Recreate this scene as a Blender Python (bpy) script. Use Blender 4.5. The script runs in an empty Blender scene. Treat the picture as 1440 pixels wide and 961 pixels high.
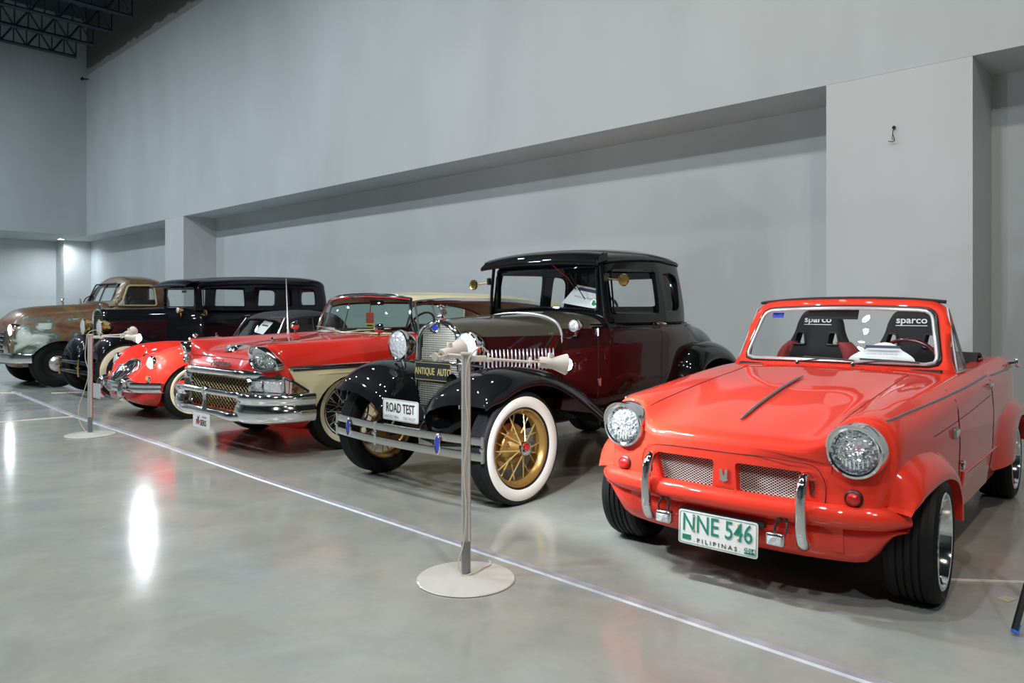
import bpy, bmesh, math, random
from mathutils import Vector, Matrix
from mathutils.bvhtree import BVHTree

SC = bpy.context.scene
COL = SC.collection
PI = math.pi
random.seed(7)

# ------------------------------------------------------------ camera
FPX, HZ, CAM_H = 1040.0, 436.0, 1.24          # focal length and horizon in pixels of the 1440 x 961 frame
cam_data = bpy.data.cameras.new('camera')
cam_data.sensor_fit = 'HORIZONTAL'
cam_data.sensor_width = 36.0
cam_data.lens = 36.0 * FPX / 1440.0
cam_data.shift_y = -(480.5 - HZ) / 1440.0
cam_data.clip_end = 200
cam = bpy.data.objects.new('camera', cam_data)
COL.objects.link(cam)
cam.location = (0, 0, CAM_H)
cam.rotation_euler = (PI / 2, 0, 0)
SC.camera = cam

SC.view_settings.view_transform = 'Standard'
SC.view_settings.look = 'None'
SC.view_settings.exposure = 0.0
SC.view_settings.gamma = 1.0
SC.view_settings.use_curve_mapping = False
SC.cycles.use_denoising = True
SC.cycles.max_bounces = 10
SC.cycles.transparent_max_bounces = 24
SC.cycles.sample_clamp_indirect = 4.0

world = bpy.data.worlds.new('world')
SC.world = world
world.use_nodes = True
world.node_tree.nodes['Background'].inputs[0].default_value = (.62, .68, .74, 1)
world.node_tree.nodes['Background'].inputs[1].default_value = 0.05

# the hall: N points from the aisle to the long wall, S runs along the wall to its far corner
HA = -2.323
N = Vector((-math.cos(HA), -math.sin(HA), 0))
S = Vector((-N.y, N.x, 0))
HALL_ROT = math.atan2(N.y, N.x)


def hall(n, s, z=0.0):
    return N * n + S * s + Vector((0, 0, z))


def area(loc, size, power, color, target, spread=180):
    d = bpy.data.lights.new('ceiling_lamp_light', 'AREA')
    d.shape = 'DISK'
    d.size = size
    d.energy = power
    d.color = color
    d.spread = math.radians(spread)
    o = bpy.data.objects.new('ceiling_lamp_light', d)
    COL.objects.link(o)
    o.location = loc
    o.rotation_euler = (Vector(target) - Vector(loc)).to_track_quat('-Z', 'Y').to_euler()
    return o


WARM, COOL, NEUT = (1, .87, .70), (.80, .90, 1), (1, .98, .94)
LAMPS = [  # n, s, z, size, power, colour
    (0.6, -1.5, 8.6, .32, 205, WARM), (0.9, 2.5, 8.6, .32, 190, COOL), (0.4, 6.5, 8.6, .32, 150, WARM),
    (0.4, 10.5, 8.6, .32, 145, COOL), (0.2, 15.0, 8.6, .32, 255, COOL), (0.2, 20.0, 8.6, .32, 420, COOL), (0.2, 24.5, 8.6, .32, 330, COOL),
    (-4.0, 0.0, 8.8, .5, 330, NEUT), (-4.0, 7.0, 8.8, .5, 300, COOL), (-4.5, 14.0, 8.8, .5, 380, COOL),
    (-3.0, -5.0, 8.8, .5, 250, COOL), (5.2, 4.0, 8.9, .32, 55, WARM), (5.2, 11.0, 8.9, .32, 60, COOL),
]
for (n_, s_, z_, sz_, pw_, co_) in LAMPS:
    area(hall(n_, s_, z_), sz_, pw_, co_, hall(n_ + 1.2, s_, 0))

# ------------------------------------------------------------ materials
MATS = {}


def principled(name, color, rough=.5, metal=0.0, coat=0.0, emis=None, estr=0, spec=.5, coat_rough=.03):
    m = bpy.data.materials.new(name)
    m.use_nodes = True
    b = m.node_tree.nodes['Principled BSDF']
    b.inputs['Base Color'].default_value = (*color, 1)
    b.inputs['Roughness'].default_value = rough
    b.inputs['Metallic'].default_value = metal
    b.inputs['Coat Weight'].default_value = coat
    b.inputs['Coat Roughness'].default_value = coat_rough
    b.inputs['Specular IOR Level'].default_value = spec
    if emis:
        b.inputs['Emission Color'].default_value = (*emis, 1)
        b.inputs['Emission Strength'].default_value = estr
    MATS[name] = m
    return m


def add_bump(m, scale, strength, kind='noise', dist=.01, detail=6, coord='Object', vec=(1, 1, 1)):
    nt = m.node_tree
    b = nt.nodes['Principled BSDF']
    tc = nt.nodes.new('ShaderNodeTexCoord')
    mp = nt.nodes.new('ShaderNodeMapping')
    mp.inputs['Scale'].default_value = vec
    nt.links.new(tc.outputs[coord], mp.inputs[0])
    if kind == 'noise':
        t = nt.nodes.new('ShaderNodeTexNoise')
        t.inputs['Detail'].default_value = detail
    elif kind == 'voronoi':
        t = nt.nodes.new('ShaderNodeTexVoronoi')
    else:
        t = nt.nodes.new('ShaderNodeTexWave')
    t.inputs['Scale'].default_value = scale
    nt.links.new(mp.outputs[0], t.inputs['Vector'])
    bp = nt.nodes.new('ShaderNodeBump')
    bp.inputs['Strength'].default_value = strength
    bp.inputs['Distance'].default_value = dist
    nt.links.new(t.outputs[0], bp.inputs['Height'])
    nt.links.new(bp.outputs[0], b.inputs['Normal'])
    return m


def add_noise_color(m, stops, scale, detail=6, coord='Object', vec=(1, 1, 1), rough=None, distortion=0.0):
    nt = m.node_tree
    b = nt.nodes['Principled BSDF']
    tc = nt.nodes.new('ShaderNodeTexCoord')
    mp = nt.nodes.new('ShaderNodeMapping')
    mp.inputs['Scale'].default_value = vec
    nt.links.new(tc.outputs[coord], mp.inputs[0])
    t = nt.nodes.new('ShaderNodeTexNoise')
    t.inputs['Scale'].default_value = scale
    t.inputs['Detail'].default_value = detail
    t.inputs['Distortion'].default_value = distortion
    nt.links.new(mp.outputs[0], t.inputs['Vector'])
    r = nt.nodes.new('ShaderNodeValToRGB')
    el = r.color_ramp.elements
    el[0].position, el[0].color = stops[0][0], (*stops[0][1], 1)
    el[1].position, el[1].color = stops[-1][0], (*stops[-1][1], 1)
    for p, c in stops[1:-1]:
        e = el.new(p)
        e.color = (*c, 1)
    nt.links.new(t.outputs[0], r.inputs[0])
    nt.links.new(r.outputs[0], b.inputs['Base Color'])
    if rough:
        mr = nt.nodes.new('ShaderNodeMapRange')
        mr.inputs['To Min'].default_value, mr.inputs['To Max'].default_value = rough
        nt.links.new(t.outputs[0], mr.inputs[0])
        nt.links.new(mr.outputs[0], b.inputs['Roughness'])
    return t, r


def glass(name, tint, refl=.9, rough=.0):
    m = bpy.data.materials.new(name)
    m.use_nodes = True
    nt = m.node_tree
    nt.nodes.remove(nt.nodes['Principled BSDF'])
    out = nt.nodes['Material Output']
    tr = nt.nodes.new('ShaderNodeBsdfTransparent')
    tr.inputs[0].default_value = (*tint, 1)
    gl = nt.nodes.new('ShaderNodeBsdfGlossy')
    gl.inputs['Roughness'].default_value = rough
    gl.inputs[0].default_value = (refl, refl, refl, 1)
    fr = nt.nodes.new('ShaderNodeFresnel')
    # a thin pane: the same reflectance from both of its faces
    ge = nt.nodes.new('ShaderNodeNewGeometry')
    mr = nt.nodes.new('ShaderNodeMapRange')
    mr.inputs['To Min'].default_value, mr.inputs['To Max'].default_value = 1.45, 1 / 1.45
    nt.links.new(ge.outputs['Backfacing'], mr.inputs[0])
    nt.links.new(mr.outputs[0], fr.inputs[0])
    mx = nt.nodes.new('ShaderNodeMixShader')
    nt.links.new(fr.outputs[0], mx.inputs[0])
    nt.links.new(tr.outputs[0], mx.inputs[1])
    nt.links.new(gl.outputs[0], mx.inputs[2])
    nt.links.new(mx.outputs[0], out.inputs[0])
    MATS[name] = m
    return m


def M(n):
    return MATS[n]


principled('red_paint', (.80, .040, .018), .5, 0, 1.0, spec=.15)
principled('red_paint_deep', (.66, .022, .011), .5, 0, 1.0, spec=.15)
principled('maroon_paint', (.022, .0014, .0017), .5, 0, 1.0, spec=.08)
principled('black_paint', (.0025, .0028, .0032), .5, 0, 1.0, spec=.05)
principled('navy_black_paint', (.0022, .003, .005), .5, 0, .6, spec=.05)
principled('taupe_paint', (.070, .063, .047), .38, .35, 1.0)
principled('cream_paint', (.78, .70, .43), .5, 0, 1.0, spec=.15)
principled('chrome', (.86, .87, .88), .07, 1.0)
principled('worn_chrome', (.76, .76, .74), .16, 1.0)
add_bump(M('worn_chrome'), 14, .06)
principled('steel', (.70, .69, .67), .42, .55)
principled('dark_steel', (.06, .06, .065), .45, .8)
principled('brass', (.80, .55, .22), .2, 1.0)
principled('gold_paint', (.36, .21, .055), .35, .55, .6)
principled('rubber', (.008, .008, .0085), .6, spec=.25)
principled('tread_rubber', (.011, .012, .013), .7, spec=.25)
add_bump(M('tread_rubber'), 90, .5, 'wave', .004, vec=(1, .2, 1))
principled('whitewall', (.74, .71, .64), .5)
principled('cream_whitewall', (.78, .70, .50), .5)
principled('black_plastic', (.012, .012, .013), .4)
principled('interior_dark', (.014, .013, .013), .8)
principled('interior_brown', (.12, .08, .05), .8)
principled('seat_fabric', (.018, .018, .019), .9)
add_bump(M('seat_fabric'), 180, .3)
principled('seat_red', (.30, .045, .045), .9)
principled('soft_top', (.018, .019, .022), .8)
add_bump(M('soft_top'), 9, .5, dist=.03, detail=3)
principled('white_plastic', (.72, .66, .60), .4)
principled('paper', (.82, .83, .85), .7)
principled('ink', (.05, .06, .12), .7)
principled('grey_ink', (.30, .31, .36), .7)
principled('plate_white', (.80, .81, .78), .4)
principled('plate_green', (.02, .22, .15), .45)
principled('plate_black', (.02, .02, .02), .45)
principled('sign_black', (.012, .014, .016), .5)
principled('sign_gold', (.42, .36, .14), .5)
principled('cut_lens', (.78, .82, .85), .07, .85, 1.0)
add_bump(M('cut_lens'), 55, .9, 'voronoi', .02)
principled('red_lens', (.50, .01, .01), .12, 0, 1.0)
principled('amber_lens', (.80, .22, .03), .15, 0, 1.0)
principled('blue_enamel', (.01, .04, .42), .25, 0, 1.0)
principled('green_enamel', (.02, .25, .08), .4)
principled('yellow_print', (.80, .62, .05), .5)
principled('red_print', (.55, .06, .04), .5)
principled('seam', (.004, .003, .003), .8)
principled('louvre_metal', (.42, .46, .49), .35, .5)
principled('bright_trim', (.82, .83, .84), .22, .65)
principled('gold_spoke', (.60, .42, .16), .35, .5, .5)
principled('grey_trim', (.30, .31, .32), .35, .7)
principled('lettering_white', (.70, .70, .70), .6)
principled('cable', (.70, .62, .50), .5)
principled('blue_rubber', (.05, .16, .75), .45)
principled('enamel_base', (.62, .61, .56), .35, 0, .4)
principled('led', (1, 1, 1), .4, emis=(.85, .92, 1), estr=38)
principled('mesh_metal', (.66, .65, .61), .35, .5)
principled('stone_guard', (.38, .37, .32), .35, .7)
principled('mesh_gold', (.34, .29, .12), .4, .8)
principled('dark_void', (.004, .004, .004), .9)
principled('burgundy', (.16, .01, .012), .3, 0, 1.0)
glass('clear_glass', (.93, .95, .94))
glass('smoked_glass', (.62, .68, .66))
glass('green_glass', (.70, .82, .77))
glass('lens_glass', (.95, .96, .97))
principled('lens', (.86, .90, .94), .14, .42, 1.0)
add_bump(M('lens'), 38, .55, 'voronoi', .02)
rp = principled('rusty_paint', (.2, .1, .06), .45, 0, .35, coat_rough=.2)
add_noise_color(rp, [(.36, (.10, .035, .015)), (.47, (.17, .075, .035)), (.53, (.13, .11, .06)), (.57, (.05, .11, .09)),
                     (.62, (.34, .40, .36)), (.72, (.50, .53, .48))], 2.6, 9, vec=(1, 1, 1.5), distortion=.9)
_nt = rp.node_tree
_tx = [n for n in _nt.nodes if n.bl_idname == 'ShaderNodeTexNoise'][0]
_rm = [n for n in _nt.nodes if n.bl_idname == 'ShaderNodeValToRGB'][0]
_tc = _nt.nodes.new('ShaderNodeTexCoord')
_sp = _nt.nodes.new('ShaderNodeSeparateXYZ')
_nt.links.new(_tc.outputs['Object'], _sp.inputs[0])
_m1 = _nt.nodes.new('ShaderNodeMapRange')          # the paint survived low on the front wings
_m1.inputs['From Min'].default_value, _m1.inputs['From Max'].default_value = 1.06, .80
_m1.inputs['To Min'].default_value, _m1.inputs['To Max'].default_value = -.05, .10
_nt.links.new(_sp.outputs['Z'], _m1.inputs[0])
_ad = _nt.nodes.new('ShaderNodeMath')
_nt.links.new(_tx.outputs[0], _ad.inputs[0])
_nt.links.new(_m1.outputs[0], _ad.inputs[1])
_nt.links.new(_ad.outputs[0], _rm.inputs[0])
add_bump(rp, 40, .12)
rb = principled('rusty_brown', (.2, .1, .06), .36, .25, .5, coat_rough=.15)
add_noise_color(rb, [(.30, (.07, .028, .014)), (.46, (.17, .080, .035)), (.58, (.11, .085, .040)), (.70, (.24, .125, .050))], 2.2, 9, vec=(1, 1, 1.5))
add_bump(rb, 40, .1)

# ------------------------------------------------------------ geometry helpers


def pchip(xs, ys, x):
    n = len(xs)
    if n == 1:
        return ys[0]
    if x <= xs[0]:
        return ys[0]
    if x >= xs[-1]:
        return ys[-1]
    h = [xs[i + 1] - xs[i] for i in range(n - 1)]
    d = [(ys[i + 1] - ys[i]) / h[i] for i in range(n - 1)]
    m = [0.0] * n
    m[0], m[-1] = d[0], d[-1]
    for i in range(1, n - 1):
        if d[i - 1] * d[i] > 0:
            w1, w2 = 2 * h[i] + h[i - 1], h[i] + 2 * h[i - 1]
            m[i] = (w1 + w2) / (w1 / d[i - 1] + w2 / d[i])
    i = 0
    while x > xs[i + 1]:
        i += 1
    t = (x - xs[i]) / h[i]
    return ((1 + 2 * t) * (1 - t) ** 2 * ys[i] + t * (1 - t) ** 2 * h[i] * m[i] + t * t * (3 - 2 * t) * ys[i + 1] + t * t * (t - 1) * h[i] * m[i + 1])


def crom(pts, k, sharp=(), closed=False):
    """smooth curve through pts (tuples of any size), k samples per segment; indices in sharp keep a corner"""
    n = len(pts)
    P = [Vector(p) for p in pts]
    out = []
    segs = n if closed else n - 1
    for i in range(segs):
        p1, p2 = P[i], P[(i + 1) % n]
        p0 = P[i - 1] if (closed or i > 0) else p1
        p3 = P[(i + 2) % n] if (closed or i + 2 < n) else p2
        if i in sharp:
            p0 = p1
        if (i + 1) % n in sharp:
            p3 = p2
        d1 = max((p2 - p1).length, 1e-6)
        d0 = (p1 - p0).length
        d2 = (p3 - p2).length
        if d0 < 1e-7:
            m1 = (p2 - p1)
        else:
            m1 = ((p1 - p0) / d0 * d1 * (d1 / (d0 + d1)) + (p2 - p1) * (d0 / (d0 + d1)))
        if d2 < 1e-7:
            m2 = (p2 - p1)
        else:
            m2 = ((p2 - p1) * (d2 / (d1 + d2)) + (p3 - p2) / d2 * d1 * (d1 / (d1 + d2)))
        for j in range(k):
            t = j / k
            out.append((2 * t ** 3 - 3 * t * t + 1) * p1 + (t ** 3 - 2 * t * t + t) * m1 + (-2 * t ** 3 + 3 * t * t) * p2 + (t ** 3 - t * t) * m2)
    if not closed:
        out.append(P[-1].copy())
    return out


def new_obj(name, bm, mats, parent=None, angle=38, loc=None, rot=None, recalc=True):
    me = bpy.data.meshes.new(name)
    if recalc:
        bmesh.ops.recalc_face_normals(bm, faces=bm.faces[:])
    bm.to_mesh(me)
    bm.free()
    if not isinstance(mats, (list, tuple)):
        mats = [mats]
    for m in mats:
        me.materials.append(M(m) if isinstance(m, str) else m)
    me.polygons.foreach_set('use_smooth', [True] * len(me.polygons))
    me.set_sharp_from_angle(angle=math.radians(angle))
    o = bpy.data.objects.new(name, me)
    COL.objects.link(o)
    if parent is not None:
        o.parent = parent
    if loc is not None:
        o.location = loc
    if rot is not None:
        o.rotation_euler = rot
    return o


def tag(o, label=None, cat=None, group=None, kind=None):
    if label:
        o['label'] = label
    if cat:
        o['category'] = cat
    if group:
        o['group'] = group
    if kind:
        o['kind'] = kind
    return o


def thing(name, label, cat, loc, rz=0, group=None):
    o = bpy.data.objects.new(name, None)
    COL.objects.link(o)
    o.location = loc
    o.rotation_euler = (0, 0, rz)
    o.empty_display_size = .2
    return tag(o, label, cat, group)


def structure(name, bm, mats, **k):
    return tag(new_obj(name, bm, mats, **k), kind='structure')


def BM():
    return bmesh.new()


def box(bm, c, s, rot=None, mi=0, bevel=0, seg=2):
    m = Matrix.Translation(Vector(c))
    if rot is not None:
        m = m @ (rot.to_4x4() if isinstance(rot, Matrix) else Matrix.Rotation(rot[2], 4, 'Z') @ Matrix.Rotation(rot[1], 4, 'Y') @ Matrix.Rotation(rot[0], 4, 'X'))
    m = m @ Matrix.Diagonal((s[0], s[1], s[2], 1))
    r = bmesh.ops.create_cube(bm, size=1, matrix=m)
    vs = r['verts']
    fs = {f for v in vs for f in v.link_faces}
    for f in fs:
        f.material_index = mi
    if bevel:
        es = list({e for v in vs for e in v.link_edges})
        rr = bmesh.ops.bevel(bm, geom=es, offset=bevel, segments=seg, profile=.5, affect='EDGES')
        for f in rr['faces']:
            f.material_index = mi
    return bm


def frame_from(dirv):
    d = dirv.normalized()
    up = Vector((0, 0, 1)) if abs(d.z) < .95 else Vector((1, 0, 0))
    a = d.cross(up).normalized()
    return a, a.cross(d).normalized()


def tube(bm, pts, r, n=8, smooth=0, closed=False, mi=0, cap=True, flat=None):
    """tube along pts; r a number or one radius per point; flat=(w, h) scales the section sideways / upright"""
    P = [Vector(p) for p in pts]
    if not isinstance(r, (list, tuple)):
        r = [r] * len(P)
    if smooth:
        Q = crom([(*p, rr) for p, rr in zip(P, r)], smooth, closed=closed)
        P = [Vector(q[:3]) for q in Q]
        r = [q[3] for q in Q]
    rings = []
    m = len(P)
    pa = None
    for i, p in enumerate(P):
        if closed:
            d = P[(i + 1) % m] - P[i - 1]
        else:
            d = P[min(i + 1, m - 1)] - P[max(i - 1, 0)]
        if d.length < 1e-9:
            d = Vector((0, 0, 1))
        a, b = frame_from(d)
        if pa is not None:
            dn = d.normalized()
            a2 = (pa - dn * pa.dot(dn))
            if a2.length > 1e-4 and flat is None:
                a = a2.normalized()
                b = a.cross(dn).normalized()
        pa = a
        w, h = flat if flat else (1, 1)
        rings.append([bm.verts.new(p + a * (math.cos(2 * PI * k / n) * r[i] * w) + b * (math.sin(2 * PI * k / n) * r[i] * h)) for k in range(n)])
    rng = range(m) if closed else range(m - 1)
    for i in rng:
        A, B = rings[i], rings[(i + 1) % m]
        for k in range(n):
            f = bm.faces.new((A[k], A[(k + 1) % n], B[(k + 1) % n], B[k]))
            f.material_index = mi
    if cap and not closed:
        for rg in (rings[0], rings[-1]):
            f = bm.faces.new(rg)
            f.material_index = mi
    return bm


def lathe(bm, prof, origin=(0, 0, 0), axis='Y', n=48, mi=0, ends=True, mifun=None, arc=None):
    """prof: (a, r) pairs, a along the axis; axis 'X','Y','Z' or a Vector"""
    if isinstance(axis, str):
        ax = {'X': Vector((1, 0, 0)), 'Y': Vector((0, 1, 0)), 'Z': Vector((0, 0, 1))}[axis]
    else:
        ax = Vector(axis).normalized()
    u, v = frame_from(ax)
    o = Vector(origin)
    rings = []
    for (a, r) in prof:
        if r < 1e-6:
            rings.append([bm.verts.new(o + ax * a)])
        else:
            rings.append([bm.verts.new(o + ax * a + (u * math.cos(2 * PI * k / n) + v * math.sin(2 * PI * k / n)) * r) for k in range(n)])
    for i in range(len(rings) - 1):
        A, B = rings[i], rings[i + 1]
        m_ = mifun(i) if mifun else mi
        for k in range(n):
            k2 = (k + 1) % n
            if len(A) == 1 and len(B) == 1:
                continue
            if len(A) == 1:
                f = bm.faces.new((A[0], B[k2], B[k]))
            elif len(B) == 1:
                f = bm.faces.new((A[k], A[k2], B[0]))
            else:
                f = bm.faces.new((A[k], A[k2], B[k2], B[k]))
            f.material_index = m_
    if ends:
        for rg in (rings[0], rings[-1]):
            if len(rg) > 2:
                f = bm.faces.new(rg)
                f.material_index = mi
    return bm


def rpoly(pts, r=.02, n=4):
    """round the corners of a 2-D polygon; r a number or list"""
    out = []
    m = len(pts)
    rs = r if isinstance(r, (list, tuple)) else [r] * m
    for i in range(m):
        p0, p1, p2 = Vector(pts[i - 1]), Vector(pts[i]), Vector(pts[(i + 1) % m])
        a, b = p0 - p1, p2 - p1
        rr = min(rs[i], a.length * .48, b.length * .48)
        if rr < 1e-5:
            out.append(tuple(p1))
            continue
        A, B = p1 + a.normalized() * rr, p1 + b.normalized() * rr
        for k in range(n + 1):
            t = k / n
            q = A * (1 - t) ** 2 + p1 * 2 * t * (1 - t) + B * t * t
            out.append((q.x, q.y))
    return out


def prism(bm, pts, plane, lo, hi, mi=0, rim=0, side_mi=None):
    """extrude a 2-D polygon; plane 'xz' (along y), 'yz' (along x), 'xy' (along z)"""
    def P(p, d):
        return {'xz': (p[0], d, p[1]), 'yz': (d, p[0], p[1]), 'xy': (p[0], p[1], d)}[plane]
    if callable(lo):
        A = [bm.verts.new(P(p, lo(p))) for p in pts]
        B = [bm.verts.new(P(p, hi(p))) for p in pts]
    else:
        A = [bm.verts.new(P(p, lo)) for p in pts]
        B = [bm.verts.new(P(p, hi)) for p in pts]
    n = len(pts)
    fs = [bm.faces.new(A), bm.faces.new(B[::-1])]
    for f in fs:
        f.material_index = mi
    for k in range(n):
        f = bm.faces.new((A[k], B[k], B[(k + 1) % n], A[(k + 1) % n]))
        f.material_index = mi if side_mi is None else side_mi
    return bm


def prism_m(bm, pts, mat, depth, mi=0):
    """polygon in the local xy plane of matrix mat, extruded by depth along its z"""
    A = [bm.verts.new(mat @ Vector((p[0], p[1], 0))) for p in pts]
    B = [bm.verts.new(mat @ Vector((p[0], p[1], depth))) for p in pts]
    n = len(pts)
    bm.faces.new(A[::-1]).material_index = mi
    bm.faces.new(B).material_index = mi
    for k in range(n):
        bm.faces.new((A[k], A[(k + 1) % n], B[(k + 1) % n], B[k])).material_index = mi
    return bm


def grid(bm, rows, mi=0, close_u=False, close_v=False):
    V = [[bm.verts.new(p) for p in r] for r in rows]
    nu, nv = len(V), len(V[0])
    for i in range(nu if close_u else nu - 1):
        for j in range(nv if close_v else nv - 1):
            a, b, c, d = V[i][j], V[i][(j + 1) % nv], V[(i + 1) % nu][(j + 1) % nv], V[(i + 1) % nu][j]
            try:
                bm.faces.new((a, b, c, d)).material_index = mi
            except ValueError:
                pass
    return V


def solid_sheet(bm, rows, th, mi=0):
    """a sheet given by rows of points, thickened along its normals"""
    nu, nv = len(rows), len(rows[0])
    R = [[Vector(p) for p in r] for r in rows]
    off = []
    for i in range(nu):
        o = []
        for j in range(nv):
            du = R[min(i + 1, nu - 1)][j] - R[max(i - 1, 0)][j]
            dv = R[i][min(j + 1, nv - 1)] - R[i][max(j - 1, 0)]
            nn = du.cross(dv)
            if nn.length < 1e-9:
                nn = Vector((0, 0, 1))
            o.append(R[i][j] - nn.normalized() * th)
        off.append(o)
    A = grid(bm, R, mi)
    B = grid(bm, off, mi)
    per = [(0, j) for j in range(nv)] + [(i, nv - 1) for i in range(1, nu)] + [(nu - 1, j) for j in range(nv - 2, -1, -1)] + [(i, 0) for i in range(nu - 2, 0, -1)]
    for k in range(len(per)):
        (a, b), (c, d) = per[k], per[(k + 1) % len(per)]
        try:
            bm.faces.new((A[a][b], A[c][d], B[c][d], B[a][b])).material_index = mi
        except ValueError:
            pass
    return bm


def loft(stations, sub=6, psub=4, sharp=(), sharp_st=(), mirror=True):
    """closed body: stations (x, [(y, z) or (dx, y, z), ...]) from top centre round to bottom centre, mirrored in y"""
    npt = len(stations[0][1])
    S3 = []
    for x, prof in stations:
        S3.append([((x, p[0], p[1]) if len(p) == 2 else (x + p[0], p[1], p[2])) for p in prof])
    ns = len(S3)
    rows = []
    idx = list(range(ns))
    # smooth parameter: cumulative distance in x so unequal spacing does not ripple
    par = [0.0]
    for i in range(1, ns):
        par.append(par[-1] + max(.004, sum((Vector(S3[i][k]) - Vector(S3[i - 1][k])).length for k in range(npt)) / npt))
    samp = []
    for i in range(ns - 1):
        for j in range(sub):
            samp.append(par[i] + (par[i + 1] - par[i]) * j / sub)
    samp.append(par[-1])
    cols = [[[S3[i][k][c] for i in range(ns)] for c in range(3)] for k in range(npt)]
    bm = BM()
    for s in samp:
        pr = [tuple(pchip(par, cols[k][c], s) for c in range(3)) for k in range(npt)]
        cv = crom(pr, psub, sharp)
        half = [Vector(p) for p in cv]
        half[0].y = 0
        half[-1].y = 0
        ring = half + [Vector((p.x, -p.y, p.z)) for p in half[-2:0:-1]]
        rows.append(ring)
    V = grid(bm, rows, close_v=True)
    for rg in (V[0], V[-1]):
        vs = []
        for v in rg:
            if not vs or (v.co - vs[-1].co).length > 1e-6:
                vs.append(v)
        bm.faces.new(vs)
    bmesh.ops.remove_doubles(bm, verts=bm.verts[:], dist=1e-5)
    bmesh.ops.recalc_face_normals(bm, faces=bm.faces[:])
    return bm


def to_temp(bm, name='cutter'):
    me = bpy.data.meshes.new(name)
    bmesh.ops.recalc_face_normals(bm, faces=bm.faces[:])
    bm.to_mesh(me)
    bm.free()
    o = bpy.data.objects.new(name, me)
    COL.objects.link(o)
    return o


def boolean(bm, cutters, op='DIFFERENCE'):
    """returns a new bmesh: bm minus each closed cutter bmesh"""
    o = to_temp(bm, 'body')
    tmp = []
    for c in cutters:
        t = to_temp(c)
        tmp.append(t)
        md = o.modifiers.new('b', 'BOOLEAN')
        md.operation = op
        md.solver = 'EXACT'
        md.object = t
    dg = bpy.context.evaluated_depsgraph_get()
    dg.update()
    ev = o.evaluated_get(dg)
    out = BM()
    out.from_mesh(ev.to_mesh())
    ev.to_mesh_clear()
    for t in tmp + [o]:
        me = t.data
        bpy.data.objects.remove(t)
        bpy.data.meshes.remove(me)
    return out


def bvh(bm):
    return BVHTree.FromBMesh(bm)


def hit(tree, o, d):
    r = tree.ray_cast(Vector(o), Vector(d).normalized())
    return r[0], r[1]


def side_pt(tree, x, z, sy=1, lift=.0):
    p, n = hit(tree, (x, 3 * sy, z), (0, -sy, 0))
    if p is None:
        return Vector((x, .7 * sy, z))
    return p + Vector((0, sy * lift, 0))


def top_pt(tree, x, y, lift=.0):
    p, n = hit(tree, (x, y, 3), (0, 0, -1))
    if p is None:
        return Vector((x, y, .9))
    return p + Vector((0, 0, lift))


def split_off(bm, planes, pred, seam_mat=None):
    """cut bm by planes [(co, no), ...], move the faces for which pred(centre, normal) holds to a new bmesh"""
    for co, no in planes:
        geom = bm.verts[:] + bm.edges[:] + bm.faces[:]
        bmesh.ops.bisect_plane(bm, geom=geom, plane_co=co, plane_no=no, dist=1e-5)
    sel = [f for f in bm.faces if pred(f.calc_center_median(), f.normal)]
    out = BM()
    vmap = {}
    for f in sel:
        vs = []
        for v in f.verts:
            if v.index not in vmap or True:
                pass
            if v not in vmap:
                vmap[v] = out.verts.new(v.co)
            vs.append(vmap[v])
        nf = out.faces.new(vs)
        nf.material_index = f.material_index
    bmesh.ops.delete(bm, geom=sel, context='FACES')
    return out


def text(name, body, size, mat, parent, matrix, depth=.002, align='CENTER', xs=1.0, bold=0.0, shear=0.0):
    cu = bpy.data.curves.new('t', 'FONT')
    cu.body = body
    cu.size = size
    cu.extrude = depth / 2
    cu.offset = bold
    cu.shear = shear
    cu.resolution_u = 3
    cu.align_x = align
    cu.align_y = 'CENTER'
    t = bpy.data.objects.new('t', cu)
    COL.objects.link(t)
    dg = bpy.context.evaluated_depsgraph_get()
    dg.update()
    bm = BM()
    ev = t.evaluated_get(dg)
    bm.from_mesh(ev.to_mesh())
    ev.to_mesh_clear()
    bpy.data.objects.remove(t)
    bpy.data.curves.remove(cu)
    bmesh.ops.transform(bm, matrix=matrix @ Matrix.Diagonal((xs, 1, 1, 1)), verts=bm.verts[:])
    return new_obj(name, bm, mat, parent)


def bar(name, w, h, mat, parent, matrix):
    bm = BM()
    prism_m(bm, [(-w / 2, -h / 2), (w / 2, -h / 2), (w / 2, h / 2), (-w / 2, h / 2)], matrix, .0015)
    return new_obj(name, bm, mat, parent)


def face_front(x, y, z, pitch=0.0, yaw=0.0):
    """matrix of a panel that faces the car's front (+x): local x runs to the viewer's right (+y), local y up"""
    m = Matrix(((0, 0, 1, x), (1, 0, 0, y), (0, 1, 0, z), (0, 0, 0, 1)))
    r = Matrix.Rotation(yaw, 4, 'Y') @ Matrix.Rotation(pitch, 4, 'X')
    return m @ r


def face_left(x, y, z):
    """matrix of a panel on the car's left (+y): local x runs rearwards (-x), local y up"""
    return Matrix(((-1, 0, 0, x), (0, 0, 1, y), (0, 1, 0, z), (0, 0, 0, 1)))


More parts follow.
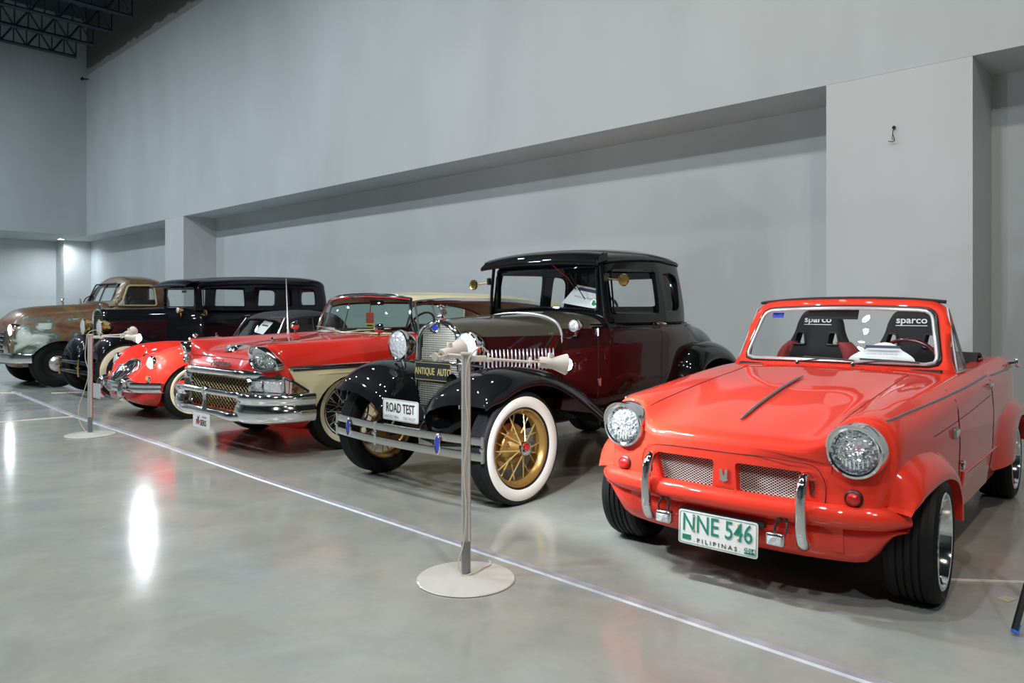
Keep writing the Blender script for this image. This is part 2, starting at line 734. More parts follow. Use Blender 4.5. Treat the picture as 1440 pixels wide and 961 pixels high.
def mesh_panel(name, outline, mat, parent, matrix, pitch=.012, r=.0012, diamond=True, depth=.0):
    """expanded-metal panel clipped to an outline (2-D convex polygon in the local xy plane)"""
    bm = BM()
    xs = [p[0] for p in outline]
    ys = [p[1] for p in outline]
    area_ = sum(outline[i - 1][0] * outline[i][1] - outline[i][0] * outline[i - 1][1] for i in range(len(outline)))
    sg = 1 if area_ > 0 else -1

    def clip(p, q):
        t0, t1 = 0.0, 1.0
        d = (q[0] - p[0], q[1] - p[1])
        m = len(outline)
        for i in range(m):
            a, b = outline[i], outline[(i + 1) % m]
            nx, ny = -(b[1] - a[1]) * sg, (b[0] - a[0]) * sg
            num = (p[0] - a[0]) * nx + (p[1] - a[1]) * ny
            den = d[0] * nx + d[1] * ny
            if abs(den) < 1e-12:
                if num < 0:
                    return None
                continue
            t = -num / den
            if den > 0:
                t0 = max(t0, t)
            else:
                t1 = min(t1, t)
        if t1 - t0 < 1e-3:
            return None
        return ((p[0] + d[0] * t0, p[1] + d[1] * t0), (p[0] + d[0] * t1, p[1] + d[1] * t1))
    w, h = max(xs) - min(xs), max(ys) - min(ys)
    lines = []
    if diamond:
        k = .62
        c = min(xs) - h / k
        while c < max(xs) + h / k:
            lines.append(((c, min(ys)), (c + h / k, max(ys))))
            lines.append(((c + h / k, min(ys)), (c, max(ys))))
            c += pitch
    else:
        c = min(xs)
        while c < max(xs):
            lines.append(((c, min(ys) - .01), (c, max(ys) + .01)))
            c += pitch
        c = min(ys)
        while c < max(ys):
            lines.append(((min(xs) - .01, c), (max(xs) + .01, c)))
            c += pitch
    for (p, q) in lines:
        s = clip(p, q)
        if s:
            tube(bm, [matrix @ Vector((s[0][0], s[0][1], 0)), matrix @ Vector((s[1][0], s[1][1], 0))], r, 4, cap=False)
    return new_obj(name, bm, mat, parent)


def wheel(parent, c, R, w, rim, style='disc', sy=1, white=0.0, rim_mat='chrome', wall='rubber', tread='rubber', steer=0.0, lip=.02):
    """wheel at c (hub centre, mid-width); local +y is the outer face for sy=1.  wheel = rim, its children tyre, spokes, hub_cap"""
    h = w / 2
    bm = BM()
    # rim barrel with an open centre
    if style == 'deep':
        prof = [(h * .98, rim + .004), (h * 1.02, rim - .002), (h * 1.0, rim - .010), (h * .80, rim - .016), (h * .45, rim - .020), (h * .42, rim - .034), (h * .10, rim - .036),
                (h * .02, rim - .050), (-h * .05, rim * .60), (0, rim * .55), (h * .05, rim * .34), (h * .05, .0)]
        lathe(bm, prof, axis='Y', n=56, ends=False)
    elif style in ('wire', 'wire_gold'):
        prof = [(h * .70, rim + .004), (h * .78, rim - .002), (h * .72, rim - .012), (h * .50, rim - .016), (h * .25, rim - .034), (-h * .25, rim - .034), (-h * .50, rim - .016), (-h * .72, rim - .012), (-h * .78, rim - .002), (-h * .7, rim + .004), (-h * .2, rim - .028), (h * .2, rim - .028)]
        lathe(bm, prof + [prof[0]], axis='Y', n=56, ends=False)
    else:
        prof = [(h * .70, rim + .004), (h * .80, rim - .002), (h * .70, rim - .014), (h * .40, rim - .024), (h * .30, rim * .70), (h * .50, rim * .62), (h * .52, rim * .45), (h * .5, 0)]
        lathe(bm, prof, axis='Y', n=56, ends=False)
    if sy < 0:
        bmesh.ops.scale(bm, vec=(1, -1, 1), verts=bm.verts[:])
    wo = new_obj('wheel', bm, rim_mat, parent, loc=c, rot=(0, 0, steer))
    # tyre
    d = R - rim
    tp = [(h * .72, rim - .002), (h * .88, rim + d * .10), (h * 1.0, rim + d * .30), (h * 1.04, rim + d * .50), (h * .99, rim + d * .72), (h * .90, rim + d * .88), (h * .78, R - .004)]
    ngr = 5
    grooves = []
    for g in range(ngr):
        a0 = h * .70 - (h * 1.4) * g / ngr
        a1 = a0 - h * 1.4 / ngr
        gw = h * .045
        grooves += [(a0 - gw, R - .001), (a1 + gw, R - .001)]
        if g < ngr - 1:
            grooves += [(a1 + gw * .5, R - .009), (a1 - gw * .5, R - .009)]
    prof = tp + [(h * .70, R)] + grooves + [(-a, r) for a, r in [(h * .70, R)] + tp[::-1]]
    bm = BM()
    ws = (rim + d * .08, rim + d * (.08 + white))

    def mf(i):
        a, r = prof[i]
        a2, r2 = prof[i + 1]
        m_ = (r + r2) / 2
        if white and a > 0 and i < 6 and ws[0] <= m_ <= ws[1]:
            return 1
        if abs(a) < h * .86 and m_ > R * .97:
            return 2
        return 0
    if white:
        tp2 = [p for p in tp if True]
    lathe(bm, prof, axis='Y', n=72, ends=False, mifun=mf)
    if sy < 0:
        bmesh.ops.scale(bm, vec=(1, -1, 1), verts=bm.verts[:])
    new_obj('tyre', bm, ['rubber', wall if wall != 'rubber' else 'whitewall', tread], wo, angle=30)
    if style in ('wire', 'wire_gold'):
        sp = BM()
        ns = 20 if style == 'wire_gold' else 36
        for k in range(ns):
            a = 2 * PI * k / ns
            out = (k % 2 == 0)
            hubr = .032 if out else .055
            ya = h * (.95 if out else -.25)
            yb = h * (.15 if out else -.05)
            tw = (.55 if (k // 2) % 2 else -.55)
            b = a + tw * (1 if style == 'wire' else .75)
            p0 = Vector((math.cos(b) * hubr, ya * sy, math.sin(b) * hubr))
            p1 = Vector((math.cos(a) * (rim - .03), yb * sy, math.sin(a) * (rim - .03)))
            tube(sp, [p0, p1], .0048 if style == 'wire_gold' else .0026, 5)
        new_obj('spokes', sp, 'gold_spoke' if style == 'wire_gold' else rim_mat, wo)
        hb = BM()
        if style == 'wire_gold':
            lathe(hb, [(-h * .5, .03), (-h * .5, .115), (-h * .30, .115), (-h * .10, .105), (h * .0, .075), (h * .5, .055), (h * .95, .045), (h * 1.0, .0)], axis=Vector((0, sy, 0)), n=32)
            new_obj('hub', hb, rim_mat, wo)
            br = BM()
            lathe(br, [(-h * 1.1, .0), (-h * 1.1, .15), (-h * .55, .15), (-h * .5, .12), (-h * .5, .0)], axis=Vector((0, sy, 0)), n=32)
            new_obj('brake_drum', br, rim_mat, wo)
            cp = BM()
            lathe(cp, [(h * .9, .044), (h * 1.15, .047), (h * 1.3, .042), (h * 1.38, .028), (h * 1.4, 0)], axis=Vector((0, sy, 0)), n=32)
            cpo = new_obj('hub_cap', cp, 'chrome', wo)
            if sy > 0:
                e = BM()
                tube(e, [(math.cos(t) * .018, h * 1.40, math.sin(t) * .018) for t in [i * .5 for i in range(-1, 8)]], .005, 6)
                tube(e, [(-.02, h * 1.40, -.008), (.0, h * 1.42, .006), (.02, h * 1.40, -.004)], .005, 6)
                new_obj('emblem', e, 'red_lens', cpo)
                nb = BM()
                for k in range(5):
                    a = 2 * PI * k / 5 + .3
                    lathe(nb, [(0, .011), (.012, .011), (.018, .006), (.019, 0)], origin=(math.cos(a) * .082, h * .02, math.sin(a) * .082), axis='Y', n=10)
                new_obj('wheel_nuts', nb, 'chrome', wo)
        else:
            lathe(hb, [(-h * .3, .06), (-h * .2, .06), (h * .2, .045), (h * .9, .035), (h * 1.0, .02), (h * 1.05, 0)], axis=Vector((0, sy, 0)), n=24)
            for k in (-1, 1):
                box(hb, (k * .035, h * 1.0 * sy, 0), (.05, .014, .02))
            new_obj('hub', hb, 'chrome', wo)
            br = BM()
            lathe(br, [(-h * 1.25, .0), (-h * 1.25, rim * .88), (-h * .75, rim * .88), (-h * .7, rim * .80), (-h * .7, .0)], axis=Vector((0, sy, 0)), n=36)
            new_obj('brake_drum', br, 'black_plastic', wo)
    elif style == 'disc':
        cp = BM()
        lathe(cp, [(h * .40, rim * .60), (h * .55, rim * .58), (h * .72, rim * .46), (h * .84, rim * .25), (h * .86, 0)], axis=Vector((0, sy, 0)), n=40)
        hc_ = new_obj('hub_cap', cp, 'bright_trim', wo)
        if sy > 0:
            cp = BM()
            tube(cp, [(.045, h * .85, -.01), (.015, h * .87, .012), (-.01, h * .87, -.012), (-.045, h * .85, .008)], .008, 6)
            new_obj('emblem', cp, 'red_print', hc_)
    elif style == 'deep':
        cp = BM()
        lathe(cp, [(h * .02, .05), (h * .30, .048), (h * .36, .03), (h * .36, 0)], axis=Vector((0, sy, 0)), n=28)
        for k in range(4):
            a = PI / 4 + k * PI / 2
            lathe(cp, [(h * .02, .010), (h * .25, .010), (h * .3, .004), (h * .3, 0)], origin=(math.cos(a) * .075, 0, math.sin(a) * .075), axis=Vector((0, sy, 0)), n=10)
            box(cp, (math.cos(a + PI / 4) * rim * .5, h * .06 * sy, math.sin(a + PI / 4) * rim * .5), (rim * .8, .03, .045), (0, -(a + PI / 4), 0), bevel=.006)
        new_obj('hub_cap', cp, 'chrome', wo)
    return wo


def sheet_glass(name, corners, mat, parent, th=.004, bulge=0.0, n=8, bulge_dir=(1, 0, 0)):
    """glass from 4 corners (TL, TR, BR, BL) with an optional bow"""
    TL, TR, BR, BL = [Vector(c) for c in corners]
    rows = []
    bd = Vector(bulge_dir)
    for i in range(n + 1):
        v = i / n
        row = []
        for j in range(n + 1):
            u = j / n
            p = (TL * (1 - u) + TR * u) * (1 - v) + (BL * (1 - u) + BR * u) * v
            p = p + bd * (bulge * (1 - (2 * u - 1) ** 2))
            row.append(p)
        rows.append(row)
    bm = BM()
    solid_sheet(bm, rows, th)
    return new_obj(name, bm, mat, parent)

# ------------------------------------------------------------ the hall


def wall_material(name, base, band=False):
    m = principled(name, base, .55)
    nt = m.node_tree
    b = nt.nodes['Principled BSDF']
    geo = nt.nodes.new('ShaderNodeNewGeometry')
    sep = nt.nodes.new('ShaderNodeSeparateXYZ')
    nt.links.new(geo.outputs['Position'], sep.inputs[0])
    mp = nt.nodes.new('ShaderNodeMapping')
    mp.inputs['Scale'].default_value = (1, 1, .35)
    nt.links.new(geo.outputs['Position'], mp.inputs[0])
    n1 = nt.nodes.new('ShaderNodeTexNoise')
    n1.inputs['Scale'].default_value = .9
    n1.inputs['Detail'].default_value = 8
    nt.links.new(mp.outputs[0], n1.inputs['Vector'])
    r = nt.nodes.new('ShaderNodeValToRGB')
    e = r.color_ramp.elements
    e[0].position, e[0].color = .3, (base[0] * .93, base[1] * .93, base[2] * .92, 1)
    e[1].position, e[1].color = .7, (base[0] * 1.05, base[1] * 1.05, base[2] * 1.05, 1)
    nt.links.new(n1.outputs[0], r.inputs[0])
    col = r.outputs[0]
    if band:
        # bare render above the painted height, with a ragged stained edge
        n2 = nt.nodes.new('ShaderNodeTexNoise')
        n2.inputs['Scale'].default_value = 1.6
        n2.inputs['Detail'].default_value = 9
        nt.links.new(geo.outputs['Position'], n2.inputs['Vector'])
        add = nt.nodes.new('ShaderNodeMath')
        add.operation = 'MULTIPLY_ADD'
        add.inputs[1].default_value = .45
        nt.links.new(n2.outputs[0], add.inputs[0])
        nt.links.new(sep.outputs['Z'], add.inputs[2])
        prev = col
        for edge, c, soft in ((9.12, (.36, .34, .31), .02), (9.52, (.12, .115, .105), .05)):
            mr = nt.nodes.new('ShaderNodeMapRange')
            mr.inputs['From Min'].default_value = edge
            mr.inputs['From Max'].default_value = edge + soft
            nt.links.new(add.outputs[0] if edge > 9.3 else sep.outputs['Z'], mr.inputs[0])
            mx = nt.nodes.new('ShaderNodeMix')
            mx.data_type = 'RGBA'
            nt.links.new(mr.outputs[0], mx.inputs[0])
            nt.links.new(prev, mx.inputs[6])
            mx.inputs[7].default_value = (*c, 1)
            prev = mx.outputs[2]
        col = prev
    nt.links.new(col, b.inputs['Base Color'])
    bp = nt.nodes.new('ShaderNodeBump')
    bp.inputs['Strength'].default_value = .12
    bp.inputs['Distance'].default_value = .02
    nt.links.new(n1.outputs[0], bp.inputs['Height'])
    nt.links.new(bp.outputs[0], b.inputs['Normal'])
    return m


wall_material('wall_paint', (.50, .535, .54), True)
wall_material('pillar_paint', (.55, .57, .57))
wall_material('grey_paint', (.40, .44, .45))
wall_material('dim_paint', (.16, .17, .175))
principled('ceiling_dark', (.035, .045, .055), .8)
principled('truss_paint', (.02, .03, .045), .5)

fl = principled('floor_epoxy', (.36, .36, .33), .17, 0, 0, spec=.5)
nt = fl.node_tree
b_ = nt.nodes['Principled BSDF']
geo = nt.nodes.new('ShaderNodeNewGeometry')
cols = []
for sc_, lo, hi in ((.55, (.30, .315, .30), (.375, .375, .34)), (3.2, (.90, .90, .90), (1.06, 1.06, 1.05)), (22, (.97, .97, .97), (1.02, 1.02, 1.02))):
    n_ = nt.nodes.new('ShaderNodeTexNoise')
    n_.inputs['Scale'].default_value = sc_
    n_.inputs['Detail'].default_value = 7
    n_.inputs['Distortion'].default_value = .7
    nt.links.new(geo.outputs['Position'], n_.inputs['Vector'])
    r_ = nt.nodes.new('ShaderNodeValToRGB')
    r_.color_ramp.elements[0].position, r_.color_ramp.elements[0].color = .32, (*lo, 1)
    r_.color_ramp.elements[1].position, r_.color_ramp.elements[1].color = .68, (*hi, 1)
    nt.links.new(n_.outputs[0], r_.inputs[0])
    cols.append((n_, r_))
m1 = nt.nodes.new('ShaderNodeMix')
m1.data_type, m1.blend_type = 'RGBA', 'MULTIPLY'
m1.inputs[0].default_value = 1
nt.links.new(cols[0][1].outputs[0], m1.inputs[6])
nt.links.new(cols[1][1].outputs[0], m1.inputs[7])
m2 = nt.nodes.new('ShaderNodeMix')
m2.data_type, m2.blend_type = 'RGBA', 'MULTIPLY'
m2.inputs[0].default_value = 1
n4 = nt.nodes.new('ShaderNodeTexNoise')
n4.inputs['Scale'].default_value = 1.3
n4.inputs['Detail'].default_value = 5
n4.inputs['Distortion'].default_value = 1.2
mp4 = nt.nodes.new('ShaderNodeMapping')
mp4.inputs['Location'].default_value = (7, 3, 0)
nt.links.new(geo.outputs['Position'], mp4.inputs[0])
nt.links.new(mp4.outputs[0], n4.inputs['Vector'])
r4 = nt.nodes.new('ShaderNodeValToRGB')
r4.color_ramp.elements[0].position, r4.color_ramp.elements[0].color = .35, (.965, .995, 1.03, 1)
r4.color_ramp.elements[1].position, r4.color_ramp.elements[1].color = .65, (1.03, 1.005, .95, 1)
nt.links.new(n4.outputs[0], r4.inputs[0])
m4 = nt.nodes.new('ShaderNodeMix')
m4.data_type, m4.blend_type = 'RGBA', 'MULTIPLY'
m4.inputs[0].default_value = 1
nt.links.new(m1.outputs[2], m4.inputs[6])
nt.links.new(r4.outputs[0], m4.inputs[7])
nt.links.new(m4.outputs[2], m2.inputs[6])
nt.links.new(cols[2][1].outputs[0], m2.inputs[7])
nt.links.new(m2.outputs[2], b_.inputs['Base Color'])
mr = nt.nodes.new('ShaderNodeMapRange')
mr.inputs['To Min'].default_value, mr.inputs['To Max'].default_value = .10, .24
nt.links.new(cols[1][0].outputs[0], mr.inputs[0])
nt.links.new(mr.outputs[0], b_.inputs['Roughness'])
bp = nt.nodes.new('ShaderNodeBump')
bp.inputs['Strength'].default_value = .05
bp.inputs['Distance'].default_value = .02
nt.links.new(cols[1][0].outputs[0], bp.inputs['Height'])
nt.links.new(bp.outputs[0], b_.inputs['Normal'])


def hbox(bm, n0, n1, s0, s1, z0, z1, mi=0):
    box(bm, ((n0 + n1) / 2, (s0 + s1) / 2, (z0 + z1) / 2), (n1 - n0, s1 - s0, z1 - z0), mi=mi)
    return bm


def hall_obj(name, bm, mat, **k):
    return structure(name, bm, mat, rot=(0, 0, HALL_ROT), **k)


WALL, RDEPTH, RTOP, CEIL = 8.4, .88, 3.74, 11.0
SMIN, SMAX, BACK = -13.0, 31.0, 27.5
hall_obj('floor', hbox(BM(), -13, WALL + RDEPTH + .3, SMIN, SMAX, -.1, 0), 'floor_epoxy')
hall_obj('ceiling', hbox(BM(), -13, WALL + RDEPTH + .3, SMIN, SMAX, CEIL, CEIL + .1), 'ceiling_dark')
bm = BM()
hbox(bm, WALL, WALL + RDEPTH, SMIN, BACK + 3.3, RTOP, CEIL)
hbox(bm, WALL + RDEPTH, WALL + RDEPTH + .2, SMIN, BACK + 3.3, 0, CEIL)
hall_obj('wall_right', bm, 'wall_paint')
for i, (s0, s1) in enumerate(((1.66, 3.07), (19.83, 21.03), (29.9, BACK + 3.3))):
    hall_obj('trim_%d' % (i + 1), hbox(BM(), WALL, WALL + RDEPTH, s0, s1, 0, RTOP - .002), 'pillar_paint')
hall_obj('wall_back', hbox(BM(), -13, WALL, BACK, BACK + 3.5, RTOP, CEIL), 'grey_paint')
hall_obj('wall_back_bay', hbox(BM(), -13, WALL + RDEPTH, BACK + 3.3, BACK + 3.5, 0, RTOP), 'pillar_paint')
hall_obj('wall_left', hbox(BM(), -13.2, -13, SMIN, BACK + 3.5, 0, CEIL), 'dim_paint')
hall_obj('wall_front', hbox(BM(), -13, WALL + RDEPTH + .2, SMIN - .2, SMIN, 0, CEIL), 'dim_paint')

# open-web roof joists near the far corner, and one long truss crossing them


def joist(a, b, depth, bays, mat='truss_paint', name='roof_truss'):
    bm = BM()
    a, b = Vector(a), Vector(b)
    up = Vector((0, 0, depth))
    d = (b - a)
    w = .09
    for q in (0, depth):
        tube(bm, [a + Vector((0, 0, q)), b + Vector((0, 0, q))], w * .6, 4)
    for i in range(bays):
        p, q = a + d * (i / bays), a + d * ((i + 1) / bays)
        if i % 2:
            tube(bm, [p + up, q], .028, 4)
        else:
            tube(bm, [p, q + up], .028, 4)
        tube(bm, [q, q + up], .022, 4)
    return bm


for i in range(9):
    s = 27.05 - i * 1.62
    tag(new_obj('roof_joist', joist(hall(-6, s, 9.55), hall(7.95, s, 9.55), .55, 40), 'truss_paint'),
        'dark open-web steel roof joist, number %s from the far end wall' % ('one two three four five six seven eight nine'.split()[i]), 'roof joist', 'roof joists under the dark ceiling')
tag(new_obj('roof_truss', joist(hall(4.2, 10, 9.42), hall(4.2, 27.3, 9.42), 1.2, 34), 'truss_paint'),
    'dark steel girder truss running lengthwise across the roof joists', 'roof truss', 'girder trusses')
tag(new_obj('roof_truss', joist(hall(1.4, 10, 9.42), hall(1.4, 27.3, 9.42), 1.2, 22), 'truss_paint'),
    'dark steel girder truss at the far left of the ceiling corner', 'roof truss', 'girder trusses')

# downlight in the soffit of the far bay
dl = thing('downlight', 'round recessed downlight glowing in the soffit of the far bay', 'ceiling light', hall(8.15, 29.35, RTOP - .012))
bm = BM()
lathe(bm, [(-.006, .085), (.0, .125), (.010, .125)], axis='Z', n=32)
new_obj('ring', bm, 'white_plastic', dl)
bm = BM()
lathe(bm, [(-.014, .0), (-.014, .08), (-.004, .085)], axis='Z', n=32, ends=False)
new_obj('diffuser', bm, 'led', dl)
area(hall(8.15, 29.35, RTOP - .04), .16, 48, (.82, .93, 1), hall(8.15, 29.5, 0), 160)
for k in range(3):
    area(hall(5.0 - 3.2 * k, 29.0, RTOP - .04), .16, 30, (.70, .90, 1), hall(5.0 - 3.2 * k, 29.6, 0), 160)

# small things on the wall
bm = BM()
w0 = hall(WALL - .006, 2.37, 3.15)
lathe(bm, [(0, 0), (0, .016), (.012, .018), (.012, 0)], origin=w0 + N * -.003, axis=tuple(-N), n=14)
tube(bm, [w0 - N * .01, w0 - N * .05 + Vector((0, 0, -.07)), w0 - N * .04 + Vector((.01, 0, -.15)), w0 - N * .03 + S * .05 + Vector((0, 0, -.14))], .004, 6, smooth=4)
tube(bm, [w0 - N * .05 + Vector((0, 0, -.07)), w0 - N * .05 + Vector((0, 0, -.13)), w0 - N * .04 - S * .01 + Vector((0, 0, -.13))], .003, 6, smooth=4)
tag(new_obj('wire_stub', bm, 'interior_dark'), 'short loose wires hanging from a dark hole in the white pillar', 'cable')
bm = BM()
c0 = hall(8.18, 27.25, 8.92)
lathe(bm, [(0, 0), (0, .045), (.10, .045), (.10, 0)], origin=c0, axis=tuple(-S), n=16)
lathe(bm, [(0, .02), (.2, .02)], origin=c0, axis=(N.x, N.y, .2), n=8)
tag(new_obj('security_camera', bm, 'interior_dark'), 'tiny dark camera fixed high in the far wall corner', 'camera')

# floor cable cover, taped lines


def strip(name, pts, w, th, mat, label, cat, group=None):
    bm = BM()
    P = [Vector((*p, 0)) for p in pts]
    rows = []
    for i, p in enumerate(P):
        d = (P[min(i + 1, len(P) - 1)] - P[max(0, i - 1)]).normalized()
        sd = Vector((-d.y, d.x, 0))
        rows.append([p - sd * w / 2 + Vector((0, 0, .0005)), p - sd * w * .36 + Vector((0, 0, th)), p + sd * w * .36 + Vector((0, 0, th)), p + sd * w / 2 + Vector((0, 0, .0005))])
    V = grid(bm, rows)
    for rg in (V[0], V[-1]):
        bm.faces.new(rg)
    for i in range(len(V) - 1):
        bm.faces.new((V[i][0], V[i][3], V[i + 1][3], V[i + 1][0]))
    return tag(new_obj(name, bm, mat), label, cat, group)


def hs(n, s):
    v = hall(n, s)
    return (v.x, v.y)


principled('tape_silver', (.56, .58, .62), .38, .25)
add_noise_color(M('tape_silver'), [(.3, (.34, .35, .38)), (.7, (.50, .52, .56))], 9)
strip('cable_cover', [hs(3.02, 13.2), hs(2.81, 9.57), hs(2.785, 8.0), hs(2.765, 7.0), hs(2.70, 5.0), hs(2.67, 3.0), hs(2.62, .85), hs(2.60, -1.5)], .062, .008, 'tape_silver',
      'long silver cable cover strip taped along the floor before the cars', 'cable cover')
strip('floor_cable', [(-7.4, 8.05), (-6.4, 8.1), (-5.65, 8.16), (-5.07, 8.6)], .028, .006, 'cable', 'thin pale cable crossing the aisle floor on the left', 'cable')
strip('floor_cable', [(-6.85, 11.0), (-6.2, 11.25), (-5.6, 11.6), (-4.9, 12.0)], .04, .005, 'cable', 'pale taped line on the floor below the rusty truck', 'cable')
strip('floor_cable', [(1.92, 3.40), (2.30, 3.36), (2.9, 3.30)], .012, .008, 'white_plastic', 'thin pale cord on the floor right of the red convertible', 'cable')
strip('floor_cable', [(-8.6, 12.3), (-8.25, 11.4), (-7.95, 11.05), (-7.3, 11.0)], .025, .006, 'cable', 'curved cream cable on the floor at the left edge below the truck bumper', 'cable')
principled('worn_tape', (.42, .38, .26), .6)
bm = BM()
box(bm, (2.12, 3.17, .0015), (.07, .05, .002), (0, 0, .5))
tag(new_obj('tape_scrap', bm, 'worn_tape'), 'small torn beige tape scrap on the floor at the far right', 'tape')

# ------------------------------------------------------------ lamp stands


def lamp_head(parent, c, d, lit, name='lamp_head'):
    c, d = Vector(c), Vector(d).normalized()
    bm = BM()
    lathe(bm, [(-.005, .0), (-.005, .022), (.0, .026), (.055, .027), (.062, .028), (.085, .036), (.125, .050), (.128, .047), (.092, .032), (.08, .024), (.08, 0)], origin=c, axis=d, n=28)
    ho = new_obj(name, bm, 'white_plastic', parent)
    bm = BM()
    lathe(bm, [(.085, .0), (.085, .022), (.115, .030), (.135, .031), (.148, .022), (.154, .010), (.155, 0)], origin=c, axis=d, n=24)
    new_obj('bulb', bm, 'led' if lit else 'white_plastic', ho)
    bm = BM()
    up = Vector((0, 0, 1))
    sd = d.cross(up).normalized()
    for k in (-1, 1):
        tube(bm, [c + sd * .03 * k + d * .02, c + sd * .034 * k - d * .045], .004, 6)
    tube(bm, [c + sd * .034 - d * .045, c - sd * .034 - d * .045], .005, 6)
    lathe(bm, [(-.004, .0), (-.004, .020), (.004, .020), (.004, 0)], origin=c - d * .05, axis=d, n=20)
    lathe(bm, [(0, 0), (0, .013), (.02, .013), (.02, 0)], origin=c + d * .05 + up * .026, axis='Z', n=14)
    new_obj('bracket', bm, 'white_plastic', ho)
    bm = BM()
    tube(bm, [c - d * .002, c - d * .02 + up * .01, c - d * .035 - up * .005, c - d * .05], .005, 6, smooth=4)
    new_obj('wire', bm, 'sign_gold', ho)
    if lit:
        L = bpy.data.lights.new('lamp_light', 'SPOT')
        L.energy = lit
        L.color = (.86, .93, 1)
        L.spot_size = math.radians(150)
        L.spot_blend = .4
        L.shadow_soft_size = .03
        lo = bpy.data.objects.new('lamp_light', L)
        COL.objects.link(lo)
        lo.location = c + d * .17
        lo.rotation_euler = d.to_track_quat('-Z', 'Y').to_euler()
        lo.parent = parent
    return ho


def stand(loc, label, H_, heads, cord):
    t = thing('lamp_stand', label, 'lamp stand', loc, group='white display lamp stands')
    bm = BM()
    lathe(bm, [(0, 0), (0, .222), (.004, .226), (.008, .222), (.014, .14), (.026, .06), (.028, .0)], axis='Z', n=72)
    new_obj('base', bm, 'enamel_base', t, angle=25)
    bm = BM()
    lathe(bm, [(.022, 0), (.022, .0215), (.175, .0215), (.175, 0)], axis='Z', n=24)
    new_obj('sleeve', bm, 'grey_trim', t)
    bm = BM()
    for k in (-1, 1):
        box(bm, (k * .015, 0, (.175 + H_) / 2), (.011, .026, H_ - .175), bevel=.003)
    box(bm, (0, .004, (.175 + H_) / 2), (.02, .012, H_ - .175))
    po = new_obj('pole', bm, 'steel', t)
    bm = BM()
    box(bm, (.0212, .004, (.175 + H_) / 2), (.0012, .012, H_ - .18))
    new_obj('red_edge', bm, 'red_print', po)
    bm = BM()
    box(bm, (0, 0, H_ + .004), (.05, .035, .012), bevel=.003)
    box(bm, (.055, .01, H_ - .02), (.08, .02, .028), bevel=.004)
    box(bm, (.105, .02, H_ - .026), (.03, .03, .02), bevel=.004)
    new_obj('mount', bm, 'white_plastic', t)
    for (elbow, c, d, lit) in heads:
        bm = BM()
        tube(bm, [Vector(e) for e in elbow], .0065, 8)
        new_obj('arm', bm, 'white_plastic', t)
        lamp_head(t, c, d, lit)
    bm = BM()
    tube(bm, cord, .0032, 6, smooth=6)
    new_obj('cord', bm, 'cable', t)
    return t


stand((-.212, 3.404, 0), 'white round-based lamp stand in front of the black coupe', 1.035,
      [([(.10, .02, 1.012), (.32, .06, .995)], (.345, .065, .995), (.96, .20, -.10), 45),
       ([(.0, .03, 1.025), (-.06, .05, 1.03), (-.085, .06, 1.03)], (-.115, .07, 1.030), (.62, .78, .16), 110)],
      [(.11, .03, 1.03), (.07, .0, 1.07), (.03, -.02, 1.04), (.0, -.022, .9), (.012, -.022, .72), (-.008, -.022, .5), (.002, -.022, .3), (-.01, -.025, .17), (-.028, -.03, .05), (-.01, -.035, .028), (.03, -.02, .035), (.08, .10, .02), (.11, .17, .012), (.10, .22, .01)])
stand((-4.18, 7.33, 0), 'white round-based lamp stand in front of the small red roadster', .99,
      [([(.10, .02, .975), (.30, .05, .97)], (.33, .05, .97), (.93, -.02, -.12), 45),
       ([(.10, .02, .985), (.22, .10, .99), (.24, .14, .995)], (.26, .18, .995), (.10, .97, .20), 110)],
      [(.11, .03, 1.0), (.05, .0, 1.04), (.0, -.02, 1.02), (-.03, -.02, .9), (-.035, -.02, .74), (-.0, -.03, .64), (-.04, -.03, .45), (-.10, -.03, .25), (-.08, -.03, .12), (-.03, -.03, .04)])

# foot of a tripod at the right edge
tp = thing('tripod', 'black tripod with blue rubber foot at the right edge', 'tripod', (2.17, 2.95, 0))
for k, (fx, fy) in enumerate(((-.26, -.14), (.05, -.30), (.22, .20))):
    bm = BM()
    tube(bm, [(fx, fy, .025), (0, 0, .56)], .012, 4, flat=(1.1, .8))
    lg = new_obj('leg', bm, 'black_plastic', tp)
    bm = BM()
    d = Vector((-fx, -fy, .535)).normalized()
    tube(bm, [Vector((fx, fy, .012)), Vector((fx, fy, .012)) + d * .035], .015, 4)
    new_obj('rubber_foot', bm, 'blue_rubber', lg)
bm = BM()
lathe(bm, [(.5, 0), (.5, .03), (.6, .03), (.6, .016), (1.2, .014), (1.2, 0)], axis='Z', n=16)
new_obj('column', bm, 'black_plastic', tp)

# ------------------------------------------------------------ red convertible (nearest car)
# car frames: x forward from the front axle, y to the car's left, z up


